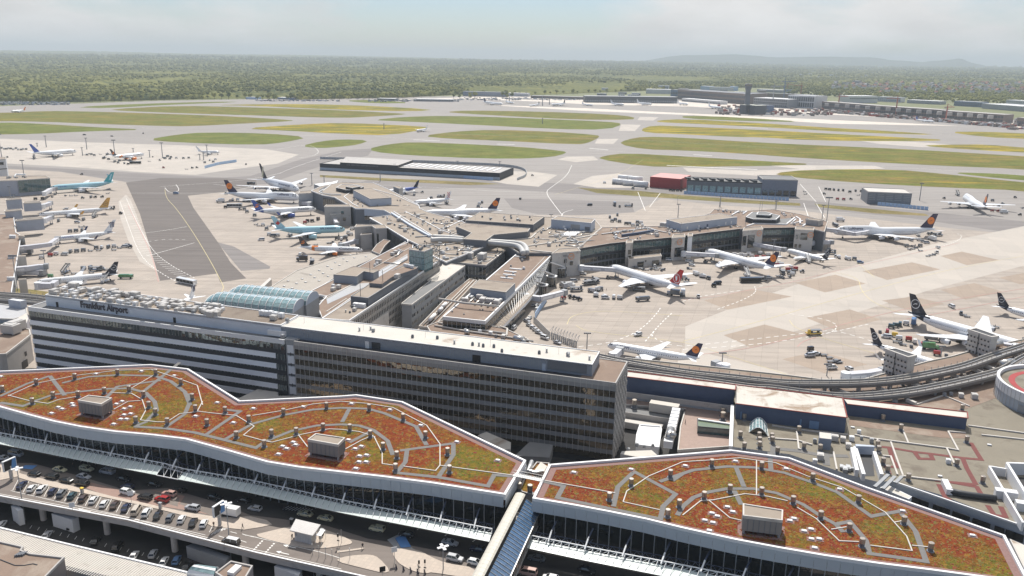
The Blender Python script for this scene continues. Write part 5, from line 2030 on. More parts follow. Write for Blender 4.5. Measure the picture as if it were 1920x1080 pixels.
# roofs and services between the grey office block and the wing
r=roof_block('service_roof','low brown service roof with pipes between the office wings','roof',[(800,612),(832,600),(912,610),(946,616),(990,636),(1000,652),(940,648),(860,632),(806,622)],8,0,GREY,BROWNR,CONCL)
pipes(r,[[(815,612),(870,622),(940,632),(1000,642)],[(822,607),(880,618),(950,627)],[(938,614),(951,618),(950,630),(942,636)]],8,.5,PIPE)
units(r,[(873,621),(876,614),(900,624),(930,632),(920,628),(944,634)],8,(1,2,3),12)
mb=MB()
mb.tube([W(872,622,9),W(880,623,9)],1.2,12)
mb.tube([W(964,634,9),W(982,637,9)],1.5,12)
mb.tube([W(982,640,8),W(982,640,14)],1.1,12)
part('tank',mb,STEEL,r,smooth=True)
r=roof_block('service_roof','narrow lane of pipes and ducts beside the second office wing','roof',[(785,612),(812,615),(895,526),(880,523),(840,555)],4,0,GREY,BROWNR,CONCL)
pipes(r,[[(800,610),(880,530)],[(806,612),(888,527)],[(793,611),(830,575)]],4,.35,PIPE)
mb=MB()
for q0,q1 in(((805,600),(815,590)),((823,583),(828,578)),((828,576),(836,569))):
 mb.tube([W(q0[0],q0[1],6),W(q1[0],q1[1],6)],1.0,12)
part('tank',mb,WHITE,r,smooth=True)
# --- barrel vaults
for lab,base,zr in(('glass barrel vault with teal panes nearest the white office block',[(384,568),(549,588),(572,571),(404,554)],22.0),('glass barrel vault with teal panes behind the first one',[(425,554.5),(574,573),(598,557),(446,541)],22.0)):
 B=WP(base,zr)
 r=thing('glass_vault',lab,'glass roof',sum(B,Vector())/4,0,'pair of glass barrel vaults')
 mb=MB()
 mb.prism([Vector((p.x,p.y,zr))for p in B],8)
 part('base',mb,GREY,r)
 nb,na=13,7
 def pt(s,t):
  lo,hi=B[0].lerp(B[1],s),B[3].lerp(B[2],s)
  an=math.pi*t
  c_=(lo+hi)/2
  hw=(hi-lo).length/2
  cl=min(1,.35+s*6)
  return c_+(lo-hi)/2*math.cos(an)+Vector((0,0,hw*.62*cl*math.sin(an)))
 ribs=MB()
 for i in range(nb):
  for j in range(na):
   s0,s1,t0,t1=i/nb+.006,(i+1)/nb-.006,j/na,(j+1)/na
   g=MB()
   g.poly([pt(s0,t0),pt(s1,t0),pt(s1,t1),pt(s0,t1)])
   part('vault_pane',g,GLASSP if j<3 else M('vault_top_glass',(.42,.50,.52),.25,.08,.3),r)
 for i in range(nb+1):
  L_=[pt(i/nb,j/14)+Vector((0,0,.05))for j in range(15)]
  ribs.tube(L_,.16,6)
 for j in range(na+1):
  ribs.bar(pt(0,j/na)+Vector((0,0,.08)),pt(1,j/na)+Vector((0,0,.08)),.1)
 part('vault_ribs',ribs,WHITE,r)
 g=MB()
 L_=[pt(1,j/14)for j in range(15)]
 g.poly(L_)
 part('end_lunette',g,PBLUE,r)
# --- pale hall roof with skylights, and the brown strips beside it
sh=[(498,546),(556,508),(640,480),(704,474),(716,478),(665,500),(628,520),(592,549),(575,556)]
r=roof_block('skylight_hall','pale concrete hall roof dotted with small white skylights behind the glass vaults','hall',sh,8,0,SLATE,M('hall_concrete',(.39,.355,.31),.9,.1,.15,stain=((.28,.25,.215),.1,.55)),None)
skylights(r,k6(560,450,[(580,170),(505,213),(412,257),(325,298),(232,345),(135,393),(40,440),(625,202),(545,242),(460,286),(372,328),(275,378),(180,425),(78,478),(757,190),(330,412),(230,462)])+[(548,541),(556,532),(540,527),(533,537)],8,False)
copings(r,[[(498,545),(556,508),(640,480),(704,473)],[(575,556),(628,520),(665,500)]],8,.5,.3,CONCL)
st=[(578,549),(673,500),(763,452),(776,455),(768,498),(700,533),(658,560),(604,597),(595,575),(612,556),(590,552)]
r=roof_block('pier_wing','brown and silver striped roof wing between the skylight hall and the long office wing','pier building',st,13.5,0,SLATE,BROWNR,WHITE)
mb=MB()
mb.poly(WP([(614,570),(690,535),(692,530),(664,532),(612,560)],13.55))
mb.poly(WP([(706,522),(764,486),(764,476),(700,515)],13.55))
part('silver_roof',mb,M('silver_roof',(.38,.38,.38),.4,.1,.3,metal=.3),r)
copings(r,[[(606,559),(640,544),(672,528)],[(600,566),(625,553),(660,534)],[(712,507),(764,478)],[(716,511),(765,483)],[(700,503),(752,474),(770,464)],[(650,560),(612,585)]],13.5,.5,.3,CONCL)
pipes(r,[[(720,494),(748,496),(764,487)],[(745,478),(752,470)],[(742,482),(755,472)]],13.5,.4,STEEL)
units(r,[(710,493),(703,499),(707,496),(742,475),(748,471),(736,479),(625,545),(633,528),(625,539),(635,541)],13.5,(1,2,0),14)
bxs=WP([(625,515),(669,518.5),(682,509),(700,512),(710,507),(662,499)],18)
mb=MB()
mb.prism(bxs,13.4,0,1)
part('rooftop_storey',mb,[M('grey_blue_panels',(.30,.335,.385)),TANR],r)
mb=MB()
ring(mb,[Vector((p.x,p.y,0))for p in bxs],.3,17.6,18.2)
part('rooftop_coping',mb,CONCL,r)
roof_block('sloped_roof_link','small brown sloped roof beside the concrete gate block','roof',[(697,471),(712,477),(722,461),(732,452),(720,449),(706,459)],9,0,SLATE,BROWNR,CONCL)
roof_block('loading_canopy','slim grey canopy wall at the edge of the pale skylight hall','canopy',[(486,537),(491,541),(510,523),(506,520)],5,0,CONCL,CONCL,None)
# --- Y-shaped pier: left arm, hub, right arm
ZP=15.0
PL=[(583,358),(600,350),(640,341.5),(700,343),(733,357),(786,385),(787,391),(800,397),(868,416),(935,452),(836,492),(806,477),(790,462),(764,450),(726,427),(693,408.5),(736,403),(720,394.5),(683,391.5),(667,391.5),(658,387),
 (648,382),(627,370),(605,366)]
r=roof_block('pier_building','left arm of the forked pier with a ring shaped roof at its end','pier building',PL,ZP,0,SLATE,TANR,WHITE)
P=WP(PL,ZP)
for i,j in((15,14),(14,13),(18,17),(22,21),(23,22)):
 glazed(r,P[i],P[j],6,12.5,3.0,GLASSD,-.1,STEELD)
band(r,P[16],P[17],9.5,14.4,PBLUE,.15)
band(r,P[17],P[18],9.5,14.4,PBLUE,.15)
band(r,P[5],P[6],9.5,14.4,PBLUE,.15)
copings(r,[[(733,398),(760,415),(810,446),(826,449)],[(738,397),(770,417),(812,443)],[(760,397),(790,412),(826,431),(845,438)],[(693,409),(726,427),(764,450),(765,454)],[(645,369),(662,383),(672,388)],
 [(663,357),(645,369)],[(607,355),(598,360),(605,363),(640,365)],[(620,347),(606,358)],[(697,354),(740,366),(785,386)],[(765,455),(745,463),(736,468)],[(830,430),(870,412)],[(840,426),(862,415)],[(820,448),(870,436)]],ZP,.6,.4)
blue_strip=MB()
strip(blue_strip,WP([(735,402),(770,425),(806,445)],ZP),1.8,1.4)
part('pale_blue_duct',blue_strip,PBLUE,r)
bb=WP([(662,356.5),(694,373.3),(734,371),(697,353)],21)
mb=MB()
mb.prism(bb,ZP-.1,0,1)
part('rooftop_storey',mb,[PBLUE,TANR],r)
mb=MB()
ring(mb,[Vector((p.x,p.y,0))for p in bb],.35,20.6,21.25)
part('rooftop_coping',mb,CONCL,r)
for q,hh in(([(630,352),(648,356),(668,356),(682,350),(668,347),(640,346)],18),([(648,350),(660,352.5),(676,350),(663,347)],20)):
 mb=MB()
 mb.prism(WP(q,hh),ZP-.1,0,1)
 part('ring_core',mb,[DARK,TANR],r)
 mb=MB()
 ring(mb,[Vector((p.x,p.y,0))for p in WP(q,hh)],.5,hh-.5,hh+.3)
 part('ring_core_coping',mb,WHITE,r)
mb=MB()
sl_=[(598,352),(603,350.5),(608,353),(600,361),(612,366),(640,368),(636,370),(606,368),(596,362)]
strip(mb,WP([(612,350),(601,356),(603,362),(620,366),(640,366)],ZP),2.4,.25)
part('ring_gutter',mb,DARK,r)
clutter(r,[(700,400),(735,405),(800,440),(770,450)],ZP,14,71,.5,5)
clutter(r,[(740,398),(790,400),(868,420),(915,450),(830,445)],ZP,26,72,.55,16)
clutter(r,[(650,372),(690,378),(740,372),(775,384),(735,390),(668,388)],ZP,12,73,.5,3)
clutter(r,[(770,465),(800,450),(925,455),(836,488)],ZP,26,74,.4,18)
PC=[(872,415),(900,402),(1021,407),(1115,411),(1128,427),(1084,466),(1040,474),(972,474),(938,453)]
r=roof_block('pier_building','flat cluttered roof at the fork of the pier with two dark raised storeys','pier building',PC,ZP,0,SLATE,TANR,CONCL)
for q,zz,nm in(([(873,413.5),(1000,421.5),(1021,406.5),(900,398)],20,'a'),([(856,425),(870,418.5),(994,428.5),(990,434.5),(926,440.5),(911,451.5),(869,448.5),(884,437)],19.5,'b')):
 Q=WP(q,zz)
 mb=MB()
 mb.prism(Q,ZP-.1,0,1)
 part('raised_storey',mb,[SLATE,TANR],r)
 mb=MB()
 ring(mb,[Vector((p.x,p.y,0))for p in Q],.4,zz-.4,zz+.3)
 part('raised_storey_coping',mb,CONCL,r)
 rd=MB()
 for k in range(5):
  p=Q[0].lerp(Q[2],.12+.18*k)
  rd.tube([(p.x,p.y,zz),(p.x,p.y,zz+4)],.06,5)
 part('lightning_rods',rd,STEELD,r)
clutter(r,[(905,403),(1010,409),(995,418),(890,412)],20,8,75,.6)
Q=WP([(1033.5,411.5),(1108.5,418.5),(1116,411),(1045,405.5)],21.5)
mb=MB()
mb.prism(Q,ZP-.1,0,1)
part('blue_grey_storey',mb,[PBLUE,TANR],r)
mb=MB()
ring(mb,[Vector((p.x,p.y,0))for p in Q],.35,21.1,21.75)
part('blue_grey_storey_coping',mb,WHITE,r)
band(r,Q[0].lerp(Q[1],.5),Q[0].lerp(Q[1],.73),15.2,19.5,GREY,.12,.15,'double_door')
band(r,Q[0].lerp(Q[1],.85),Q[0].lerp(Q[1],.97),16.0,18.6,SLATE,.12,.15,'louvre_panel')
band(r,Q[0].lerp(Q[1],.30),Q[0].lerp(Q[1],.36),16.0,17.8,WHITE,.12,.15,'white_panel')
for run in([(808,450),(830,448.5),(869,451)],[(812,444),(840,445),(869,447.5)],[(914,455),(950,458),(972,461),(979,468),(981,475)],[(918,452.5),(955,454.5),(980,457),(988,466),(988,474)]):
 mb=MB()
 mb.tube([p for p in smooth_line(WP(run,17),2)],1.7,12)
 part('big_white_duct',mb,M('duct_grey_white',(.50,.49,.47),.5,.08,.3),r,smooth=True)
clutter(r,[(1000,430),(1040,425),(1115,432),(1080,460),(1000,466),(990,448)],ZP,34,76,.35,26)
copings(r,[[(950,452),(995,447),(1005,438)],[(990,462),(1060,452),(1120,440)],[(1050,437),(1080,438),(1110,433)],[(995,470),(1034,474)]],ZP,1.1,.6,CONCL)
mb=MB()
for k in range(5):
 strip(mb,[W(1054+k*5,443,ZP),W(1066+k*5,436,ZP)],2.2,.7)
part('roof_louvres',mb,WHITE,r)
PR=[(1084,467),(1143,457),(1187,452.5),(1260,445.5),(1327,436.5),(1387,429.5),(1432,428),(1490,427),(1527,430.5),(1546,435),(1552,416),(1500,402),(1450,393),(1400,396),(1338,393),(1330,401),(1250,424),(1128,427)]
r=roof_block('pier_building','right arm of the forked pier with a long glazed front and octagonal end','pier building',PR,ZP,0,SLATE,BROWNR,CONCL)
P=WP(PR,ZP)
for i in(0,1,2,3,4,6):
 for z0,z1,mt in((9.8,13.6,GLASST),(4.6,7.6,GLASSD),(0.3,3.2,GLASSD)):
  glazed(r,P[i],P[i+1],z0,z1,3.4,mt,-.1,STEELD)
 band(r,P[i],P[i+1],7.9,9.5,DARK,.05,.3,'dark_band')
 band(r,P[i],P[i+1],13.9,15.2,DARK,.25,.5,'roof_edge_band')
for i,q in enumerate(([(1169,407),(1196,420),(1276,419.5),(1384,409),(1352,401),(1250,404.5)],)):
 Q=WP([(1249.5,412),(1277,420),(1382.5,407.5),(1350,400.5)],20.5)
 mb=MB()
 mb.prism(Q,ZP-.1,0,1)
 part('blue_grey_storey',mb,[PBLUE,TANR],r)
 mb=MB()
 ring(mb,[Vector((p.x,p.y,0))for p in Q],.35,20.1,20.75)
 part('blue_grey_storey_coping',mb,WHITE,r)
 for k in(.1,.3,.45,.78,.88):
  band(r,Q[1].lerp(Q[2],k),Q[1].lerp(Q[2],k+.025),16.0,18,WHITE if k!=.45 else BLUEW,.12,.15,'door')
oc=[((1398,407),(1412,411),(1455,412),(1463,405),(1440,399),(1410,398)),((1418,402.5),(1443,404),(1448,401),(1436,397.5),(1421,397.5))]
for q,hh in zip(oc,(18.5,20.5)):
 Q=WP(q,hh)
 mb=MB()
 mb.prism(Q,ZP-.1,0,1)
 part('octagon_core',mb,[DARK,GREYR],r)
 mb=MB()
 ring(mb,[Vector((p.x,p.y,0))for p in Q],.7,hh-.6,hh+.3)
 part('octagon_core_coping',mb,WHITE,r)
copings(r,[[(1490,409),(1475,421)],[(1492,412),(1482,421),(1505,415)],[(1393,402),(1400,397)],[(1505,425),(1520,415)],[(1400,425),(1415,420),(1475,422)],[(1500,420),(1500,412),(1492,407)],[(1372,404),(1385,397)]],ZP,1.0,.8)
mb=MB()
mb.poly(WP([(1415,411),(1470,410),(1487,408),(1474,420),(1415,419)],ZP+.05))
part('dark_felt',mb,GREYR,r)
clutter(r,[(1135,430),(1240,426),(1330,425),(1385,425),(1270,440),(1150,453)],ZP,30,77,.4,18)
clutter(r,[(1340,395),(1395,397),(1400,400),(1360,399)],ZP,6,78,.4,2)
clutter(r,[(1460,398),(1500,405),(1540,418),(1490,424)],ZP,8,79,.4,3)
copings(r,[[(1128,440),(1180,433),(1215,428),(1230,433),(1250,437)],[(1150,445),(1165,449),(1176,447)]],ZP,1.0,.7,STEEL)
mb=MB()
strip(mb,WP([(1166,444),(1195,440),(1225,435)],ZP),1.2,1.8)
part('pale_blue_wall',mb,BLUEW,r)
units(r,[(1243,424),(1250,425),(1257,427),(1262,427)],ZP,(1,0),15,sc_=(1.3,1.6))
mb=MB()
for q in((1270,385),(1276,440),(1397,427),(1348,398),(1453,394),(1428,398),(1424,398)):
 p=W(q[0],q[1],ZP)
 mb.tube([(p.x,p.y,ZP),(p.x,p.y,ZP+9)],.14,6)
part('roof_masts',mb,GREY,r)
# --- concrete gate blocks
def emblem(root,a,c,t,z,rr=2.1):
 """round orange emblem: a ring with a bird in flight"""
 d=Vector((c.x-a.x,c.y-a.y,0)).normalized()
 n_=Vector((d.y,-d.x,0))
 if n_.dot(CAM-a)<0:
  n_=-n_
 o_=a.lerp(c,t)+n_*.12
 P_=lambda x,y,k=0:Vector((o_.x,o_.y,z))+d*x+Vector((0,0,y))+n_*k
 mb=MB()
 m_=28
 for k in range(m_):
  t0,t1=2*math.pi*k/m_,2*math.pi*(k+1)/m_
  mb.poly([P_(rr*math.cos(t0),rr*math.sin(t0)),P_(rr*math.cos(t1),rr*math.sin(t1)),P_(rr*.84*math.cos(t1),rr*.84*math.sin(t1)),P_(rr*.84*math.cos(t0),rr*.84*math.sin(t0))])
 for q in BIRD:
  mb.poly([P_(x*rr,y*rr)for x,y in q])
 part('round_emblem',mb,ORANGE,root)
BIRD=[[(-.62,-.38),(-.42,-.36),(-.1,.02),(-.22,.06)],[(-.22,.06),(-.1,.02),(.62,.42),(.66,.5)],[(-.1,.02),(.05,-.08),(.4,-.02),(.2,.1)],[(.2,.1),(.4,-.02),(.72,.12),(.5,.12)],[(-.2,.0),(-.6,.22),(-.35,.02)]]
def gate(label,px,z1,z0=0,wins=(),em=None,mat=CONCL,cat='gate block'):
 r=roof_block('gate_block',label,cat,px,z1,z0,mat,TANR,CONCL,'concrete gate blocks along the piers')
 P=WP(px,z1)
 for(i,j,t0,t1,za,zb)in wins:
  band(r,P[i].lerp(P[j],t0),P[i].lerp(P[j],t1),za,zb,GLASSD,.1,.15,'window')
 if em:
  emblem(r,P[em[0]],P[em[1]],em[2],em[3])
 return r
gate('concrete gate block with four square windows and orange emblem beside brown pier wing',[(1034,476),(1089,471),(1083,464.5),(1047,467)],16,0,
 ((0,1,.44,.53,9.2,11.6),(0,1,.64,.74,7.4,9.8),(0,1,.44,.53,4.0,6.4),(0,1,.44,.54,.3,2.0)),(0,1,.68,13.2))
gate('slim concrete stair pier with two slot windows in the glazed pier front',[(1173,457),(1187,455.5),(1187,450),(1175,451)],15.6,0,((0,1,.4,.8,8,11),(0,1,.4,.8,4.4,7)))
gate('concrete gate block with an orange emblem above a glass door amid the glazed front',[(1259,447),(1285,445),(1284,439),(1262,440)],16,0,((0,1,.3,.95,2.5,9),),(0,1,.62,13.0))
gate('white pillar beside the middle gate block of the glazed front',[(1289,444),(1299,443),(1299,438),(1290,438)],15.6,0,(),None,WHITEM)
gate('concrete gate block with a tall dark opening and an orange emblem on the glazed front',[(1392,433.5),(1431,430.5),(1428,425),(1395,427)],15.8,0,((0,1,.3,.62,3,12.5),(0,1,.05,.22,5,12)),(0,1,.82,13.2))
gate('concrete gate block with five dark windows and an orange emblem near the octagonal end',[(1490,430.5),(1526,432.5),(1527,427),(1492,425)],15.8,0,
 ((0,1,.1,.22,9,12),(0,1,.34,.7,8.5,13.5),(0,1,.08,.2,2.5,5),(0,1,.3,.42,2.5,5)),(0,1,.86,12.5))
gate('tall grey concrete tower at the far end of the glazed pier',[(1510,411.5),(1535,414.5),(1545,412.5),(1522,409)],19,0,((0,1,.35,.6,12,14.5),(1,2,.3,.7,8,15)),None,CONC)
gate('low concrete loading block with two dark doors under the glazed front',[(1178,487),(1241,480.5),(1238,475.5),(1177,482)],6.0,0,((0,1,.28,.46,0,3.6),(0,1,.72,.92,0,3.6),(0,1,.5,.54,3.2,4.4)))
gate('concrete gate block with one window beside the nose of the pale turquoise airliner',[(607.5,388),(658,388),(656,383.5),(612,384)],15.6,0,((0,1,.62,.73,9.5,12.2),(0,1,.68,.78,4.2,6.8)),None,CONC)
gate('lower concrete step of the gate block by the pale turquoise airliner',[(619,402),(657,399.5),(658,396),(622,398)],10,0,(),None,CONC)
gate('L shaped concrete gate block with a tall slot window near the orange tailed airliner',[(664,426.5),(697,424),(704,429),(726,428),(722,422),(668,421)],15.6,0,((2,3,.1,.25,4,12),),None,CONC)
gate('lower concrete step of the gate block near the orange tailed airliner',[(675.5,441),(698,439),(698,435),(678,437)],11,0,(),None,CONC)
gate('grey concrete gate block hiding the nose of the four engined airliner',[(559,363.5),(587.5,362),(585,357.5),(562,359)],13.5,0,(),None,M('gate_grey',(.40,.41,.43),.8,.08,.3))
gate('grey gate block beside the tail of the blue tailed airliner behind the pier',[(737,350),(748,354),(756,352),(744,348)],16,0,((0,1,.2,.6,9,12),),None,CONC)
roof_block('pier_link','low white roofed link behind the ring shaped pier end','link',[(588,345),(622,341),(634,338),(632,343),(600,349)],8,0,GREY,WHITE,None)
# --- stair cylinders with white sloping stairs
for i,(u,v,su,sv)in enumerate([(1017,553,1002,527),(1034,536,1018,508),(1051,519,1033,493)]):
 p=W(u,v,0)
 r=thing('gate_stair','round glazed drum with white sloping stair beside the brown wing, %s'%nth(i,3),'stair tower',p,0,'round stair drums beside the brown pier wing')
 mb=MB()
 mb.tube([(p.x,p.y,0),(p.x,p.y,6.0)],3.0,16)
 part('drum',mb,GLASSD,r)
 mb=MB()
 for k in range(16):
  an=2*math.pi*k/16
  mb.bar((p.x+3.05*math.cos(an),p.y+3.05*math.sin(an),0),(p.x+3.05*math.cos(an),p.y+3.05*math.sin(an),6),.16)
 part('drum_posts',mb,STEEL,r)
 mb=MB()
 mb.tube([(p.x,p.y,6.0),(p.x,p.y,6.5)],3.4,20)
 part('drum_roof',mb,WHITE,r)
 mb=MB()
 q=W(su,sv,13)
 mb.loft([[q+Vector((-.3,0,0)),q+Vector((.3,0,0)),q+Vector((.3,0,.6)),q+Vector((-.3,0,.6))],
  [Vector((p.x-2.2,p.y+.5,6.4)),Vector((p.x+2.2,p.y-.5,6.4)),Vector((p.x+2.2,p.y-.5,7.2)),Vector((p.x-2.2,p.y+.5,7.2))]])
 part('sloping_stair',mb,WHITE,r)
# --- boarding bridges
def jetbridge(label,pts,zc=5.2,wd=2.8,hh=2.7,legs=1,mat=None):
 Q=[W(u,v,zc)for u,v in pts]
 r=thing('boarding_bridge',label,'boarding bridge',(Q[0].x,Q[0].y,0),0,'boarding bridges')
 for i,(a,c)in enumerate(zip(Q,Q[1:])):
  mb=MB()
  d=(c-a).normalized()
  k=1-.06*i
  mb.bar(a-d*.2,c+d*.2,wd*k,hh*k)
  part('tunnel',mb,mat or M('bridge_panels',(.52,.52,.55),.5,.06,.3),r)
  n_=Vector((d.y,-d.x,0))
  if n_.dot(CAM-a)<0:
   n_=-n_
  ln=(c-a).length
  if ln>9:
   mb=MB()
   m_=int(ln/6)
   for e in range(m_):
    p=a+d*(ln*(e+.5)/m_)+n_*(wd*k/2+.03)
    mb.bar(p-d*(ln/m_*.38),p+d*(ln/m_*.38),.05,hh*.42)
   part('side_panels',mb,WHITE,r)
 for p in([Q[-1].lerp(Q[-2],.18)]+([Q[0]]if legs>1 else[])):
  mb=MB()
  for s in(-.8,.8):
   mb.bar((p.x+s,p.y,.2),(p.x+s,p.y,zc-hh/2),.35)
  mb.bar((p.x-1.4,p.y,.5),(p.x+1.4,p.y,.5),.7,.8)
  part('leg',mb,GREY,r)
 mb=MB()
 e=Q[-1]
 d=(Q[-1]-Q[-2]).normalized()
 an=math.atan2(d.y,d.x)
 mb.box((e.x,e.y,zc-hh*.55),(2.6,3.6,hh*1.1),an)
 part('cab',mb,GREY,r)
 mb=MB()
 p=Q[0]
 mb.tube([(p.x,p.y,zc-hh*.7),(p.x,p.y,zc+hh*.62)],2.0,14)
 part('rotunda',mb,WHITEM,r)
 return r
jetbridge('white boarding bridge reaching the nose of the red tailed airliner',[(1090,502),(1130,504.5),(1163,506.5)])
jetbridge('white boarding bridge reaching the nose of the purple tailed airliner',[(1282,475.5),(1310,477),(1344,479)])
jetbridge('long boarding bridge reaching the small black tailed airliner',[(1398,455),(1425,460),(1470,468)])
jetbridge('short unused boarding bridge at the octagonal pier end',[(1522,455),(1540,454.5),(1559,454)])
jetbridge('angled boarding bridge wrapping round the nose of the four engined airliner by the end tower',[(1545,430),(1572,433),(1602,439),(1622,436),(1634,431)],6.0,3.0,2.8,2)
jetbridge('boarding bridge standing free on the apron beyond the glass stair drums',[(985,556),(1012,560),(1036,554),(1058,548)],5.4,2.8,2.8,1)
jetbridge('pale boarding bridge at the tail side of the left gate by the orange tailed airliner',[(668,452),(655,456),(640,460)])
jetbridge('short boarding bridge by the pale turquoise airliner nose',[(632,409),(628,414),(632,420)])
jetbridge('boarding bridge over the nose of the blue tailed twin engined airliner',[(580,382),(572,381),(563,381)])
jetbridge('small boarding bridge at the nose of the checked tail airliner behind the pier',[(770,388),(777,385),(783,383)])
# ================================================================== right-hand roofs, tracks and drum
n4=lambda p:T(1440,640,4,p)
g5=lambda p:T(1160,660,5.4,p)
ZL=9.0
low=[(1172,671),(1345,689),(1480,704),(1540,711.5),(1615,712.5),(1740,677.5),(1785,668),(1830,655),(1915,637),(2100,600),(2300,700),(2300,1010),(1960,1010),(1918,987),(1760,927),(1670,901.5),(1650,905),(1590,890),(1480,852),(1372,838),(1372,800),(1380,762),(1172,735)]
r=roof_block('service_building','wide low service building with grey felt and brown gravel roofs at the right','building',low,ZL,0,FASC,OLIVER,None)
mb=MB()
mb.poly(WP([(1173,675),(1345,692),(1480,707),(1540,714.5),(1615,715.5),(1740,680),(1785,671),(1830,658),(1915,640),(2100,603),(2160,640),(1900,690),(1877,715),(1870,745),(1820,764),(1790,772),(1590,745),(1380,720),(1173,693)],ZL+.04))
part('gravel_roof',mb,BROWNR,r)
mb=MB()
mb.poly(WP([(1592,786),(1640,793),(1810,812),(1815,822),(1768,821),(1592,797)],ZL+.04))
part('gravel_strip',mb,BROWNR,r)
mb=MB()
for a,c in zip(low[:9],low[1:10]):
 mb.bar(W(a[0],a[1],ZL+.2),W(c[0],c[1],ZL+.2),.5,.5)
part('roof_edge',mb,CONCL,r)
copings(r,[n4([(30,635),(215,665),(400,685),(600,705)]),n4([(0,730),(215,745),(330,780)]),n4([(215,680),(230,810),(245,815)]),n4([(650,705),(800,735),(1340,805),(1425,820),(1350,680)]),n4([(1340,808),(1395,920)]),
 n4([(920,760),(1010,1010)]),n4([(820,740),(830,850)]),n4([(860,862),(920,868),(970,1005)]),n4([(1000,1015),(1300,1050),(1330,1060)]),n4([(1010,670),(1050,765)]),n4([(1500,635),(1920,692)]),
 n4([(1600,705),(1920,740)]),n4([(1110,478),(1330,405)]),n4([(1330,415),(1510,490)]),n4([(490,835),(515,965)]),n4([(620,820),(665,990)]),n4([(1350,680),(1480,690)])],ZL,.55,.45,PIPE,'pipe_run')
for k,run in enumerate([n4([(835,790),(910,797),(1100,830),(1230,845),(1460,875),(1600,888),(1520,760)]),n4([(910,800),(940,900),(980,945),(890,938),(910,995)]),n4([(1460,878),(1490,950),(1560,1075)]),n4([(1100,832),(1135,880),(1235,884),(1215,840)]),n4([(1250,1045),(1560,1075)])]):
 mb=MB()
 strip(mb,WP(run,ZL),1.5,.03)
 part('red_walkway',mb,M('red_walkway',(.165,.05,.045),.9,.15,.8),r)
for k,run in enumerate([T(1640,860,4.91,[(570,195),(940,260),(975,320)]),T(1640,860,4.91,[(590,235),(650,355),(700,380)]),T(1640,860,4.91,[(1040,430),(1100,520),(1205,535),(1160,440)])]):
 mb=MB()
 strip(mb,WP(run,ZL),1.5,.03)
 part('red_walkway',mb,M('red_walkway',(.165,.05,.045)),r)
for run in(n4([(60,805),(230,822),(400,855),(600,862)]),n4([(430,830),(440,930)]),n4([(0,1000),(20,905),(40,850),(45,780)])):
 mb=MB()
 strip(mb,WP(run,ZL),2.2,.05)
 part('walkway',mb,WALK,r)
vents(r,n4([(230,685),(32,765),(268,810),(995,670),(1488,760),(1413,935),(820,795),(828,835),(862,925),(895,985),(390,825),(1455,520),(860,598),(1050,1045),(1608,1065),(70,845),(1010,330),(470,362),(1465,285)])+g5([(1230,870),(1420,880),(1425,930),(1425,975),(1550,890),(1270,985),(1605,1030),(1270,690),(1580,715)]),ZL,.85)
skylights(r,n4([(1660,780),(1290,1015),(635,648),(740,390)]),ZL,False)
units(r,n4([(600,800),(625,745),(700,735),(560,750),(495,745),(350,760),(1545,430),(1320,410),(1370,408),(1445,420),(255,365),(950,458),(1075,235),(1350,915),(390,885),(350,915),(680,690),(775,760)]),ZL,(0,2,3),21)
units(r,n4([(550,955),(600,965),(630,970),(575,975)]),ZL,(4,3),22)
cab=WP(n4([(385,680),(475,690),(478,735),(385,725)]),13)
mb=MB()
mb.prism(cab,ZL)
part('plant_cabin',mb,M('blue_grey_cabin',(.25,.29,.36),.6,.06,.3),r)
mb=MB()
mb.poly([(p.x,p.y,13.03)for p in offset(cab,.1)])
part('plant_cabin_roof',mb,DIRTYW,r)
# light well with white fins
mb=MB()
Q=WP(n4([(655,770),(790,780),(800,790),(660,785)]),12)
mb.prism(Q,3)
part('lightwell_head',mb,PBLUE,r)
mb=MB()
for a,c in(((650,810),(715,1020)),((628,820),(665,990)),((795,850),(850,1020))):
 p,q=n4([a,c])
 mb.bar(W(p[0],p[1],ZL+1.2),W(q[0],q[1],ZL+1.2),1.1,2.4)
part('lightwell_fins',mb,WHITE,r)
mb=MB()
mb.poly(WP(n4([(715,940),(790,935),(800,1010),(720,1010)]),ZL+.06))
mb.poly(WP(n4([(690,830),(790,830),(790,935),(715,940)]),ZL+.065))
part('lightwell_shaft',mb,BLACK,r)
# small vault on that roof
B=WP(g5([(1320,815),(1515,855),(1500,735),(1330,725)]),ZL)
mb,fr=MB(),MB()
for k in range(6):
 for j in range(3):
  def vp(s,t):
   lo,hi=B[0].lerp(B[3],t),B[1].lerp(B[2],t)
   return lo.lerp(hi,s)+Vector((0,0,2.6*math.sin(math.pi*s)))
  s0,s1,t0,t1=k/6+.01,(k+1)/6-.01,j/3+.01,(j+1)/3-.01
  mb.poly([vp(s0,t0),vp(s1,t0),vp(s1,t1),vp(s0,t1)])
for j in range(4):
 fr.tube([vp(s/10,j/3)for s in range(11)],.12,6)
for k in range(7):
 fr.bar(vp(k/6,0),vp(k/6,1),.14)
part('small_vault_glass',mb,GLASSP,r)
part('small_vault_bars',fr,WHITE,r)
mb=MB()
mb.poly([vp(s/10,0)for s in range(11)])
part('small_vault_end',mb,GLASSD,r)
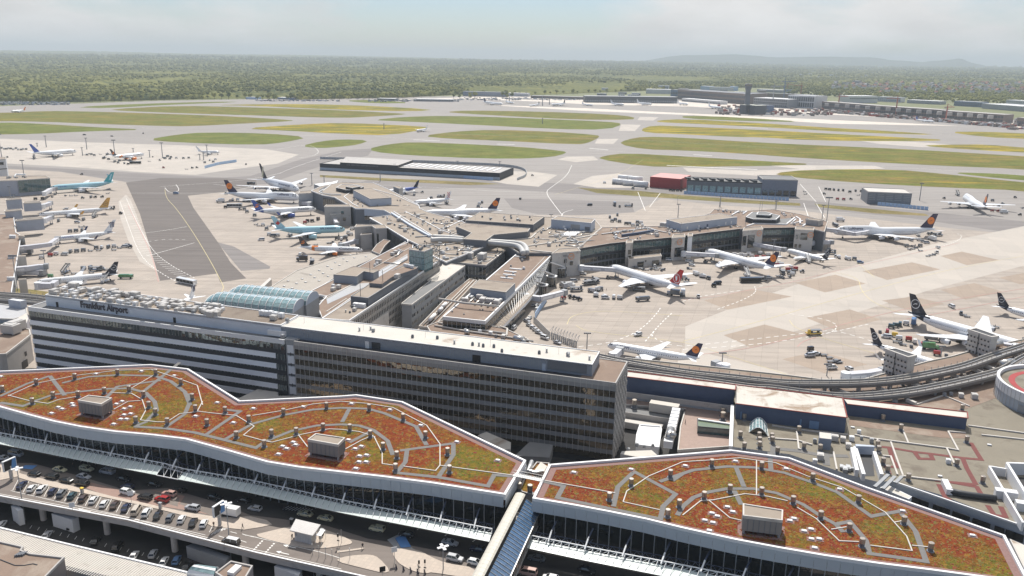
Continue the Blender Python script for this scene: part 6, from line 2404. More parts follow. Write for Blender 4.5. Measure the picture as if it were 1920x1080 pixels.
# front wall with windows behind the right planted roof
fw0,fw1=W(1670,902,ZL),W(1918,987,ZL)
dv=(fw1-fw0).normalized()
nv=Vector((dv.y,-dv.x,0))
mb=MB()
mb.box((0,0,0),(2.6,.12,2.4))
wme=mb.mesh('window_pane',BLACK)
L_=(fw1-fw0).length
for t in(.22,.285,.39,.45,.54,.60,.69,.75,.85,.93,.985):
 p=fw0+dv*(L_*t)+nv*.06
 inst('window_pane',wme,r,(p.x,p.y,4.0),(0,0,math.atan2(dv.y,dv.x)))
mb=MB()
mb.bar(fw0+Vector((0,0,.1)),fw1+Vector((0,0,.1)),.5,.5)
part('roof_edge',mb,WHITE,r)
mb=MB()
mb.tube([p+Vector((0,0,1.0))for p in WP(T(1640,860,4.91,[(690,325),(800,350),(900,365),(1115,395)]),ZL)],.95,12)
part('wrapped_duct',mb,DARK,r,smooth=True)
mb=MB()
mb.bar(W(*T(1640,860,4.91,[(640,210)])[0],ZL+1),W(*T(1640,860,4.91,[(690,310)])[0],ZL+1),1.8)
part('silver_duct',mb,WHITEM,r)
for nm,q in(('white_frame',[(1150,355)]),('white_frame',[(1250,370)]),('white_frame',[(1340,470)])):
 mb=MB()
 p=W(*T(1640,860,4.91,q)[0],ZL)
 mb.box(tuple(p),(3,2.4,2.6),UA)
 part('rooftop_unit',mb,WHITEM,r)
for q in([(1045,100),(1200,120),(1345,630),(1365,625)],):
 run=T(1640,860,4.91,[(1205,128),(1050,102),(1360,628)])
 mb=MB()
 for a,c in zip(run,run[1:]):
  mb.bar(W(a[0],a[1],ZL+1.4),W(c[0],c[1],ZL+1.4),.6,2.8)
 part('white_frame_wall',mb,WHITE,r)
 run=T(1640,860,4.91,[(1560,100),(1210,88),(1400,400)])
 mb=MB()
 for a,c in zip(run,run[1:]):
  mb.bar(W(a[0],a[1],ZL+2),W(c[0],c[1],ZL+2),.8,4)
 part('white_frame_wall',mb,WHITE,r)
mb=MB()
mb.poly(WP(T(1640,860,4.91,[(1280,170),(1500,180),(1500,420),(1390,330)]),ZL+.05))
part('dark_well',mb,BLACK,r)
mb=MB()
for a,c in(((0,262),(125,148)),((75,280),(185,165)),((190,225),(250,165))):
 p,q=T(1640,860,4.91,[a,c])
 mb.bar(W(p[0],p[1],12),W(q[0],q[1],12),1.0,.5)
part('gangway_beams',mb,GREY,r)
lowblock('pale_roof_strip','pale roof strip between the right planted roof and the grey wall with dark windows','roof',[(1650,914),(1662,908),(1710,931),(1704,936)],10,3,WHITE,DIRTYW)
lowblock('pale_roof_strip','cream roof edge at the far right tip of the planted roof','roof',[(1893,1010),(1935,1028),(1960,1090),(1925,1075)],9,0,CONCL,DIRTYW)
# blue-walled buildings
def blue(label,px,z1,z0):
 r=roof_block('blue_walled_block',label,'building',px,z1,z0,BLUEW,DIRTYW,None)
 P=WP(px,z1)
 mb=MB()
 mb.bar(P[0]+Vector((0,0,.1)),P[1]+Vector((0,0,.1)),.3,.25)
 mb.bar(P[1]+Vector((0,0,.1)),P[2]+Vector((0,0,.1)),.3,.25)
 mb.bar(P[3]+Vector((0,0,.15)),P[2]+Vector((0,0,.15)),.25,.3)
 part('roof_trim',mb,RUST,r)
 return r,P
r,P=blue('long navy walled block with a stained white roof joining the grey office block',[(1171,706),(1379,731.5),(1380,722),(1171,696)],15.5,ZL)
mb=MB()
band(r,W(1171,737,9.5),W(1372,764,9.5),8.3,10.2,CONC,.4,.5,'grey_fascia')
r2=roof_block('terrace_block','brown paved roof terrace with a glass pavilion below the navy walled block','terrace',[(1172,742),(1372,770),(1372,838),(1270,845),(1275,800),(1284,768),(1172,760)],6.0,0,CONC,M('terrace_paving',(.34,.25,.21),.9,.12,.5),CONCL)
glazed(r2,W(1172,741,6),W(1371,768,6),6.1,9.0,2.4,GLASSD,.3,STEELD)
gp=WP([(1307,785),(1371,794),(1371,806),(1308,800)],8.6)
mb=MB()
mb.prism(gp,6.0,0,1)
part('glass_pavilion',mb,[GLASST,M('pavilion_roof_glass',(.20,.24,.16),.15,.2,.4)],r2)
mb=MB()
ring(mb,[Vector((p.x,p.y,0))for p in gp],.25,8.4,8.8)
part('pavilion_frame',mb,DARK,r2)
mb=MB()
mb.bar(W(1309,786,9),W(1371,795,9),.8,.4)
mb.bar(W(1373,762,10),W(1370,840,10),1.2,1.4)
part('white_beams',mb,WHITE,r2)
vents(r2,[(1355,780),(1355,788),(1189,764)],6,1.1)
mb=MB()
mb.box(tuple(W(1245,772,6)),(11,3.5,3.4),UA-.05)
part('cream_cabin',mb,DIRTYW,r2)
mb=MB()
q0,q1=W(1268,770,8),W(1252,835,8)
for k in range(10):
 a,c=q0.lerp(q1,k/10+.01),q0.lerp(q1,(k+.9)/10)
 mb.bar(a,c,3.0,2.6)
part('ribbed_duct',mb,WHITEM,r2)
mb=MB()
mb.tube([W(1258,806,9.5),W(1255,822,9.5)],1.5,12)
mb.tube([W(1262,815,7),W(1262,815,11)],1.2,12)
part('silver_tanks',mb,STEEL,r2,smooth=True)
r3=roof_block('white_ribbed_block','white ribbed roof block in the dark yard beside the grey office block','building',[(1191,834),(1236,840),(1241,806),(1239,800),(1199,797),(1193,815)],6.5,0,WHITE,M('white_ribbed_roof',(.72,.72,.72),.5,.05,.3),WHITEM)
units(r3,[(1194,837),(1208,840),(1224,838),(1178,846)],6.5,(3,),31)
lowblock('pale_roof_strip','long cream roof strip just behind the left end of the right planted roof','roof',[(1163,851),(1166,846),(1222,844),(1232,853),(1200,858)],8.5,0,CONCL,DIRTYW)
lowblock('grey_bridge_block','grey concrete bridge with a lit green underside behind the grey office block','bridge',[(1168,762),(1262,776),(1262,786),(1168,772)],5.6,1.0,CONC,GREYR)
lowblock('grey_bridge_block','lower grey concrete bridge in the dark yard behind the grey office block','bridge',[(1166,784),(1244,795),(1240,803),(1166,790)],3.5,1.0,CONC,CONCL)
r,P=blue('broad blue walled block with a rust streaked white roof',[(1379.5,757),(1588.5,783.5),(1580,746.5),(1381,722)],15,ZL-.1)
for q in((1517,793,3.2,3),(1499,792,.6,3),(1388,778,.5,3)):
 p=W(q[0],q[1],10.5)
 mb=MB()
 a,c=P[0],P[1]
 t=((p-a).dot((c-a).normalized()))/(c-a).length
 band(r,a.lerp(c,t),a.lerp(c,t+q[2]/(c-a).length),9.2,12.2,M('blue_door',(.13,.22,.36),.6,.1,.3),.1,.12,'door')
mb=MB()
for k in range(13):
 a,c=P[0].lerp(P[1],k/13),P[3].lerp(P[2],k/13)
 mb.bar(a+Vector((0,0,.05)),c+Vector((0,0,.05)),.15,.08)
part('roof_seams',mb,DIRTYW,r)
r,P=blue('long narrow blue walled block with a cream roof at its right end',[(1589,758),(1815,784.5),(1813.5,773),(1581,747.5)],13.5,ZL-.1)
# perforated concrete screens
for lab,top in(('perforated concrete screen block nearest the small black tailed airliner',[(1657,654),(1703,671),(1720,667),(1680,654)]),('perforated concrete screen block in front of the big black tailed airliner',[(1814,618),(1859,633),(1874,631),(1830,615.5)])):
 z=19
 P=WP(top,z)
 r=roof_block('screen_block',lab,'gate block',top,z,5,CONCL,DARK,CONCL,'perforated concrete screen blocks',.8,1)
 mb=MB()
 for a,c in((P[0],P[1]),):
  d=(c-a).normalized()
  n_=Vector((d.y,-d.x,0))
  if n_.dot(CAM-a)<0:
   n_=-n_
  ln=(c-a).length
  an=math.atan2(d.y,d.x)
  for i in range(7):
   for j in range(5):
    p=a+d*(ln*(i+.35+.3*(j%2))/7)+n_*.02
    mb.box((p.x,p.y,z-2.6-j*2.3),(.7,.12,.7),an)
  for t in(.5,):
   p=a+d*ln*t
   mb.bar((p.x,p.y,z),(p.x,p.y,6),.25)
 part('wall_holes',mb,BLACK,r)
jetbridge('low white boarding bridge leading along the curved roof edge to the small black tailed airliner',[(1585,706),(1625,703),(1655,697)],6.5,3.4,3.2)
jetbridge('white boarding bridge leading up to the big black tailed airliner',[(1905,652),(1880,648),(1862,645)],8.5,3,2.8)
jetbridge('white boarding bridge stub at the curved roof edge near the purple tail at the bottom',[(1360,691),(1352,688),(1342,684)],6.5,3.4,3.4)
jetbridge('white boarding bridge at the nose of the purple tailed airliner by the grey block',[(1150,668),(1155,664),(1162,657)],6.0,3.2,3)
# people-mover guideways
def track(label,runs,z,wd=4.6):
 P=smooth_line(WP(runs,z),3)
 r=thing('guideway',label,'guideway',(P[0].x,P[0].y,0),0,'curved elevated guideways')
 mb=MB()
 strip(mb,[p-Vector((0,0,1.1))for p in P],wd,1.0)
 part('deck',mb,M('track_concrete',(.17,.155,.145),.9,.12,.3),r)
 for s in(-1,1):
  Q=[]
  for i,p in enumerate(P):
   d=(P[min(i+1,len(P)-1)]-P[max(i-1,0)]).normalized()
   Q.append(p+Vector((-d.y,d.x,0))*s*(wd/2-.15))
  mb=MB()
  strip(mb,Q,.35,.9)
  part('side_wall',mb,M('track_wall',(.36,.34,.315),.85,.1,.3),r)
  Q2=[p+(c-p)*.5 for p,c in zip(Q,P)]
  mb=MB()
  strip(mb,Q2,.4,.35)
  part('rail',mb,STEEL,r)
  mb=MB()
  for p,d in resample(Q,4.0):
   mb.bar(p+Vector((0,0,.6)),p+Vector((0,0,2.0)),.14)
  part('railing_posts',mb,GREY,r,kind='stuff')
 mb=MB()
 for p,d in resample(P,14.0):
  mb.box((p.x,p.y,ZL),(1.0,1.6,z-1.1-ZL),math.atan2(d.y,d.x))
 part('piers',mb,CONC,r)
track('upper curved guideway sweeping along the apron edge at the right',[(1100,665),(1180,682)]+g5([(370,175),(700,215),(1000,245),(1400,290),(1728,322)])[1:]+n4([(400,318),(700,315),(1000,290),(1300,232),(1500,185),(1700,110),(1900,50),(2200,-60)]),12.5)
track('lower curved guideway running behind the navy and blue blocks',g5([(60,190),(400,235),(900,300),(1400,372)])+n4([(0,352),(300,393),(560,422),(800,412),(1100,378),(1400,318),(1600,270),(1760,228),(1830,190),(1920,130),(2200,0)]),12.0)
mb=MB()
for a,c in(((490,352),(620,402)),((815,345),(930,390)),((1080,315),(1190,362)),((1190,290),(1310,338)),((1370,245),(1450,280)),((1525,202),(1640,248)),((1610,178),(1700,210)),((1040,440),(1110,468))):
 p,q=n4([a,c])
 mb2=MB()
 mb2.bar(W(p[0],p[1],ZL+1),W(q[0],q[1],ZL+1),1.3,1.2)
 part('cross_beam',mb2,CONCL,bpy.data.objects['service_building'])
mb=MB()
for k in range(28):
 u=1440+k*11
 mb.tube([W(u,735+k*.5-(k>14)*(k-14)*2.4,ZL),W(u,735+k*.5-(k>14)*(k-14)*2.4,ZL)+Vector((0,0,1.2))],.08,5)
part('roof_posts',mb,GREY,bpy.data.objects['service_building'],kind='stuff')
mb=MB()
mb.tube([W(*n4([(1750,178)])[0],ZL+2),W(*n4([(1830,160)])[0],ZL+2)],2.0,14)
mb.tube([W(*n4([(1680,25)])[0],ZL+2),W(*n4([(1745,15)])[0],ZL+2)],1.6,14)
part('silver_tank',mb,STEEL,bpy.data.objects['service_building'],smooth=True)
# the drum
Cd=W(1996,722,17)
Rd=(W(1879,716,17)-Cd).length
circ=lambda rr,z,n=72:[Vector((Cd.x+rr*math.cos(2*math.pi*k/n),Cd.y+rr*math.sin(2*math.pi*k/n),z))for k in range(n)]
r=thing('round_drum','round drum building with a white rim and red roof ring at the right edge','building',(Cd.x,Cd.y,0))
mb=MB()
mb.prism(circ(Rd-.3,15.6),6,0,1)
part('wall',mb,[FASC,OLIVER],r)
mb=MB()
ring(mb,circ(Rd,0),1.1,13.5,17,0)
part('rim',mb,WHITE,r)
mb=MB()
a,c=circ(Rd-4.2,15.66),circ(Rd-6.4,15.66)
for k in range(72):
 mb.poly([a[k],a[(k+1)%72],c[(k+1)%72],c[k]])
part('red_ring',mb,M('red_ring',(.34,.045,.045),.8,.1,.4),r)
pn=MB()
for k in range(72):
 an=2*math.pi*k/72
 p=Vector((Cd.x+(Rd+.02)*math.cos(an),Cd.y+(Rd+.02)*math.sin(an),0))
 pn.bar((p.x,p.y,6),(p.x,p.y,16.8),.1)
part('wall_joints',pn,CONC,r,kind='stuff')
mb=MB()
for k in range(40,47):
 a0,a1_=2*math.pi*k/72,2*math.pi*(k+1)/72
 mb.poly([Vector((Cd.x+(Rd+.06)*math.cos(t),Cd.y+(Rd+.06)*math.sin(t),z))for t,z in((a0,9.4),(a1_,9.4),(a1_,12.2),(a0,12.2))])
part('louvre_band',mb,GREY,r)
# ================================================================== left-hand pier
e6=lambda p:T(0,280,6.75,p)
h6=lambda p:T(0,420,6,p)
LBL=M('left_pier_panels',(.36,.385,.44),.6,.07,.3)
r=gate('rounded concrete stair tower cut by the left picture edge',[(-14,300),(10.5,298),(12,295),(-8,294)],22,0,((0,1,.45,.8,16,19),(0,1,.3,1,11.2,12)),None,M('tower_concrete',(.52,.53,.55),.7,.05,.2))
r=roof_block('pier_building','left pier head with a big teal glass front facing the pale apron','pier building',[(-40,340),(31,338.5),(94,334),(86,330),(30,330),(-40,332)],15,0,LBL,TANR,CONCL)
glazed(r,W(33,338.5,15),W(93,334,15),9.0,14.6,4.0,GLASST,.1,GREY)
glazed(r,W(33,338.5,15),W(93,334,15),3.2,8.8,4.0,GLASST,.1,GREY)
clutter(r,[(0,336),(40,334),(60,332),(10,333)],15,6,81)
pipes(r,[[(27,333),(30,328),(48,328)]],15,.8,WHITEM)
for lab,px,z1,z0 in(('open topped grey block, upper one beside the left pier roof',[(10.5,375.5),(41,373),(40,371),(11,373)],13,4),('open topped grey block, lower one beside the left pier roof',[(8.5,397),(41,394),(40,391.5),(9,394)],13,3),
 ('grey gate box with square lights beside the orange tailed airliner nose, upper one',[(43,381.5),(77.5,379.5),(76,377.5),(44,379)],11,4),('grey gate box with square lights beside the orange tailed airliner nose, lower one',[(28,414.5),(82,410),(80,407.5),(30,412)],12,3.5)):
 gate(lab,px,z1,z0,(),None,LBL)
roof_block('pier_building','narrow left pier roof strip with white edges running down the picture edge','pier building',[(-60,400),(8,402),(26,405),(30,436),(40,442),(20,560),(-10,560),(-60,470)],8,0,SLATE,BROWNR,WHITE)
jb=M('bridge_beige',(.50,.46,.40),.6,.08,.3)
for i,(y0,lab)in enumerate(((447,'upper'),(480,'middle'),(512,'lower'))):
 pass
for lab,px,z1,z0,mt in(('white box hut beside the upper pier stair on the left',h6([(100,130),(170,130),(178,122),(108,120)]),10,4,WHITE),('white box hut beside the middle pier stair on the left',h6([(85,358),(160,355),(166,347),(92,348)]),10,4,WHITE),
 ('white box hut beside the lower pier stair on the left',h6([(75,600),(165,600),(170,590),(80,592)]),10,4,WHITE),('beige stair block beside the upper white box hut',h6([(205,130),(275,140),(270,125),(215,120)]),11,0,jb),
 ('beige stair block beside the middle white box hut',h6([(195,365),(290,360),(285,350),(200,352)]),11,0,jb),('beige stair block beside the lower white box hut',h6([(205,625),(298,620),(292,612),(208,615)]),10,0,jb)):
 lowblock('pier_hut',lab,'hut',px,z1,z0,mt,WHITE if mt is WHITE else TANR)
for lab,pts in(('long grey fixed boarding bridge at the black and blue striped tail airliner',h6([(95,285),(290,265),(450,245),(560,230),(650,165)])),('unused grey boarding bridge on a tall leg, middle of the left pier',h6([(85,520),(300,500),(440,480),(520,475)])),
 ('grey boarding bridge above the nose of the black tailed airliner on the left',h6([(430,690),(500,690),(580,690),(645,645)])),('low beige bridge hall under the upper left boarding bridge',h6([(100,320),(290,300),(340,300)])),
 ('low beige bridge hall under the middle left boarding bridge',h6([(80,560),(290,540),(480,545)])),('white boarding bridge at the blue airliner nose on the left',e6([(560,560),(640,510),(700,500)])),
 ('white boarding bridge at the striped airliner nose on the left',e6([(540,720),(600,700),(640,680)])),('pale boarding bridge under the orange tailed airliner nose on the left',e6([(560,900),(600,880),(650,860)]))):
 jetbridge(lab,pts,5.5 if 'low' not in lab else 2.5,3.6,3.0)
# bottom-left buildings beyond the white block
r=roof_block('service_building','old beige building with a brown tiled roof at the left edge below the apron','building',[(-60,640),(0,665),(12,664),(58,628),(56,618),(30,613),(-60,610)],12,0,M('beige_plaster',(.40,.37,.34),.85,.08,.2),BROWNR,CONCL)
units(r,[(22,625),(30,620)],12,(1,),41,sc_=(2.0,2.4))
P=WP([(2,666),(56,632)],12)
for t in(.3,.42,.75):
 band(r,P[0].lerp(P[1],t),P[0].lerp(P[1],t+.06),5,7,BLACK,.1,.15,'window')
band(r,P[0].lerp(P[1],.6),P[0].lerp(P[1],.8),0,3.5,BLACK,.1,.15,'gateway')
r=roof_block('service_building','grey building with a teal glazed strip left of the white office block','building',[(-60,604),(0,598),(26,599),(52,590),(50,577),(0,570),(-60,566)],11,0,LBL,M('grey_sheet_roof',(.42,.42,.43),.7,.08,.2),CONCL)
glazed(r,W(-50,604,11),W(26,600,11),5.5,9.8,3,GLASST,.1)
lowblock('rooftop_cabin','white roofed grey cabin on the roofs left of the white office block','cabin',h6([(90,850),(225,870),(295,855),(150,838)]),15,11,LBL,WHITE)
lowblock('pale_roof_strip','pale pink roof strip against the left end of the white office block','roof',[(26,600),(50,606),(54,597),(50,586)],12,4,M('mauve_grey',(.33,.32,.34),.7,.06,.2),DIRTYW)
track('straight railway viaduct left of the white office block',[(-60,557),(0,561),(60,566),(90,570)],9.5,4)
track('straight railway viaduct beside the grass verge at the left edge',[(-60,549),(0,552),(60,556),(100,562)],9.0,4)
# ================================================================== airfield buildings
def far_block(name,label,cat,q0,q1,vt,depth,ms,mt=None,bands=(),bm=GLASSD,group=None,cop=None):
 """block standing on the ground line q0 -> q1 (pixels), as tall as photo row vt at q0"""
 a,c=W(q0[0],q0[1],0),W(q1[0],q1[1],0)
 h=max(2.0,zfor(a.x,a.y,vt))
 d=Vector((c.x-a.x,c.y-a.y,0))
 d.normalize()
 n_=Vector((-d.y,d.x,0))
 if n_.y<0:
  n_=-n_
 P=[Vector((p.x,p.y,h))for p in(a,c,c+n_*depth,a+n_*depth)]
 r=thing(name,label,cat,((a+c)/2+n_*depth/2)[:],0,group)
 mb=MB()
 mb.prism(P,-.2,0,1)
 part('wall',mb,[ms,mt or TANR],r)
 if cop:
  mb=MB()
  ring(mb,[Vector((p.x,p.y,0))for p in offset(P,-.1)],max(.4,depth*.02),h-.6,h+.5)
  part('coping',mb,cop,r)
 for f0,f1 in bands:
  mb=MB()
  ln=(c-a).length
  m_=max(3,int(ln/7))
  for k in range(m_):
   p=a+d*(ln*(k+.12)/m_)-n_*.12
   q=a+d*(ln*(k+.88)/m_)-n_*.12
   mb.bar((p.x,p.y,h*(f0+f1)/2),(q.x,q.y,h*(f0+f1)/2),.3,h*(f1-f0))
  part('window_band',mb,bm,r)
 return r,P,h
r,P,h=far_block('hangar_hall','very long low black hall with a striped pale roof in the middle of the airfield','hall',(600,319),(937,338),307,55,DARK,CONC,(),cop=DARK)
band(r,W(600,319,0),W(937,338,0),.2,3.4,M('pale_blue_base',(.40,.46,.52),.6,.1,.2),.3,.3,'pale_base')
mb=MB()
for k in range(16):
 a,c=P[0].lerp(P[1],.42+k*.035),P[3].lerp(P[2],.42+k*.035)
 mb.bar(a.lerp(c,.25)+Vector((0,0,.3)),a.lerp(c,.85)+Vector((0,0,.3)),2.2,.6)
part('roof_lights',mb,WHITE,r)
Q=[P[0].lerp(P[1],.12),P[0].lerp(P[1],.45),P[3].lerp(P[2],.43),P[3].lerp(P[2],.03)]
mb=MB()
mb.prism([Vector((p.x,p.y,h+3))+UX*0 for p in Q],h-.2,0,1)
part('raised_black_hall',mb,[DARK,CONC],r)
a,c=W(638,317,8),W(700,320.5,8)
sign(r,'DIE BESTEN GEPÄCKHALLE',P[0].lerp(P[1],.16)+Vector((0,0,0))-UY*.3,P[0].lerp(P[1],.34)+Vector((0,0,0))-UY*.3,1.8,M('grey_letter',(.30,.30,.32)),'letters',.2,False)
fence_pts=WP([(600,298),(700,301),(850,307),(940,311),(975,316),(988,323),(986,332),(970,338)],0)
r=thing('blast_fence','pale curved blast fence round the back of the long black hall','fence',fence_pts[0])
mb=MB()
mb.box((1.9,0,0),(3.7,.3,3.0))
fpm=mb.mesh('fence_panel',M('fence_grey',(.42,.44,.45),.6,.1,.3))
for p,d in resample(smooth_line(fence_pts,2),3.9):
 inst('fence_panel',fpm,r,p,(0,0,math.atan2(d.y,d.x)))
def blue_fence(label,runs):
 P=WP(runs,0)
 r=thing('barrier_fence',label,'fence',P[0],0,'pale blue panel fences')
 mb=MB()
 mb.box((1.7,0,0),(3.2,.25,3.4))
 me_=mb.mesh('fence_panel',LBLUE)
 for p,d in resample(P,3.5):
  inst('fence_panel',me_,r,p,(0,0,math.atan2(d.y,d.x)))
blue_fence('pale blue panel fence in front of the right half of the long black hall',[(776,328),(860,333.5),(924,338.5)])
blue_fence('pale blue panel fence standing on the remote apron at the left',[(384,316),(410,309),(443,304)])
blue_fence('pale blue panel fence in front of the glazed fire station',[(1282,363.5),(1380,370),(1473,376)])
blue_fence('pale blue panel fence in front of the small ribbed grey hall',[(1645,385),(1690,389),(1733,393.5)])
blue_fence('bright blue panel fence beside the parked cars near the brown pier wing',[(1003,598),(1012,583),(1018,575),(1024,566)])
r,P,h=far_block('fire_station','low glazed station building with a dark sawtooth roof on the airfield','building',(1287,361),(1427,367),338,26,SLATE,GREYR,((.15,.62),),GLASSP,cop=DARK)
mb=MB()
for k in range(9):
 a=P[0].lerp(P[1],(k+.1)/9)
 c=P[0].lerp(P[1],(k+.55)/9)
 mb.prism([a+Vector((0,4,2.2)),c+Vector((0,4,2.2)),c+Vector((0,20,1.0)),a+Vector((0,20,1.0))],h-.1)
part('sawtooth_lights',mb,DARK,r)
r2_,P2,h2=far_block('fire_station_block','slate grey block with a pale roof frame beside the glazed station','building',(1427,367),(1493,369),336,30,M('blue_slate',(.20,.22,.27)),GREYR,((.05,.35),),GLASSD,cop=CONCL)
r,P,h=far_block('shed','bright red shed with a salmon pink roof on the airfield','shed',(1218,351),(1275,356),331,36,BRICKR,SALMON)
for i in range(5):
 mb=MB()
 p=W(1162+(i%3)*20+(i//3)*10,340-(i//3)*7+(i%3)*2.2,3.4)
 d=UX*8
 mb.tube([p-d,p+d],3.0,14)
 mb.box((p.x,p.y,0),(12,2,1.5),UA)
 tag(part('storage_tank',mb,WHITE,None,True),'white cylindrical tank lying left of the red shed, %s'%nth([0,2,4,1,3][i],5),'tank','white tanks beside the red shed')
r,P,h=far_block('ribbed_hall','small grey hall with ribbed upper walls near the big white freighter','hall',(1625,382),(1707,385.5),360,30,M('ribbed_slate',(.21,.22,.24),.6,.15,.5),CONCL,((.35,.42),(.5,.57),(.65,.72),(.8,.87)),GREY,cop=CONC)
# light masts
MPX=[(4,300,252),(87,276,255),(163,280,259),(216,296,263),(305,296,268),(389,293,272),(46,337,301),(608,345,330),(585,347,325),(713,340,320),(740,325,308),(1548.5,427,371),(1541,414,385),(1350,388,368),(1454,402,377),(1724,376,344),
 (1033,418,402),(1271,408,383),(1060,520,480),(1449,480,450),(33,545,480),(85,500,470),(20,372,350),(28,385,365),(1100,660,625),(1353,690,662),(1550,705,683),(1764,668,650),(1920,652,640),(1010,560,520),(70,275,271),(155,292,277),
 (382,300,287),(250,285,284),(281,295,282),(375,300,289),(858,312,302),(937,314,303),(1017,198,180),(1030,196,184),(955,192,182),(720,242,232),(1017,232,222)]
MPX.sort()
def mreg(u,v):
 return('far out beyond the runways' if v<250 else 'beside the left boarding bridges' if u<100 and v>330 else 'on the remote apron' if u<460 else 'beyond the left pier arm' if u<1000 and v<360 else
  'on the lower right apron' if v>600 else 'among the parked airliners by the glazed pier' if v>470 else 'along the right pier arm and taxiway')
for i,(u,v,vt)in enumerate(MPX):
 p=W(u,v,0)
 h=max(5,zfor(p.x,p.y,vt))
 rg=mreg(u,v)
 k_=[q for q in MPX if mreg(q[0],q[1])==rg]
 o_=nth(k_.index(MPX[i]),len(k_))
 r=thing('floodlight_mast','floodlight mast %s'%rg+(', '+o_ if o_ else ''),'mast',p,0,'floodlight masts')
 mb=MB()
 rr=max(.22,p.y*.00042)
 mb.tube([(p.x,p.y,0),(p.x,p.y,h)],[rr*1.3,rr],7)
 part('pole',mb,GREY,r)
 mb=MB()
 s=min(1.6,max(.8,h/18))
 for k in(-1.5,-.5,.5,1.5):
  mb.box((p.x+k*1.1*s,p.y,h-.2),(.9*s,.7*s,.7*s))
 mb.bar((p.x-2.2*s,p.y,h-.2),(p.x+2.2*s,p.y,h-.2),.25*s)
 part('lamp_heads',mb,SLATE,r)
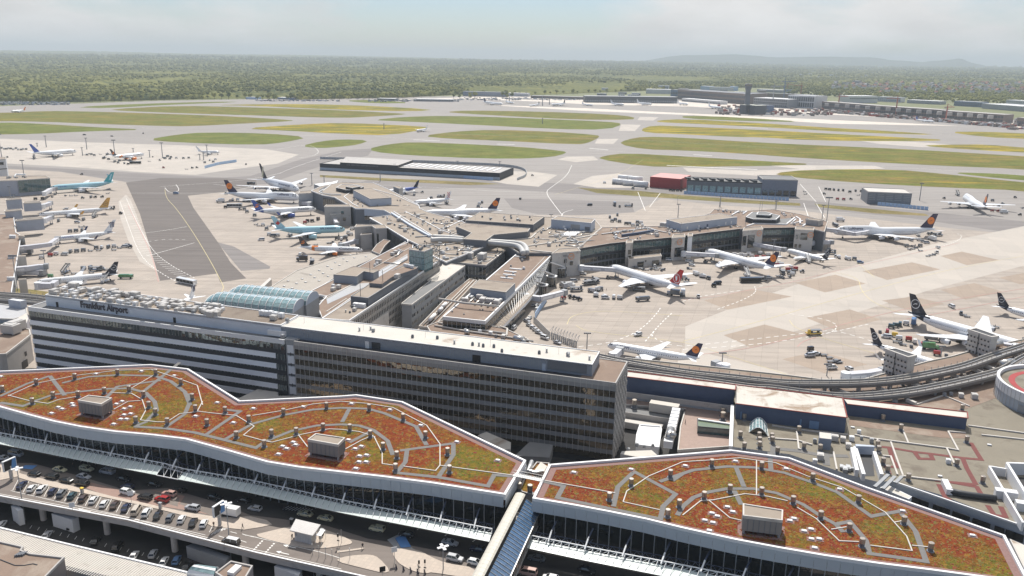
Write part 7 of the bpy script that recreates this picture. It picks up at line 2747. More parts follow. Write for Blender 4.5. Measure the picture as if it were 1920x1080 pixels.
# ================================================================== far terminals, works, houses
t3=lambda p:T(1280,80,3,p)
t2=lambda p:T(640,80,3,p)
FB=M('far_brown',(.24,.19,.17),.8,.12,.05)
FW=M('far_white',(.62,.62,.62),.6,.06,.05)
FG=M('far_grey',(.33,.34,.36),.7,.1,.05)
FDK=M('far_dark',(.10,.105,.12),.6,.1,.05)
FBL=M('far_blue',(.16,.22,.34),.6,.1,.05)
_lab={'office_building':'building'}
FARB=[
 ('terminal_building','long low dark terminal with a pale arched base far beyond the runways',(1097,192),(1270,194),180,50,FDK,FG,((.1,.4),),FG),
 ('terminal_building','long brown terminal hall with a dark roof left of the control tower',(1270,186),(1398,196),168,90,FB,FDK,((.15,.4),(.55,.8)),FDK),
 ('terminal_building','pale terminal front with open storeys right of the control tower',(1412,199),(1475,203),183,70,FG,FW,((.1,.3),(.4,.6),(.7,.9)),FDK),
 ('terminal_building','pale terminal front with two big dark openings',(1476,201),(1525,204),178,70,FW,FG,((.1,.45),(.55,.9)),FDK),
 ('terminal_building','brown roofed terminal strip behind the pale fronts',(1400,186),(1525,192),173,30,FB,FDK,(),FDK),
 ('service_hall','white hall under the control tower at the left',(1278,190),(1350,196),184,30,FW,FW,((.2,.5),),FDK),
 ('tower_base_hall','pale green roofed hall left of the control tower foot',(1386,213),(1397,214),196,40,FDK,M('pale_green_roof',(.55,.57,.48)),(),FDK),
 ('tower_base_hall','pale green roofed hall right of the control tower foot',(1404,214),(1415,215),197,40,FDK,M('pale_green_roof',(.55,.57,.48)),(),FDK),
 ('service_hall','dark low hall right of the control tower foot',(1418,209),(1440,211),196,20,FBL,FDK,((.3,.5),),FG),
 ('unfinished_terminal','long unfinished brown concrete pier, left section with square roof boxes',(1540,204),(1640,213),190,40,FB,CONC,((.15,.4),(.55,.8)),FDK),
 ('unfinished_terminal','long unfinished brown concrete pier, middle section behind red cranes',(1640,213),(1760,222),198,40,FB,CONC,((.15,.4),(.55,.8)),FDK),
 ('unfinished_terminal','long unfinished brown concrete pier, right section',(1760,222),(1880,231),207,40,FB,CONC,((.15,.4),(.55,.8)),FDK),
 ('unfinished_terminal','short brown unfinished block at the right picture edge',(1905,236),(1980,244),220,60,FB,CONC,((.2,.6),),FDK),
 ('hangar','white hangar with a slanted roof behind the unfinished pier',(1592,193),(1645,193),180,60,FW,FW,((.55,.7),),FDK),
 ('office_block','white office block right of the white hangar',(1645,190),(1688,192),181,40,FW,FG,((.2,.45),(.6,.8)),FBL),
 ('warehouse','pale blue grey warehouse beyond the unfinished pier',(1700,193),(1762,196),187,50,FG,FW,(),FDK),
 ('office_block','dark blue office slab at the right beyond the unfinished pier',(1788,198),(1840,201),189,40,FBL,FG,((.15,.35),(.5,.7)),FDK),
 ('warehouse','wide white warehouse roof at the far right',(1840,203),(1915,209),194,90,FG,FW,(),FDK),
 ('office_block','white block with window rows at the right picture edge',(1885,198),(1960,203),187,40,FW,FW,((.2,.4),(.6,.8)),FG),
 ('office_block','blue grey block beside the left terminal end',(1257,180),(1280,181),168,40,FBL,FG,((.3,.6),),FDK),
 ('office_block','white block above the long dark terminal',(1233,168),(1253,168.5),160,30,FW,FG,((.3,.7),),FBL),
 ('warehouse','white curved warehouse left of the blue grey block',(1211,175),(1257,176),167,50,FW,FW,(),FDK),
 ('office_block','turquoise block behind the brown terminal, left one',(1313,168),(1330,169),161,30,LBLUE,FW,(),FDK),
 ('office_block','turquoise block behind the brown terminal, right one',(1375,170),(1384,170),162,30,LBLUE,FW,(),FDK),
 ('warehouse','white warehouse between the two turquoise blocks',(1330,169),(1375,170),163,40,FW,FG,(),FDK),
 ('warehouse','pale blue warehouse right of the control tower top',(1419,172),(1465,174),167,40,FG,FW,(),FDK),
 ('tower_block','distant grey tower block among the houses, left one',(1584,163),(1594,163),154,25,FG,FG,((.2,.4),(.6,.8)),FDK),
 ('tower_block','distant grey tower block among the houses, tallest one',(1603,165),(1614,165),151,25,FG,FG,((.2,.4),(.6,.8)),FDK),
 ('tower_block','distant grey tower block among the houses, third one',(1621,165),(1630,166),156,25,FG,FG,((.2,.4),(.6,.8)),FDK),
 ('tower_block','distant white apartment block right of the tower blocks',(1632,166),(1642,167),160,25,FW,FG,((.3,.6),),FDK),
 ('office_block','low blue roofed building at the edge of the wood on the left',(461,186),(481,186.5),182,30,LBLUE,FG,(),FDK),
 ('office_block','low pale blue hall at the edge of the wood near the fire lookout',(520,186),(552,187),182.5,30,FBL,FW,(),FDK),
 ('lookout_tower','slim pale tower standing at the edge of the wood',(581.5,183.5),(586,183.5),173,10,FW,FG,(),FDK),
 ('service_hall','pale low hall on the far side of the runways, left one',(707,188),(740,189),184,25,FG,FW,((.3,.6),),FDK),
 ('service_hall','pale low hall on the far side of the runways, right one',(780,190),(850,191),185.5,35,FG,FW,((.3,.6),),FDK),
 ('service_hall','blue grey row of offices under the trees beyond the runways',(868,180),(950,182),171,20,FG,FG,((.3,.5),(.65,.85)),FBL),
 ('service_hall','white hall right of the blue grey offices',(950,180),(990,181),174,30,FW,FW,(),FDK),
 ('service_hall','long low brown halls beside the distant terminal',(995,184),(1095,187),179,30,FB,FG,((.3,.7),),FDK),
 ]
for(nm,lab,q0,q1,vt,dep,ms,mt,bands,bm_)in FARB:
 far_block(nm,lab,nm.replace('_',' '),q0,q1,vt,dep,ms,mt,bands,bm_)
for i in range(17):                                 # roof boxes of the unfinished pier
 u=1553+i*19.4
 v=194.5+(u-1540)*.0745
 p=W(u,v+12,0)
 z=zfor(p.x,p.y,v)
 r_=bpy.data.objects['unfinished_terminal' if u<1640 else 'unfinished_terminal.001' if u<1760 else 'unfinished_terminal.002']
 mb=MB()
 mb.box((p.x,p.y+18,z-6),(11,12,8),-.33)
 part('roof_box',mb,CONC,r_)
# control tower
p=W(1399,213,0)
r=thing('control_tower','tall slim grey control tower in front of the distant terminal','control tower',p)
h=zfor(p.x,p.y,157)
mb=MB()
mb.loft([[Vector((p.x+x*k,p.y+y*k,z))for x,y in((-5.5,-5.5),(5.5,-5.5),(5.5,5.5),(-5.5,5.5))]for z,k in((0,1.15),(h*.5,1),(h*.78,.95),(h*.86,1.25),(h*.92,1.35))])
part('shaft',mb,M('tower_slate',(.15,.16,.19),.7,.08,.05),r)
mb=MB()
mb.loft([[Vector((p.x+x*k,p.y+y*k,z))for x,y in((-5.5,-5.5),(5.5,-5.5),(5.5,5.5),(-5.5,5.5))]for z,k in((h*.92,1.3),(h*.985,1.45))])
part('cab',mb,GLASSD,r)
mb=MB()
mb.box((p.x,p.y,h*.985),(15,15,1.2))
part('cab_roof',mb,FG,r)
mb=MB()
mb.box((p.x+3,p.y-10,0),(26,18,13))
part('base',mb,FB,r)
CR=M('crane_red',(.42,.13,.09),.6,.1,.1)
for i,(u,v,vt,jib,mt)in enumerate([(1571,206,180,22,CR),(1679,216,184,-20,CR),(1773,225,200,16,CR),(1448,201,161,26,FG),(1468,198,152,30,FBL),(1476,172,158,24,CR),(1396,212,176,12,FW),(1500,190,160,-18,CR)]):
 p=W(u,v,0)
 h=zfor(p.x,p.y,vt)
 r=thing('tower_crane','tower crane over the distant building works, %s'%nth(sorted([1571,1679,1773,1448,1468,1476,1396,1500]).index(u),8),'crane',p,0,'tower cranes over the distant works')
 mb=MB()
 mb.bar((p.x,p.y,0),(p.x,p.y,h),2.4)
 part('mast',mb,mt,r)
 mb=MB()
 mb.bar((p.x-jib*.35,p.y,h-1),(p.x+jib*1.3,p.y+8,h-1),1.5,1.8)
 mb.bar((p.x,p.y,h),(p.x,p.y,h+7),1.4)
 mb.bar((p.x,p.y,h+7),(p.x+jib*.9,p.y+5,h),.5)
 part('jib',mb,mt,r)
 mb=MB()
 mb.box((p.x-jib*.32,p.y,h-4),(4,3,3))
 part('counterweight',mb,CONC,r)
rn=random.Random(41)
AN=sorted([(rn.uniform(1105,1545),rn.random())for _ in range(20)])
for i,(u,q)in enumerate(AN):
 v=166+q*16+max(0,u-1270)*.03
 wd_=rn.uniform(6,20)
 mt=rn.choice((FW,FB,FG,FG,FB,FW,FBL))
 far_block('terminal_annex','%s block among the distant terminal halls, %s'%({FW:'white',FB:'brown',FG:'grey',FBL:'blue'}[mt],nth(i,20)),'building',(u,v),(u+wd_,v+wd_*.015),v-rn.uniform(3,8),rn.uniform(15,30),mt,rn.choice((FG,FW,FDK)),((.3,.6),)if q>.4 else(),FDK,'small blocks among the distant terminal halls')
mb=MB()
for(u0,u1,v0,v1,n)in((-40,130,191.5,197,330),(480,640,188,190,70),(690,860,187,191,110),(860,1095,184,188,160)):
 for _ in range(n):
  p=W(rn.uniform(u0,u1),rn.uniform(v0,v1),0)
  mb.box(tuple(p),(rn.uniform(4,9),2.2,rn.uniform(1.5,3.5)),UA,rn.choice((0,0,1,2,3)))
tag(part('distant_parked_cars',mb,[FW,FG,FDK,FBL]),kind='stuff')
# construction clutter at the works: one heap nobody could count
mb=MB()
rn=random.Random(17)
for(u0,u1,v0,v1,n)in((1420,1560,203,213,120),(1560,1900,207,236,420),(1340,1400,196,212,60),(1880,1920,225,240,40)):
 for _ in range(n):
  u=rn.uniform(u0,u1)
  t_=(u-u0)/(u1-u0)
  v=v0+(v1-v0)*(t_ if u1-u0>200 else rn.random())+rn.uniform(1,5)
  p=W(u,v,0)
  mb.box(tuple(p),(rn.uniform(3,14),rn.uniform(3,8),rn.uniform(1.5,7)),rn.uniform(0,3),rn.choice((0,2,1,2,3)))
tag(part('building_site_clutter',mb,[CONC,FW,FB,RUST]),kind='stuff')
# the distant town: houses with pitched roofs
mb=MB()
mb.prism([Vector((x,y,5.5))for x,y in((-5,-4),(5,-4),(5,4),(-5,4))],0)
HW=mb.mesh('walls',FW)
mb=MB()
mb.loft([[Vector((-5.6,-4.6,5.4)),Vector((-5.6,4.6,5.4)),Vector((-5.6,0,9.6))],[Vector((5.6,-4.6,5.4)),Vector((5.6,4.6,5.4)),Vector((5.6,0,9.6))]])
HR=[mb.mesh('roof',M('tile_roof_%s'%k,c_,.9,.15,.2))for k,c_ in(('red',(.32,.13,.09)),('brown',(.20,.13,.10)),('grey',(.20,.20,.21)))]
rn=random.Random(23)
for i in range(190):
 u=rn.uniform(1560,1925)
 v=rn.uniform(158,178)+(u-1560)*.012
 if u<1640:
  v=rn.uniform(163,172)
 p=W(u,v,0)
 an=rn.uniform(0,3.14)
 s=rn.uniform(1.1,2.0)
 hk=rn.randrange(3)
 o=thing('house','small white house with a %s pitched roof in the distant town at the right'%('red','brown','grey')[hk],'house',p,an,'houses of the distant town')
 o.scale=(s,s,s)
 for nm_,me_ in(('walls',HW),('roof',HR[hk])):
  c=bpy.data.objects.new(nm_,me_)
  COL.objects.link(c)
  c.parent=o
  c.location=(0,0,8)
# scattered pale specks of far villages beyond the wood
mb=MB()
for(u0,u1,v0,v1,n)in((60,300,106,113,90),(640,900,108,117,110),(1000,1300,116,126,60),(1500,1900,122,142,130)):
 for _ in range(n):
  u,v=rn.uniform(u0,u1),rn.uniform(v0,v1)
  p=W(u,max(v,120+(u-960)*.014),30)
  mb.box((p.x,p.y,0),(rn.uniform(12,40),rn.uniform(10,20),rn.uniform(20,30)+float(terrain(p.x,p.y))),rn.uniform(0,3))
tag(part('far_villages',mb,FW),kind='stuff')
# ================================================================== airliners
ACW=M('aircraft_white',(.80,.81,.82),.28,.02,.1)
ACG=M('aircraft_belly_grey',(.52,.54,.57),.35,.03,.1)
WINGM=M('wing_grey',(.66,.67,.68),.35,.04,.2)
ENGM=M('engine_white',(.72,.73,.75),.3,.03,.3)
INTAKE=M('engine_intake',(.03,.03,.035),.5,.1,.5)
CABW=M('cabin_window',(.03,.035,.05),.25,.1,.5)
LIV={}
def lm(name,c):
 LIV[name]=M('livery_'+name,c,.3,.03,.1)
 return LIV[name]
INDIGO=lm('indigo',(.022,.018,.062))
NIGHT=lm('night_blue',(.008,.012,.028))
RED=lm('red',(.50,.03,.03))
ICE=lm('ice_blue',(.36,.60,.68))
TEAL=lm('teal',(.05,.38,.42))
CBLUE=lm('cobalt',(.05,.10,.36))
AMBER=lm('amber',(.62,.34,.07))
CHAR=lm('charcoal',(.06,.055,.06))
NAVYL=lm('navy',(.02,.03,.10))
LETD=lm('title_navy',(.03,.03,.09))
TORANGE=lm('orange',(.80,.22,.03))
CREAM=lm('cream',(.62,.58,.42))
GROUND_CAT='airliner'
def airliner(label,tail,nose,typ,tailc=ACW,rear=None,title=None,emblem_=None,engc=ENGM,bodyc=ACW,winglet=None,extra=None,L_=None,group='parked airliners',hold='nose'):
 """tail / nose: photo pixels of the fuselage ends at cabin height. hold: which end stays put when the true length is used"""
 D=dict(A320=(37.6,1.98,34.1,2,11.8,'n'),A321=(44.5,1.98,34.5,2,11.8,'n'),B757=(54.0,1.9,38,2,13.6,'n'),B767=(54.9,2.5,48,2,15.9,'w'),A330=(63.7,2.82,60.3,2,16.9,'w'),A340=(67.5,2.82,61,4,17.2,'w'),B787=(58.5,2.9,60,2,16.9,'w'),
  B777=(70,3.1,62,2,18.5,'w'),B747=(74.0,3.25,65.5,4,19.4,'w'),A380=(72.7,3.6,79.7,4,24.1,'w'),RJ=(37,1.5,28,2,9.8,'n'))[typ]
 L0,R,span,ne,H,wn=D
 zc={'n':3.6,'w':5.4}[wn]if typ!='A380' else 6.2
 if typ=='RJ':
  zc=2.9
 a,c=W(tail[0],tail[1],zc),W(nose[0],nose[1],zc)
 d=(c-a).normalized()
 if L_ is not None:
  L0=L_
 elif hold=='both':
  L0=(c-a).length
 if hold=='tail':
  c=a+d*L0
 an=math.atan2(d.y,d.x)
 root=thing('airliner',label,GROUND_CAT,(c.x,c.y,0),an,group)
 L=L0
 rear=rear or{}
 # fuselage, nose at x=0 pointing +X
 N=24
 xs=[0,.004,.012,.025,.045,.07,.10,.135]+[.135+.515*k/22 for k in range(1,23)]+[.70,.75,.80,.85,.90,.94,.97,.99,1.0]
 mats=[bodyc,ACG if bodyc is ACW else bodyc,tailc,rear.get('mat',tailc)]
 rings=[]
 for s in xs:
  x=-s*L
  nl=1.55*2*R/L
  tl=1-3.3*2*R/L
  if s<nl:
   t=s/nl
   k=math.sqrt(max(0.0,1-(1-t)**2.1))
   k=max(k,.02)
   dz=-.22*R*(1-t)**2
  elif s>tl:
   t=(s-tl)/(1-tl)
   k=1-.9*t**1.5
   dz=R*.62*t**1.4
  else:
   k,dz=1,0
  hy=hz_=R*k
  up=1.0
  if typ=='B747':
   u_=max(0,min(1,(s-.012)/.05))*max(0,min(1,(.46-s)/.12))
   up=1+.46*u_
  if typ=='A380':
   up=1+.36*min(1,max(0,(s-.01)/.08))*(1 if s<tl else max(.0,1-.6*(s-tl)/(1-tl)))
  r_=[]
  for j in range(N):
   th=2*math.pi*j/N
   zz=math.sin(th)*hz_
   yy=math.cos(th)*hy
   if zz>0:
    zz*=up
    if typ=='B747' and up>1.01:
     yy*=1-.34*(up-1)/.46*max(0,math.sin(th))**1.6
   r_.append(Vector((x,yy,zc+dz+zz)))
  rings.append(r_)
 fb=rear.get('from',2.0)
 sl_=rear.get('slant',0.0)
 def mf(i,k):
  s=(xs[i]+xs[min(i+1,len(xs)-1)])/2
  sn=math.sin(2*math.pi*(k+.5)/N)
  if s>fb+sl_*sn:
   return 3
  if rear.get('stripe')and rear['stripe'][0]<s+.02*sn<rear['stripe'][1]:
   return 3
  return 1 if sn<-.62 else 0
 mb=MB()
 mb.loft(rings,0,True,mf)
 part('fuselage',mb,mats,root,True,True)
 # wings
 half=span/2
 xr=-L*(.345 if ne==2 else.31)
 cr_,ct=L*(.20 if wn=='n' else.215),L*.045
 sw=math.tan(rad({'n':27}.get(wn,34)))
 if typ=='A380':
  cr_,ct=L*.25,L*.05
 for sgn in(1,-1):
  rr=[]
  for t,ch,th in((0,cr_*1.05,1.5),(.33,cr_*.66,.95),(.7,cr_*.40,.55),(1.0,ct,.3)):
   y=sgn*(R*.55+(half-R*.55)*t)
   xl=xr-abs(y)*sw*.98+(0 if t else 0)
   z=zc-R*.62+abs(y)*.095
   rr.append([Vector((xl,y,z)),Vector((xl-ch*.35,y,z+th*.42)),Vector((xl-ch,y,z+.05)),Vector((xl-ch*.4,y,z-th*.4))])
  mb=MB()
  mb.loft(rr)
  wg=part('wing',mb,WINGM,root,False,True)
  if winglet:
   tp=rr[-1]
   mb=MB()
   w2=[Vector((p.x-1.6,p.y+sgn*.8,p.z+2.6))for p in tp]
   w2=[w2[0].lerp(w2[2],.25),w2[1],w2[2],w2[3]]
   mb.loft([tp,w2])
   part('winglet',mb,winglet,wg,False,True)
   # flap track fairings
  for t in(.28,.5,.7):
   y=sgn*half*t
   xl=xr-abs(y)*sw-cr_*(.62-.42*t)
   mb=MB()
   mb.tube([(xl+2,y,zc-R*.8+abs(y)*.09),(xl,y,zc-R*.95+abs(y)*.09),(xl-3,y,zc-R*.75+abs(y)*.09)],[.12,.32,.08],6)
   part('flap_fairing',mb,WINGM,wg,False,True)
   # engines
  for e in range(ne//2):
   ty=(.34 if ne==2 else(.36,.66)[e])
   y=sgn*half*ty
   er={'n':1.05}.get(wn,1.75 if ne==2 else 1.45)*(.9 if e else 1)
   if typ=='RJ':
    er=.8
   xl=xr-abs(y)*sw+er*2.0
   z=zc-R*.62+abs(y)*.095-er*1.35
   z=max(z,er+.45)
   mb=MB()
   m_=18
   prof=[(0,.86),(.25,1.0),(1.4,1.04),(2.6,.92),(3.4,.72)]
   mb.loft([[Vector((xl-px_*er,y+math.cos(2*math.pi*k/m_)*er*pr,z+math.sin(2*math.pi*k/m_)*er*pr))for k in range(m_)]for px_,pr in prof])
   en=part('engine',mb,engc,root,True,True)
   mb=MB()
   mb.poly([Vector((xl+.03,y+math.cos(2*math.pi*k/m_)*er*.8,z+math.sin(2*math.pi*k/m_)*er*.8))for k in range(m_)])
   mb.tube([(xl-3.4*er,y,z),(xl-4.3*er,y,z)],[er*.45,er*.12],10)
   part('intake_and_cone',mb,INTAKE,en,False,True)
   mb=MB()
   mb.loft([[Vector((xl-er*.6,y+s_*.2,z+er*.9)),]*1+[Vector((xl-er*3.6,y+s_*.2,z+er*.6)),Vector((xl-er*4.2,y+s_*.2,zc-R*.6+abs(y)*.095)),Vector((xl-er*1.9,y+s_*.2,zc-R*.6+abs(y)*.095))]for s_ in(-1,1)])
   part('pylon',mb,WINGM,en,False,True)
   # tailplane
 for sgn in(1,-1):
  hs=span*(.185 if wn=='w' else.18)
  xr2=-L+L*.135
  mb=MB()
  rr=[]
  for t,ch,th in((0,L*.10,.5),(1,L*.038,.18)):
   y=sgn*(R*.2+hs*t)
   xl=xr2-hs*t*.72
   z=zc+R*.45+hs*t*.10
   rr.append([Vector((xl,y,z)),Vector((xl-ch*.4,y,z+th*.4)),Vector((xl-ch,y,z)),Vector((xl-ch*.4,y,z-th*.4))])
  mb.loft(rr)
  part('tailplane',mb,ACW if not rear.get('stab')else tailc,root,False,True)
  # fin
 zb=zc+R*.72
 fr_,ft=L*(.135 if wn=='w' else.14),L*.052
 x0=-L+L*.165
 hh=H-zb
 swf=hh*.88
 def fx(t):
  return x0-swf*t,(x0-swf*t)-(fr_*(1-t)+ft*t)
 mb=MB()
 rr=[]
 for t in(0,.25,.5,.75,1):
  xl,xt=fx(t)
  th=.3*(1-t)+.1*t
  z=zb+hh*t
  rr.append([Vector((xl,0,z)),Vector((xl*.6+xt*.4,th,z)),Vector((xt,0.0,z)),Vector((xl*.6+xt*.4,-th,z))])
 mb.loft(rr)
 finm_=tailc
 fo=part('fin',mb,finm_,root,False,True)
 mb=MB()
 xl,xt=fx(0)
 mb.loft([[Vector((xl+L*.05,-.06,zb-.1)),Vector((xl+L*.05,.06,zb-.1)),Vector((xl+L*.05,0,zb))],[Vector((xl-.2,-.3,zb-.2)),Vector((xl-.2,.3,zb-.2)),Vector((xl-.2,0,zb+hh*.07))]])
 part('fin_root',mb,finm_,fo,False,True)
 # fin marks
 def on_fin(pts,t,f,rr_,mat,nm='fin_mark',lift=.0):
  xl,xt=fx(t)
  cx_,cz=xl+(xt-xl)*f,zb+hh*t
  for sgn in(1,-1):
   mb=MB()
   for q in pts:
    ps=[]
    for x,y in q:
     tz=min(1.0,max(0,(cz+y*rr_-zb)/hh))
     l_,t_=fx(tz)
     X_=cx_+x*rr_*(1 if sgn<0 else-1)
     th=.3*(1-max(0,tz-.3))+.04+lift
     ps.append(Vector((X_,sgn*th,cz+y*rr_)))
    mb.poly(ps)
   part(nm,mb,mat,fo,False,True)
 CIRC=[[(math.cos(2*math.pi*k/20),math.sin(2*math.pi*k/20))for k in range(20)]]
 RINGS=[[(math.cos(a0)*r0,math.sin(a0)*r0)for a0,r0 in((2*math.pi*k/24,1),(2*math.pi*(k+1)/24,1),(2*math.pi*(k+1)/24,.88),(2*math.pi*k/24,.88))]for k in range(24)]
 if emblem_=='disc':
  on_fin(CIRC,.52,.50,hh*.255,TORANGE,'round_emblem')
  on_fin(BIRD,.52,.52,hh*.135,INDIGO,'bird',.04)
 elif emblem_=='ring':
  on_fin(RINGS,.50,.52,hh*.25,ACW,'ring_emblem')
  on_fin(BIRD,.50,.52,hh*.20,ACW,'bird',.02)
 elif emblem_=='leaf':
  leaf=[[(0,1),(.18,.55),(.42,.7),(.35,.25),(.85,.3),(.6,-.1),(.2,-.5),(0,-.45),(0,-.95),(-.05,-.45),(-.2,-.5),(-.6,-.1),(-.85,.3),(-.35,.25),(-.42,.7),(-.18,.55)]]
  on_fin(leaf,.40,.5,hh*.24,RED,'leaf_emblem')
 elif emblem_=='redround':
  on_fin(RINGS,.38,.5,hh*.30,ACW,'ring_emblem')
  on_fin([[(-.1,-.7),(.25,-.1),(.1,.75),(-.15,.3),(-.3,.8),(-.35,.1)]],.38,.5,hh*.30,ACW,'bird_emblem')
 elif emblem_=='stripes':
  for k in range(3):
   on_fin([[(-.5+k*.42,-.8),(-.3+k*.42,-.8),(.1+k*.35,.8),(-.15+k*.35,.8)]],.6,.5,hh*.3,NAVYL,'stripe_mark')
 elif emblem_=='check':
  for i in range(5):
   for j in range(3):
    if(i+j)%2==0:
     on_fin([[(-.5+j*.35,-1+i*.42),(-.18+j*.35,-1+i*.42),(-.18+j*.35,-.62+i*.42),(-.5+j*.35,-.62+i*.42)]],.5,.45,hh*.36,RED,'check_mark')
 elif emblem_=='ringdark':
  on_fin(RINGS,.42,.5,hh*.22,CHAR,'ring_emblem')
  on_fin(BIRD,.42,.5,hh*.20,CHAR,'bird',.02)
 elif emblem_=='orangeswash':
  on_fin([[(-.8,-.6),(.2,-.5),(.7,.1),(.2,0),(-.5,-.2)],[(-.6,.1),(.3,.25),(.6,.6),(-.1,.45)]],.42,.5,hh*.32,TORANGE,'swash_mark')
 elif emblem_=='gold':
  on_fin([[(-.5,-1.1),(.15,-1.1),(.55,.9),(.05,1.0),(-.15,.3)]],.48,.5,hh*.34,CREAM,'bird_emblem')
 elif emblem_=='palm':
  on_fin([[(-.4,-.9),(.2,-.7),(.6,1.0),(.1,.4)],[(-.2,.0),(.6,.3),(.9,1.2),(.4,1.0)]],.48,.5,hh*.34,LIV['ice_blue'],'pattern_mark')
  # cabin windows, cockpit, doors
 mb=MB()
 rows=[.16]if typ not in('B747','A380')else([.05,.92]if typ=='B747' else[-.05,.66])
 for ri,zf in enumerate(rows):
  x1=.155 if typ!='B747' else(.12 if ri==0 else.07)
  x2=.80 if not(typ=='B747' and ri==1)else.36
  n_=int((x2-x1)*L/1.05)
  for k in range(n_):
   x=-(x1+(x2-x1)*k/n_)*L
   for sgn in(1,-1):
    z=zc+R*zf
    up=1.46 if(typ=='B747' and ri==1)else 1.36 if typ=='A380' and zf>0 else 1
    q=min(.98,max(-.98,zf/up))
    yy=R*math.sqrt(1-q*q)*(.86 if typ=='B747' and ri==1 else 1)
    mb.poly([Vector((x,sgn*(yy+.03),z-.18)),Vector((x-.34,sgn*(yy+.03),z-.18)),Vector((x-.34,sgn*(yy+.02),z+.2)),Vector((x,sgn*(yy+.02),z+.2))])
 part('cabin_windows',mb,CABW,root,False,True,'stuff')
 mb=MB()
 i0=3 if typ!='B747' else 4
 for j in range(2,11):
  for i in(i0,i0+1):
   if i==i0+1 and 4<=j<=7:
    continue
   q=[rings[i][j],rings[i][j+1],rings[i+1][j+1],rings[i+1][j]]
   cen=(q[0]+q[1]+q[2]+q[3])/4
   out=Vector((.3,cen.y,(cen.z-zc))).normalized()*.05
   if cen.z>zc+R*.15 and cen.z<zc+R*(1.0 if typ!='B747' else 1.6):
    mb.poly([cen+(p-cen)*(.82 if typ not in('B747','A380')else.5)+out for p in q])
 if mb.f:
  part('cockpit_windows',mb,CABW,root,False,True)
 mb=MB()
 for s in(.12,.42,.83):
  for sgn in(1,-1):
   x=-s*L
   pts_=[]
   for zz in(-.38,.42):
    yy=R*math.sqrt(1-zz*zz)*(1 if s<.8 else.86)
    pts_.append((yy+.025,zc+zz*R+(.12*R if s>.8 else 0)))
   mb.bar(Vector((x,sgn*pts_[0][0],pts_[0][1])),Vector((x,sgn*pts_[1][0],pts_[1][1])),.07,.05)
   mb.bar(Vector((x-1.1,sgn*pts_[0][0],pts_[0][1])),Vector((x-1.1,sgn*pts_[1][0],pts_[1][1])),.07,.05)
 part('door_outlines',mb,ACG,root,False,True)
 # titles wrapped on both sides
 if title:
  txt,x1,x2,z_,hh_,mt_=title
  vs,fs=text_mesh(txt,1.0,.015)
  xa,xb=min(v[0]for v in vs),max(v[0]for v in vs)
  for sgn in(1,-1):
   mb=MB()
   for x,y,_ in vs:
    f=(x-xa)/(xb-xa)
    X_=-L*(x1+(x2-x1)*(f if sgn>0 else 1-f))
    zz=z_*R+y*hh_
    upk=1.42 if typ=='B747' and x1<.4 else 1.36 if typ=='A380' else 1.0
    q=min(.97,max(-.97,zz/(R*upk)))
    yy=R*math.sqrt(1-q*q)*(.93 if typ=='B747' and x1<.4 else 1.0)
    mb.v.append((X_,sgn*(yy+.07),zc+zz))
   for f in fs:
    mb.f.append(f if sgn<0 else tuple(reversed(f)))
    mb.m.append(0)
   part('title',mb,mt_,root,False,True)
   # undercarriage
 def gear(nm,x,y,n_w,wr):
  mb=MB()
  mb.bar((x,y,wr),(x,y,zc-R*.7),.35)
  g=part(nm,mb,GREY,root,False,True)
  mb=MB()
  for k in range(n_w):
   xx=x+(k-(n_w-1)/2)*wr*2.3
   for s_ in(-.45,.45):
    mb.tube([(xx,y+s_-.18,wr),(xx,y+s_+.18,wr)],wr,12)
  part('wheels',mb,RUBBER,g,False,True)
 gear('nose_gear',-L*.095,0,1,.5)
 for sgn in(1,-1):
  gear('main_gear',-L*.53,sgn*(R*1.35 if wn=='n' else R*1.7),1 if wn=='n' else 2,.58)
 if typ in('B747','A380'):
  for sgn in(1,-1):
   gear('main_gear',-L*.57,sgn*R*.7,2,.58)
 mb=MB()
 mb.loft([[Vector((-L*s,y*R*k,zc-R*(.55+.55*k*(0 if abs(y)==1 else 1))))for y in(-1,-.5,.5,1)]+[Vector((-L*s,.9*R*k,zc-R*.2)),Vector((-L*s,-.9*R*k,zc-R*.2))]for s,k in((.30,.3),(.36,1.0),(.56,1.0),(.63,.3))])
 part('belly_fairing',mb,ACG if bodyc is ACW else bodyc,root,False,True)
 if extra:
  extra(root,L,R,zc)
 return root
WL=dict(mat=NIGHT,**{'from':.845,'slant':-.045})
airliner('white twin engined airliner with a red tail and white bird emblem at the glazed pier',(1258,536),(1143,500),'A330',RED,None,None,'redround',ENGM,hold='nose')
airliner('white airliner with an indigo tail and orange disc at the glazed pier',(1455,506),(1323,470),'A340',INDIGO,None,None,'disc',hold='both')
airliner('small white airliner with a black tail at the octagonal pier end',(1543,487),(1474,469),'A320',NIGHT,dict(mat=NIGHT,**{'from':.88,'slant':-.04}),None,'ring',winglet=None)
airliner('white jumbo airliner with an indigo tail parked beyond the octagonal pier end',(1753,433),(1563,434),'B747',INDIGO,None,('Lufthansa',.13,.27,.62,2.6,LETD),'disc',hold='both')
airliner('white jumbo freighter facing away on the far right apron with its nose lifted high',(1848,392),(1806,368),'B747',INDIGO,None,None,'disc',hold='tail')
airliner('white narrow airliner with an indigo tail right behind the grey office block',(1312,676),(1160,650),'A321',INDIGO,None,('Lufthansa',.12,.26,.35,1.2,LETD),'disc',hold='tail')
airliner('big white airliner with a black tail and ring emblem behind the perforated screen',(1702,590),(1880,640),'A340',NIGHT,WL,None,'ring',hold='tail')
airliner('smaller white airliner with a black tail behind the nearer perforated screen',(1633,646),(1750,682),'A320',NIGHT,WL,None,'ring',winglet=ACW,hold='tail')
airliner('white airliner with a black tail cut by the right picture edge',(1868,575),(2060,622),'A321',NIGHT,WL,None,'ring',hold='tail')
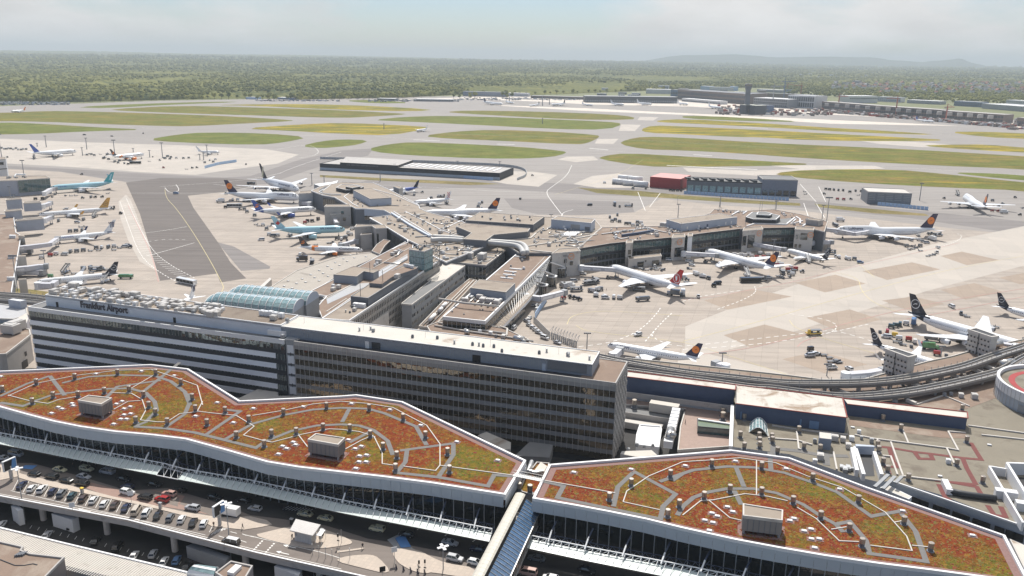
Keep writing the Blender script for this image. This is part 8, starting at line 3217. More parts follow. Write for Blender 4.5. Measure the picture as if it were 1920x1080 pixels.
airliner('white narrow airliner with a black tail and ring emblem at the left boarding bridges',(222,515),(75,529),'A321',NIGHT,WL,None,'ring',winglet=ACW,hold='tail')
airliner('white airliner with blue letters and stripes on its tail at the upper left boarding bridge',(212,437),(103,448),'B757',ACW,dict(mat=NAVYL,**{'from':.90,'slant':-.02}),('SUNEXPRESS',.1,.32,.25,1.3,CBLUE),'stripes',winglet=NAVYL,L_=40,hold='tail')
airliner('white airliner seen only by its striped tail above the white office block',(366,558),(300,588),'A320',ACW,None,None,'stripes',hold='tail')
airliner('silver airliner with an amber tail and amber winglets at the left pier',(206,392),(78,402),'B757',AMBER,None,None,'ringdark',winglet=AMBER,hold='tail')
airliner('turquoise long airliner with a teal patterned tail beside the teal glass pier head',(213,344),(88,353),'B787',TEAL,dict(mat=TEAL,**{'from':.9}),('AIRLINES',.12,.25,.2,1.4,CBLUE),'palm',ENGM,ICE,hold='tail')
airliner('white wide airliner with an indigo tail on the remote apron at the far left',(62,289),(143,283),'B777',CBLUE,None,('UNITED',.12,.25,.15,1.4,LETD),None,hold='both')
airliner('white airliner with a dark tail and orange engines on the remote apron',(210,295),(270,289),'B767',CHAR,dict(mat=TORANGE,stripe=(.72,.78)),('Condor',.1,.24,.2,2.0,CHAR),'orangeswash',TORANGE,hold='both')
airliner('plain pale airliner on the remote apron beside the blue panel fence',(371,285),(412,285),'A320',ACW,None,None,None,ENGM,ACW,hold='both')
airliner('double deck white airliner with a night blue and gold tail behind the jumbo',(492,339),(584,360),'A380',NIGHT,None,('SINGAPORE AIRLINES',.14,.45,.25,2.4,LETD),'gold',hold='tail')
airliner('white jumbo airliner with an indigo tail parked at the grey gate block',(425,365),(575,371),'B747',INDIGO,None,('Lufthansa',.14,.29,.62,2.6,LETD),'disc',hold='tail')
airliner('white airliner with a cobalt tail and big dark title',(476,398),(593,391),'B767',CBLUE,dict(mat=CBLUE,**{'from':.86,'slant':.03}),('Condor',.12,.30,.05,2.6,CHAR),'orangeswash',CBLUE,hold='both',winglet=CBLUE)
airliner('ice blue airliner with a red leaf on its tail',(515,433),(647,429),'B787',ICE,None,('AIR CANADA',.13,.36,.3,1.5,LETD),'leaf',ICE,ICE,hold='both')
airliner('white airliner with a charcoal tail and orange engines nearest the skylight hall',(562,465),(665,468),'A321',CHAR,dict(mat=TORANGE,stripe=(.74,.80)),('Condor',.12,.36,.1,1.9,CHAR),'orangeswash',TORANGE,hold='tail',L_=45)
airliner('airliner with a blue belly and a dark patterned tail behind the left pier arm',(784,353),(735,358),'A320',NIGHT,dict(mat=CBLUE,**{'from':.55}),None,'stripes',hold='tail')
airliner('white airliner with a red checked tail behind the left pier arm',(844,375),(770,380),'A320',ACW,None,None,'check',hold='tail')
airliner('white airliner with an indigo tail half hidden behind the pier fork',(936,396),(790,400),'A340',INDIGO,None,None,'disc',hold='tail')
airliner('small white airliner taxiing between the grass islands',(801,242),(779,245),'A320',ACW,None,None,None,hold='tail',group='airliners far out on the airfield')
airliner('small white airliner with an orange tail on the far left runway',(48,207),(15,209),'A320',TORANGE,dict(mat=TORANGE,**{'from':.85}),None,None,hold='tail',group='airliners far out on the airfield')
for i,(a,c,typ,tcol,lab)in enumerate([((906,191),(942,195),'A340',INDIGO,'white airliner with a dark and red tail on the far terminal apron, leftmost there'),((948,190),(962,193),'A320',ACW,'white airliner nosing left on the far terminal apron'),
 ((1012,195),(993,198),'A320',CHAR,'white airliner with a black tail on the far terminal apron'),((1060,194),(1035,196),'A330',NIGHT,'second white airliner with a black tail on the far terminal apron'),
 ((1091,195),(1112,197),'A320',ACW,'white airliner at the left end of the dark terminal'),((1145,194),(1170,196),'A330',ACW,'white airliner in front of the middle of the dark terminal'),((1194,193),(1222,195),'A330',ACW,'white airliner in front of the right part of the dark terminal'),
 ((1270,193),(1290,195),'A330',ACW,'white airliner between the dark terminal and the control tower'),((1328,199),(1352,202),'A330',ACW,'white airliner just left of the control tower'),((1716,224),(1752,228),'A320',CBLUE,'white airliner with a blue tail in front of the unfinished pier')]):
 airliner(lab,a,c,typ,tcol,None,None,None,hold='both',group='airliners on the far terminal apron')
# ================================================================== cars on the raised road
CARC={'white':(.70,.70,.69),'silver':(.42,.43,.45),'grey':(.16,.17,.18),'black':(.012,.012,.014),'navy':(.015,.022,.06),'red':(.36,.02,.02),'cream':(.62,.57,.38),'brown':(.07,.045,.035),'teal':(.03,.07,.08),'beige':(.52,.46,.38),
 'blue':(.10,.20,.38),'orange':(.62,.20,.04),'yellow':(.68,.46,.05),'green':(.10,.28,.12),'pink':(.50,.32,.27)}
PAINT={}
for k,c in CARC.items():
 m,t,b,L=base_mat('car_paint_'+k)
 b.inputs['Base Color'].default_value=c+(1,)
 b.inputs['Roughness'].default_value=.28
 b.inputs['Coat Weight'].default_value=.6
 b.inputs['Coat Roughness'].default_value=.08
 PAINT[k]=m
CARGL=glass('car_glass',(.012,.014,.016),.05,.004,.8)
HLAMP=M('headlamp',(.75,.77,.8),.2,.03,1)
mb=MB()
mb.tube([(0,-.11,0),(0,.11,0)],.33,14)
WHEEL=mb.mesh('wheel',RUBBER)
mb=MB()
mb.tube([(0,-.12,0),(0,.12,0)],.19,10)
RIM=mb.mesh('rim',STEEL)
PROTO={}
def carproto(kind,l,w_,prof,cab,hood):
 """prof: side outline of the body (x, low, high, width factor); cab: (x, z, half width factor) of the glasshouse, front to back"""
 def ring_(x,z0,z1,k):
  h=w_/2*k
  return[Vector((x,-h*.92,z0)),Vector((x,h*.92,z0)),Vector((x,h,z0+(z1-z0)*.35)),Vector((x,h*.97,z1-.1)),Vector((x,h*.84,z1)),Vector((x,-h*.84,z1)),Vector((x,-h*.97,z1-.1)),Vector((x,-h,z0+(z1-z0)*.35))]
 mb=MB()
 mb.loft([ring_(x*l,z0,z1,k)for x,z0,z1,k in prof])
 body=mb.mesh('body',PAINT['white'],(0,0,0))
 (xf,zf),(xr0,zr0),(xr1,zr1),(xb,zb)=cab
 hw,ht=w_/2*.90,w_/2*.70
 mb=MB()
 P=[(xf*l,zf,hw),(xr0*l,zr0,ht),(xr1*l,zr1,ht),(xb*l,zb,hw)]
 mb.loft([[Vector((x,s*h,z))for x,z,h in P]for s in(-1,1)])
 gl=mb.mesh('windows',CARGL)
 mb=MB()
 a,c=P[1],P[2]
 mb.loft([[Vector((a[0]-.02,-ht-.02,a[1]+.0)),Vector((a[0]-.02,ht+.02,a[1])),Vector((a[0]-.1,ht*.9,a[1]+.05)),Vector((a[0]-.1,-ht*.9,a[1]+.05))],
  [Vector((c[0]+.02,-ht-.02,c[1])),Vector((c[0]+.02,ht+.02,c[1])),Vector((c[0]+.1,ht*.9,c[1]+.05)),Vector((c[0]+.1,-ht*.9,c[1]+.05))]])
 for s in(-1,1):
  for i,j in((0,1),(2,3)):
   mb.bar(Vector((P[i][0],s*P[i][2],P[i][1])),Vector((P[j][0],s*P[j][2],P[j][1])),.1)
  mb.bar(Vector((P[1][0]*.55+P[2][0]*.45,s*(ht+.01),P[1][1])),Vector((P[1][0]*.55+P[2][0]*.45,s*(hw+.0),zf)),.09)
 rf=mb.mesh('roof_panel',PAINT['white'])
 mb=MB()
 mb.box((0,0,0),(.12,.36,.16))
 PROTO[kind]=(body,gl,rf,mb.mesh('headlight',HLAMP),l,w_,prof)
carproto('hatch',4.2,1.8,[(.5,.32,.62,.72),(.46,.22,.76,.92),(.2,.2,.95,1),(-.2,.2,1.0,1),(-.45,.22,1.02,.95),(-.5,.35,.9,.8)],[(.27,.93),(.07,1.42),(-.38,1.43),(-.47,1.0)],.9)
carproto('sedan',4.7,1.85,[(.5,.32,.6,.72),(.46,.22,.74,.92),(.2,.2,.92,1),(-.2,.2,.97,1),(-.42,.22,1.0,.95),(-.5,.35,.88,.78)],[(.22,.90),(.04,1.4),(-.22,1.4),(-.37,.97)],.9)
carproto('suv',4.6,1.9,[(.5,.35,.75,.78),(.47,.25,.95,.94),(.2,.24,1.1,1),(-.2,.24,1.15,1),(-.47,.26,1.16,.96),(-.5,.4,1.05,.85)],[(.24,1.08),(.08,1.66),(-.42,1.68),(-.49,1.14)],1)
carproto('van',5.1,1.95,[(.5,.35,.85,.78),(.47,.25,1.05,.95),(.3,.24,1.2,1),(-.2,.24,1.25,1),(-.49,.26,1.25,.98),(-.5,.4,1.2,.92)],[(.37,1.15),(.22,1.9),(-.45,1.92),(-.49,1.25)],1)
def vehicle(kind,px,d,label,colour,group,z=ZD+.03,name='parked_car',cat='car',roof=None):
 body,gl,rf,hl,l,w_,prof=PROTO[kind]
 p=W(px[0],px[1],z+.6)
 r=thing(name,label,cat,(p.x,p.y,z),math.atan2(d.y,d.x),group)
 for nm,me_,mt in(('body',body,colour),('windows',gl,None),('roof_panel',rf,roof or colour)):
  o=bpy.data.objects.new(nm,me_)
  COL.objects.link(o)
  o.parent=r
  if mt:
   o.material_slots[0].link='OBJECT'
   o.material_slots[0].material=PAINT[mt]
 for sx in(.31,-.31):
  for sy in(-1,1):
   o=bpy.data.objects.new('wheel',WHEEL)
   COL.objects.link(o)
   o.parent=r
   o.location=(sx*l,sy*(w_/2-.08),.33)
   q=bpy.data.objects.new('rim',RIM)
   COL.objects.link(q)
   q.parent=o
 for sy in(-1,1):
  o=bpy.data.objects.new('headlight',hl)
  COL.objects.link(o)
  o.parent=r
  o.location=(l*.465,sy*w_*.32,prof[1][2]-.22)
 return r
BAY=(W(262,944,ZD)-W(247,968,ZD)).normalized()
LANE=UX.copy()
row=[(41,909,'sedan','navy'),(60,915,'hatch','white'),(79,917,'suv','white'),(99,921,'hatch','navy'),(116,925,'suv','grey'),(135,929,'hatch','teal'),(156,934,'hatch','brown'),(175.5,937,'hatch','white'),(195.5,944,'hatch','white'),
 (215,946,'sedan','brown'),(236,951,'sedan','navy'),(255.5,957,'van','beige'),(274.5,961,'suv','white'),(296,965,'sedan','black'),(319,969.5,'hatch','grey'),(340.5,973,'hatch','white'),(362,979,'sedan','black'),(382,981,'hatch','white')]
for i,(u,v,k,c)in enumerate(row):
 vehicle(k,(u,v),BAY,'%s car parked at a slant, %s of the slanted row'%(c,nth(i,len(row)).replace(' from the left',' car from the left')),c,'cars parked in the slanted row')
KERB=[(64,888,'hatch','black','black car by the kerb nearest the left billboard'),(97,893,'suv','black','black estate second by the kerb strip'),(124,900,'sedan','black','glossy black saloon third by the kerb strip'),(154,906,'suv','black','black car fourth by the kerb strip'),
 (239,923,'suv','white','white car by the kerb beside the white sign'),(272,932,'suv','black','dark car by the kerb just left of the red car'),(304,936,'suv','red','bright red car by the kerb strip'),(361,952,'suv','silver','silver car by the kerb right of the red car'),
 (317,926,'suv','pink','pale pink car just behind the red one'),(112,880,'sedan','cream','cream taxi, left one in the shaded lane'),(162.5,879,'suv','cream','cream taxi estate beside the canopy'),(157,893,'sedan','silver','silver car with an open door look in the second lane'),
 (239,912,'hatch','navy','dark navy car in the shaded lane behind the white one'),(233,897,'sedan','black','black car almost under the canopy behind the grey van'),(290,907,'sedan','black','black car in the shade near the canopy gap'),(337,918,'sedan','black','black car under the canopy corner'),
 (402,931,'sedan','black','black car in the shaded lane above the silver one'),(457,937,'sedan','black','black car under the middle canopy'),(478,953,'hatch','silver','pale silver car in the lane by the white box van'),(572,963,'sedan','cream','cream taxi above the kiosk'),
 (610,971,'sedan','cream','cream taxi just right of the kiosk'),(707,991,'suv','cream','cream taxi estate before the blue bay'),(763,1001,'sedan','black','black car right of the blue bay'),(844,1017,'sedan','silver','silver saloon behind the white four headed lamp'),
 (897,1029,'sedan','navy','dark blue car half under the footbridge'),(853,1047,'suv','silver','silver estate parked right of the four headed lamp'),(891,1054,'hatch','white','white car touching the footbridge edge'),(1006,1046,'sedan','grey','grey car in the shade right of the footbridge'),
 (989,1073,'van','pink','pale pink van right of the footbridge'),(1032,1083,'hatch','white','white car at the bottom edge right of the footbridge'),(1100,1068,'sedan','black','black car in the shade under the right canopy'),(4,858,'sedan','silver','silver car at the left picture edge')]
for u,v,k,c,lab in KERB:
 vehicle(k,(u,v),-LANE if random.random()<.7 else LANE,lab+' on the raised road',c,'cars on the raised road',name='car')
vehicle('van',(30,851),LANE,'silver minibus at the left end of the shaded lane','silver',None,name='minibus',cat='van')
vehicle('van',(433,1016),-LANE,'black minibus with a white roof driving on the outer lane','black',None,name='minibus',cat='van',roof='white')
vehicle('van',(201,884),-LANE,'silver delivery van half under the left canopy','silver',None,name='delivery_van',cat='van')
for u,v,k,c,lab in[(287,1038,'hatch','silver','silver car in the dark lower yard'),(331,1050,'hatch','blue','pale blue car in the dark lower yard'),(251,1042,'sedan','white','white car half in shadow in the lower yard'),(308,1052,'hatch','white','white car left of the pale blue one in the lower yard'),
 (3,983,'hatch','white','white car at the left edge of the lower yard'),(350,1060,'sedan','black','black car right of the pale blue one in the lower yard'),(88,1003,'sedan','silver','silver car against the ribbed roof in the lower yard'),(135,985,'sedan','black','black car under the road in the lower yard'),
 (220,1025,'van','black','black van in the lower yard'),(180,1013,'sedan','black','black saloon in the lower yard')]:
 vehicle(k,(u,v),BAY,lab+' under the raised road',c,'cars in the lower yard',z=.32)
# ================================================================== apron vehicles
def boxmesh(nm,boxes,mt):
 mb=MB()
 for c,s in boxes:
  mb.box(c,s)
 return mb.mesh(nm,mt)
AV={}
def av(kind,word,cat,parts_):
 AV[kind]=(word,cat,parts_)
WV={}
for wr in(.35,.5):
 mb=MB()
 mb.tube([(0,-.15,0),(0,.15,0)],wr,10)
 WV[wr]=mb.mesh('wheel',RUBBER)
PW=PAINT['white']
av('d','baggage_dolly','baggage cart',[('platform',boxmesh('platform',[((0,0,.35),(3.2,1.6,.22)),((2.0,0,.4),(1.0,.12,.1)),((-1.1,0,0),(.3,1.5,.4)),((1.1,0,0),(.3,1.5,.4))],SLATE),0),('container',boxmesh('container',[((0,0,.58),(2.9,1.55,1.5)),((0,0,2.09),(2.6,1.3,.1))],PW),1)])
av('e','empty_dolly','baggage cart',[('platform',boxmesh('platform',[((0,0,.35),(3.2,1.6,.25)),((2.0,0,.4),(1.0,.12,.1)),((-1.5,0,.6),(.1,1.5,.7)),((-1.1,0,0),(.3,1.5,.4)),((1.1,0,0),(.3,1.5,.4))],SLATE),0)])
av('t','tow_tractor','tractor',[('body',boxmesh('body',[((0,0,.4),(3.0,1.6,.7)),((1.0,0,1.1),(.9,1.5,.15))],PW),1),('cab',boxmesh('cab',[((-.5,0,1.1),(1.2,1.4,.8))],BLACK),0),('cab_roof',boxmesh('cab_roof',[((-.5,0,1.92),(1.4,1.5,.1))],PW),1)])
av('l','cargo_loader','loader',[('chassis',boxmesh('chassis',[((0,0,.5),(8.0,2.6,.6)),((3.2,1.0,1.1),(1.4,.8,1.9))],PW),1),('deck',boxmesh('deck',[((-.8,0,2.2),(6.0,2.6,.3)),((-2.5,0,1.1),(.3,2.2,1.1)),((1.2,0,1.1),(.3,2.2,1.1))],SLATE),0)])
av('c','catering_truck','truck',[('cargo_box',boxmesh('cargo_box',[((-.9,0,1.0),(5.6,2.4,2.6))],PW),1),('cab',boxmesh('cab',[((3.0,0,.6),(1.7,2.2,1.6))],PW),1),('windscreen',boxmesh('windscreen',[((3.55,0,1.35),(.7,2.0,.7))],BLACK),0),('chassis',boxmesh('chassis',[((0,0,.45),(7.4,1.6,.5))],SLATE),0)])
av('f','fuel_truck','truck',[('tank',boxmesh('tank',[((-1.2,0,1.0),(6.4,2.2,1.2)),((-1.2,0,2.2),(5.8,1.4,.35))],PW),1),('cab',boxmesh('cab',[((3.2,0,.6),(1.8,2.3,1.7))],PW),1),('windscreen',boxmesh('windscreen',[((3.8,0,1.35),(.7,2.1,.75))],BLACK),0),('chassis',boxmesh('chassis',[((0,0,.45),(8.2,1.6,.5))],SLATE),0)])
av('u','apron_bus','bus',[('body',boxmesh('body',[((0,0,.35),(13.5,3.0,.5)),((0,0,2.6),(13.5,3.0,.45))],PW),1),('windows',boxmesh('windows',[((0,0,.86),(13.3,2.94,1.73))],BLACK),0),('pillars',boxmesh('pillars',[((x,0,.86),(.12,3.0,1.73))for x in(-6.6,-4,-1.3,1.3,4,6.6)],PW),1)])
mb=MB()
mb.loft([[Vector((x,y,z))for y in(-.9,.9)]+[Vector((x,y,z-.5))for y in(.9,-.9)]for x,z in((-4.2,.9),(2.6,4.4),(4.2,4.4))])
_st=mb.mesh('stair',M('stair_grey',(.42,.42,.42),.5,.1,1))
mb=MB()
for s in(-1,1):
 mb.bar((-4.2,s*.95,2.0),(2.6,s*.95,5.5),.12,.9)
 mb.bar((2.6,s*.95,5.0),(4.2,s*.95,5.0),.12,.9)
 mb.bar((2.4,s*.8,.8),(2.4,s*.8,4.1),.2)
 mb.bar((-.6,s*.8,.8),(-.6,s*.8,2.5),.2)
_rl=mb.mesh('side_panels',PW)
av('s','boarding_stairs','stairs truck',[('chassis',boxmesh('chassis',[((-.4,0,.4),(7.2,2.0,.55)),((-3.2,0,.9),(1.2,1.9,.9))],PW),1),('stair',_st,0),('side_panels',_rl,1)])
HANDS={}
CN={'w':'white','g':'grey','r':'red','s':'silver','y':'yellow','o':'orange','k':'black','b':'blue','n':'brown','v':'green','c':'cream','t':'teal'}
# clusters: place phrase, crop origin and scale, dominant heading (degrees), then kind+colour and crop coordinates
CL=[
 ('near the red tailed airliner',(1080,380,6),-10,'lg 165 905,ds 185 1000,dw 240 985,dg 278 980,dw 225 1050,vw 330 1066,dw 425 1072,dw 492 1078,lg 705 985,ds 1050 1030,cg 1130 1040,cw 1200 1030,tw 1375 1062,dg 1175 858,dw 1215 845,tg 1250 870,eg 1238 892,tg 365 850'),
 ('by the low loading block',(1080,380,6),10,'eg 650 722,eg 680 730,eg 750 748,eg 795 755,eg 838 745,eg 880 742,eg 905 752,eg 960 758,eg 985 748,vs 945 682,vw 1046 640,vw 882 708,eg 720 740,eg 930 735'),
 ('beside the middle boarding bridge',(1080,380,6),-25,'dw 1340 800,dw 1410 832,tg 1490 856,vk 1592 905,tk 1550 940,vw 1270 658,vw 1305 698,tg 1460 668,er 1262 735,vw 78 795,er 1280 742,dw 1435 838'),
 ('in front of the stair drums',(640,400,3),20,'lg 1390 398,lg 1432 382,dg 1400 438,dw 1445 432,dw 1432 462,dw 1482 474,fg 1694 488,vw 1668 680,tr 1250 476,tk 1285 472,tk 1312 478,tk 1340 486,vs 1308 378,cs 1248 418,cw 1280 416,lg 1322 434,dw 1296 405'),
 ('under the purple tailed airliner',(1300,370,6),10,'dw 40 872,dw 95 892,tg 172 916,vk 272 962,tk 230 1000,vw 850 898,uk 640 948,lg 762 932,eg 130 732,tg 105 672,sw 600 880,ey 985 890,eg 1005 905,eo 955 885'),
 ('in the cart park behind the purple tail',(1300,370,6),0,'dw 460 652,dw 500 662,dw 540 655,dw 580 662,dw 620 642,dw 655 668,dr 712 682,dw 750 636,dr 790 682,dw 840 650,dr 940 772,dw 990 762,dw 962 745,lg 1000 850,dr 1060 822,dw 1098 796,dr 1150 812,dg 1125 842,dg 1078 856,dw 1112 872,eg 1082 890,tg 1222 840'),
 ('near the small black tailed airliner',(1300,370,6),-12,'tw 1605 670,dw 1640 680,dw 1715 690,dw 1748 700,dg 1810 700,vb 1878 728,lg 1540 630,cv 1162 566,tk 1440 718,sw 1285 725'),
 ('beyond the octagonal pier end',(1300,370,6),0,'cw 1650 266,lg 1600 322,vs 1580 300'),
 ('at the jumbo tail by the octagonal end',(1690,380,10.8),8,'tg 555 638,tg 620 634,lg 740 664,vs 190 752,dw 350 760,vs 440 780,vs 510 806,cw 620 756,vw 742 902,tw 716 1016,eg 660 1048,eg 600 1062,eg 540 1080,dg 100 886,eg 240 872,dg 380 884,eg 160 944,eg 240 934,eg 385 972,eg 300 905,sw 330 660'),
 ('on the wide right apron',(1280,400,3),10,'ly 736 678,vw 1512 522,vs 715 798,vw 750 788,dk 718 770,eg 792 796,eg 825 812,vw 840 866,vw 936 872,ey 832 834,ey 858 832,ey 880 838,ew 870 828,vw 190 850'),
 ('between the two black tailed airliners',(1280,400,3),-22,'eo 1110 666,vw 1146 692,dy 1192 690,dr 1150 672,dw 1216 708,dr 1270 714,dw 1305 728,dr 1347 746,cv 1392 762,dr 1428 794,eo 1482 798,dt 1172 642,dt 1196 636,dt 1222 630,dw 1255 624,cb 1298 622,fg 1410 714,ey 1200 722,ey 1240 738,eo 1285 748,eg 1225 730'),
 ('beyond the wing of the big black tailed airliner',(1280,400,3),-25,'eo 1580 572,eo 1600 580,tg 1565 566,dg 1690 612,eo 1705 616,vw 1722 632,eg 1762 640,eg 1740 636,vg 1680 605'),
 ('around the black tailed airliner at the left',(0,420,6),5,'vw 725 338,dg 795 318,dg 865 312,dg 940 302,eg 1018 302,dg 1085 275,dw 1145 272,eg 1110 295,dg 1220 266,dw 1285 256,eg 1282 292,eg 1345 268,vw 1402 250,vk 1440 238,tk 1465 262,dr 568 358,dw 632 342,dw 470 384,dv 570 598,eg 750 580,sg 742 545,eg 830 556,dg 1018 500,lg 1078 520,vw 1135 502,eg 1200 512,dg 940 508,fv 1420 605,eg 900 556,dg 790 88,dg 856 82,dg 925 76,eg 910 32,eg 965 30,eg 1030 545,sw 1195 645'),
 ('around the silver and turquoise airliners at the left',(0,260,6),5,'tg 932 670,dg 1025 662,tk 1072 662,tk 1150 658,eg 1212 616,eg 800 642,eg 855 640,tk 1358 842,vs 870 938,lk 1240 792,eg 1230 572,tn 920 404,eg 740 640,dg 660 930,dg 940 915,er 590 655,dk 480 680,dk 400 685,sg 1070 880,vw 740 790'),
 ('on the remote apron by the dark tailed airliner',(0,260,6),8,'uk 1525 280,tr 1840 328,tg 1800 246,eg 1130 178,dg 980 186,dg 1030 180,dg 1062 190,eg 1005 170,eg 955 182,lk 1210 182,dg 1250 186,lk 1172 222,dk 1222 235,dg 1292 262,dg 1330 276,dg 1400 280,dk 1442 290,dg 1345 250,eg 1680 255,dg 1850 222,dg 1882 202,dg 1912 230,eg 1720 205'),
 ('at the far left end of the remote apron',(0,260,6),0,'dg 20 108,dw 48 118,dg 72 120,dw 98 112,dg 122 116,dw 150 122,dg 182 112,dw 205 126,dg 240 128,dw 262 120,dg 296 122,tg 80 212,sg 385 215'),
 ('near the blue fence on the remote apron',(0,80,3),8,'dg 930 652,dg 962 646,dw 992 650,dg 1032 652,dg 1062 650,tk 1082 706,tk 1108 704,dw 1180 662,dw 1212 658,dg 1152 676,tr 920 704,vk 1384 683,vk 475 518,vk 630 526,vk 806 510,dg 1200 672,eg 1050 712,dg 945 640'),
 ('on the dark taxi lane',(0,80,3),5,'vb 990 847,tk 680 962,cw 1240 896,uw 1320 922'),
 ('around the jumbo and the cobalt tailed airliner',(380,280,6),5,'dk 258 656,dw 340 572,dw 396 572,tk 422 680,dg 470 678,dg 500 708,dg 586 748,eg 630 858,dw 680 856,dg 720 900,dw 748 962,vg 790 968,dw 846 972,vw 660 1014,eg 745 864,dg 790 852,dk 1182 812,dk 1232 812,dr 1150 830,dn 1300 792,fk 546 392,dg 1512 1012,dw 1562 1018,eg 1420 1055,dg 1600 1002,eg 1640 962,sg 985 968,eg 600 845,lk 500 585,tk 265 502'),
 ('by the red leaf and orange engined airliners',(560,330,6),5,'dk 100 512,eg 160 512,dn 220 488,dk 430 712,dg 482 706,dw 530 692,ew 350 752,ew 388 742,ew 192 772,ew 122 780,vw 20 882,dn 470 774,ck 42 950,lk 152 972,dw 560 642,dw 590 662,tk 1390 186,tg 1600 236,dg 1490 252,eg 545 720,dw 600 600,sw 560 840,sg 1665 300,sg 1300 210'),
 ('on the open apron between the pier arms',(1080,380,6),-5,'vk 155 22,cg 432 28,tk 490 48,lk 592 40,dg 380 168,dg 405 212,dg 442 196,dg 490 218,dg 465 142,dk 562 242,dg 602 242,dw 640 258,dg 690 226,dw 732 232,dg 690 266,dw 746 264,eg 420 190,eg 470 210'),
 ('behind the indigo tail at the pier fork',(640,80,3),-5,'vk 1007 877,dw 776 908,dg 792 900,dg 790 938,lk 560 868,vk 1397 912,dg 770 925'),
 ('beside the glazed fire station',(1280,80,3),0,'dk 805 826,dk 826 828,dk 850 830,dk 876 832,dk 902 833,dk 940 842,dk 972 836,dk 1002 838,eg 686 838,eg 690 852,tk 796 852,dr 870 882,dr 905 884,tk 946 882,ek 988 858'),
 ('around the white freighter at the far right',(1280,80,3),0,'tk 1470 877,tk 1502 908,tr 1740 948,tr 1772 950,cw 1806 958,tk 1896 970,tk 1870 872,tg 1800 908,sw 1640 930,sk 1545 858,dg 1742 890,eg 1910 930'),
 ('near the red shed',(640,80,3),0,'dw 1480 790,dg 1530 795,dw 1560 780,sw 1620 780,dg 1640 822,dk 1712 822,dk 1850 832,dk 1868 834,dk 1890 834,dk 1910 834,dg 1600 790,tk 1075 748'),
 ]
rn=random.Random(77)
VC={}
for place,(x0,y0,s_),hd,items in CL:
 lst=[]
 for it in items.split(','):
  kc,a,c=it.split()
  lst.append((kc[0],kc[1],x0+float(a)/s_,y0+float(c)/s_))
 cnt,seen={},{}
 lst.sort(key=lambda q:q[2])
 for k,c,u,v in lst:
  cnt[k+c]=cnt.get(k+c,0)+1
 for k,c,u,v in lst:
  i=seen.get(k+c,0)
  seen[k+c]=i+1
  p=W(u,v,.5)
  an=rad(hd)+rn.choice((0,0,math.pi,math.pi/2))*(0 if k in 'us' else 1)+rn.uniform(-.15,.15)
  if k=='s':
   an=rad(100)+rn.uniform(-.4,.4)
  if k=='v':
   d_=Vector((math.cos(an),math.sin(an),0))
   o_=nth(i,cnt[k+c])
   vehicle('van' if rn.random()<.6 else 'suv',(u,v),d_,('%s service van %s'%(CN[c],place))+(', '+o_ if o_ else ''),CN[c],'service vans on the apron',z=.3,name='service_van',cat='van')
   continue
  word,cat,parts_=AV[k]
  o_=nth(i,cnt[k+c])
  r=thing(word,'%s %s %s'%(CN[c],word.replace('_',' '),place)+(', '+o_ if o_ else ''),cat,(p.x,p.y,.3),an,word.replace('_',' ')+'s on the apron')
  for nm,me_,colored in parts_:
   o=bpy.data.objects.new(nm,me_)
   COL.objects.link(o)
   o.parent=r
   if colored:
    o.material_slots[0].link='OBJECT'
    o.material_slots[0].material=PAINT[CN[c]]
  if k in 'dtlcfus':
   lx={'d':1.1,'t':1.0,'l':3.0,'c':2.6,'f':2.9,'u':4.6,'s':2.6}[k]
   for sx in(-1,1):
    for sy in(-1,1):
     o=bpy.data.objects.new('wheel',WV[.35 if k in 'dt' else.5])
     COL.objects.link(o)
     o.parent=r
     o.location=(sx*lx,sy*(.75 if k in 'dt' else 1.1),.35 if k in 'dt' else.5)
# buses and the box van on the raised road
for u,v,dd_,lab in((350,531,rad(-30),'long black and white apron bus above the white office block'),):
 p=W(u,v,.5)
 r=thing('apron_bus',lab,'bus',(p.x,p.y,.3),dd_)
 for nm,me_,colored in AV['u'][2]:
  o=bpy.data.objects.new(nm,me_)
  COL.objects.link(o)
  o.parent=r
  o.scale=(1.15,1,1)
p=W(429,961,ZD+1)
r=thing('box_van','white box van parked behind the billboard','van',(p.x,p.y,ZD),UA+math.pi)
for nm,me_,colored in AV['c'][2]:
 o=bpy.data.objects.new(nm,me_)
 COL.objects.link(o)
 o.parent=r
 o.scale=(.9,.9,.85)
for i,(u,v,c)in enumerate([(955,603,'silver'),(964,614,'white'),(1000,571,'white'),(1007,571,'silver'),(1007,580,'white'),(993,595,'white'),(988,601,'silver'),(993,609,'white'),(1000,614,'silver'),(1005,618,'white'),(1010,622.5,'silver'),(1021,632.5,'white'),(1045,641.5,'silver')]):
 vehicle('van' if i in(1,4,11)else 'sedan',(u,v),Vector((.7,-.7,0))if i>5 else Vector((.3,.9,0)),'%s car parked along the slatted fence below the brown pier wing, %s'%(c,nth(i,13)),c,'cars along the slatted fence',z=.3)
fp_=WP([(1000,603),(1015,618),(1030,633),(1080,651)],0)
r=thing('slatted_fence','slatted screen fence with raking struts beside the parked silver cars','fence',fp_[0])
mb=MB()
mb.box((.7,0,0),(.9,.12,3.2))
slat=mb.mesh('fence_slat',STEELD)
for k,(q,d)in enumerate(resample(fp_,1.4)):
 inst('fence_slat',slat,r,q,(0,0,math.atan2(d.y,d.x)))
mb=MB()
for q,d in resample(fp_[2:],2.0):
 n_=Vector((-d.y,d.x,0))
 mb.bar(q+Vector((0,0,3.4)),q+n_*3+Vector((0,0,5.5)),.15)
 mb.bar(q,q+n_*3+Vector((0,0,5.5)),.15)
 mb.bar(q+n_*-2,q+Vector((0,0,3.2)),.15)
part('raking_struts',mb,STEELD,r,kind='stuff')
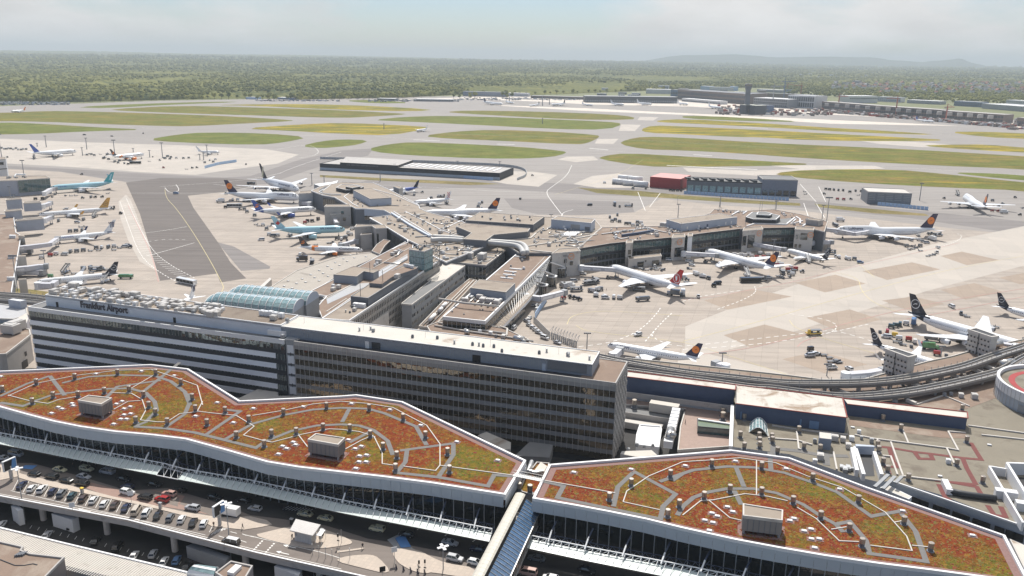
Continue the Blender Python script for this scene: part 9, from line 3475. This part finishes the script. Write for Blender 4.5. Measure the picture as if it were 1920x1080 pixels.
# ================================================================== people
def person_mesh(seed,stride):
 me_=bpy.data.meshes.new('p')
 V=[(0,0,.95),(0,0,1.2),(0,0,1.45),(0,0,1.56),(.02,0,1.70),(0,.1,.9),(stride*.5,.11,.48),(stride,.12,.06),(stride+.16,.13,.03),(0,-.1,.9),(-stride*.3,-.11,.48),(-stride,-.12,.08),(-stride+.15,-.13,.03),
  (0,.21,1.42),(-.04,.27,1.15),(.08,.28,.9),(0,-.21,1.42),(.04,-.27,1.15),(.14,-.28,.92)]
 Ed=[(0,1),(1,2),(2,3),(3,4),(0,5),(5,6),(6,7),(7,8),(0,9),(9,10),(10,11),(11,12),(2,13),(13,14),(14,15),(2,16),(16,17),(17,18)]
 Rr=[.16,.15,.17,.06,.11,.10,.075,.05,.045,.10,.075,.05,.045,.075,.05,.04,.075,.05,.04]
 me_.from_pydata(V,Ed,[])
 o=bpy.data.objects.new('p',me_)
 COL.objects.link(o)
 o.modifiers.new('s','SKIN')
 for i,sv in enumerate(me_.skin_vertices[0].data):
  sv.radius=(Rr[i],Rr[i]*(1.25 if i in(0,1,2)else 1))
  sv.use_root=i==0
 o.modifiers.new('u','SUBSURF').levels=1
 dg=bpy.context.evaluated_depsgraph_get()
 m2=bpy.data.meshes.new_from_object(o.evaluated_get(dg))
 bpy.data.objects.remove(o)
 for nm,c in(('trousers',(.03,.03,.04)),('jacket',[(.05,.05,.06),(.30,.28,.25),(.10,.06,.05)][seed%3]),('skin',(.45,.28,.20)),('hair',(.05,.035,.025))):
  m2.materials.append(M('person_%s_%d'%(nm,seed%3 if nm=='jacket' else 0),c,.8,.1,2))
 for pl in m2.polygons:
  z=pl.center.z
  pl.material_index=0 if z<.93 else 3 if z>1.72 or(z>1.6 and pl.center.x<-.02)else 2 if z>1.52 or(abs(pl.center.y)>.22 and z<.95)else 1
 return m2
PM=[person_mesh(s,st)for s,st in((0,.3),(1,.12),(2,.22))]
for i,(u,v,z,lab)in enumerate([(455,991,ZD+.15,'person in dark clothes walking on the pavement right of the white box van'),(1,884,ZD+.15,'person in dark clothes walking at the left edge of the pavement'),(548,1011,ZD+.15,'person standing at the left end of the kiosk wall'),
 (573,1010,ZD+.15,'person standing in front of the kiosk panels'),(600,1014,ZD+.15,'person in the shade under the kiosk awning'),(137,877,ZD+.05,'person standing in the road between the two cream taxis'),(533,960,ZD+.05,'person by the striped crossing under the canopy'),
 (1285,794,6,'person in black walking on the brown roof terrace'),(1284,774,6,'person in the shade at the back of the brown roof terrace'),(680,1028,ZD+.15,'person at the end of the thin traffic island'),(784,1068,ZD+.15,'person near the dark ticket signal'),
 (401,988,ZD+.15,'person at the foot of the billboard by the white box van'),(1137,545,.3,'person in pale clothes on the apron below the wing of the red tailed airliner'),(779,994,ZD+.05,'person beside the black car right of the blue bay')]):
 p=W(u,v,z)
 o=bpy.data.objects.new('person',PM[i%3])
 COL.objects.link(o)
 o.location=p
 o.rotation_euler=(0,0,i*1.3)
 tag(o,lab,'person','people around the terminal')
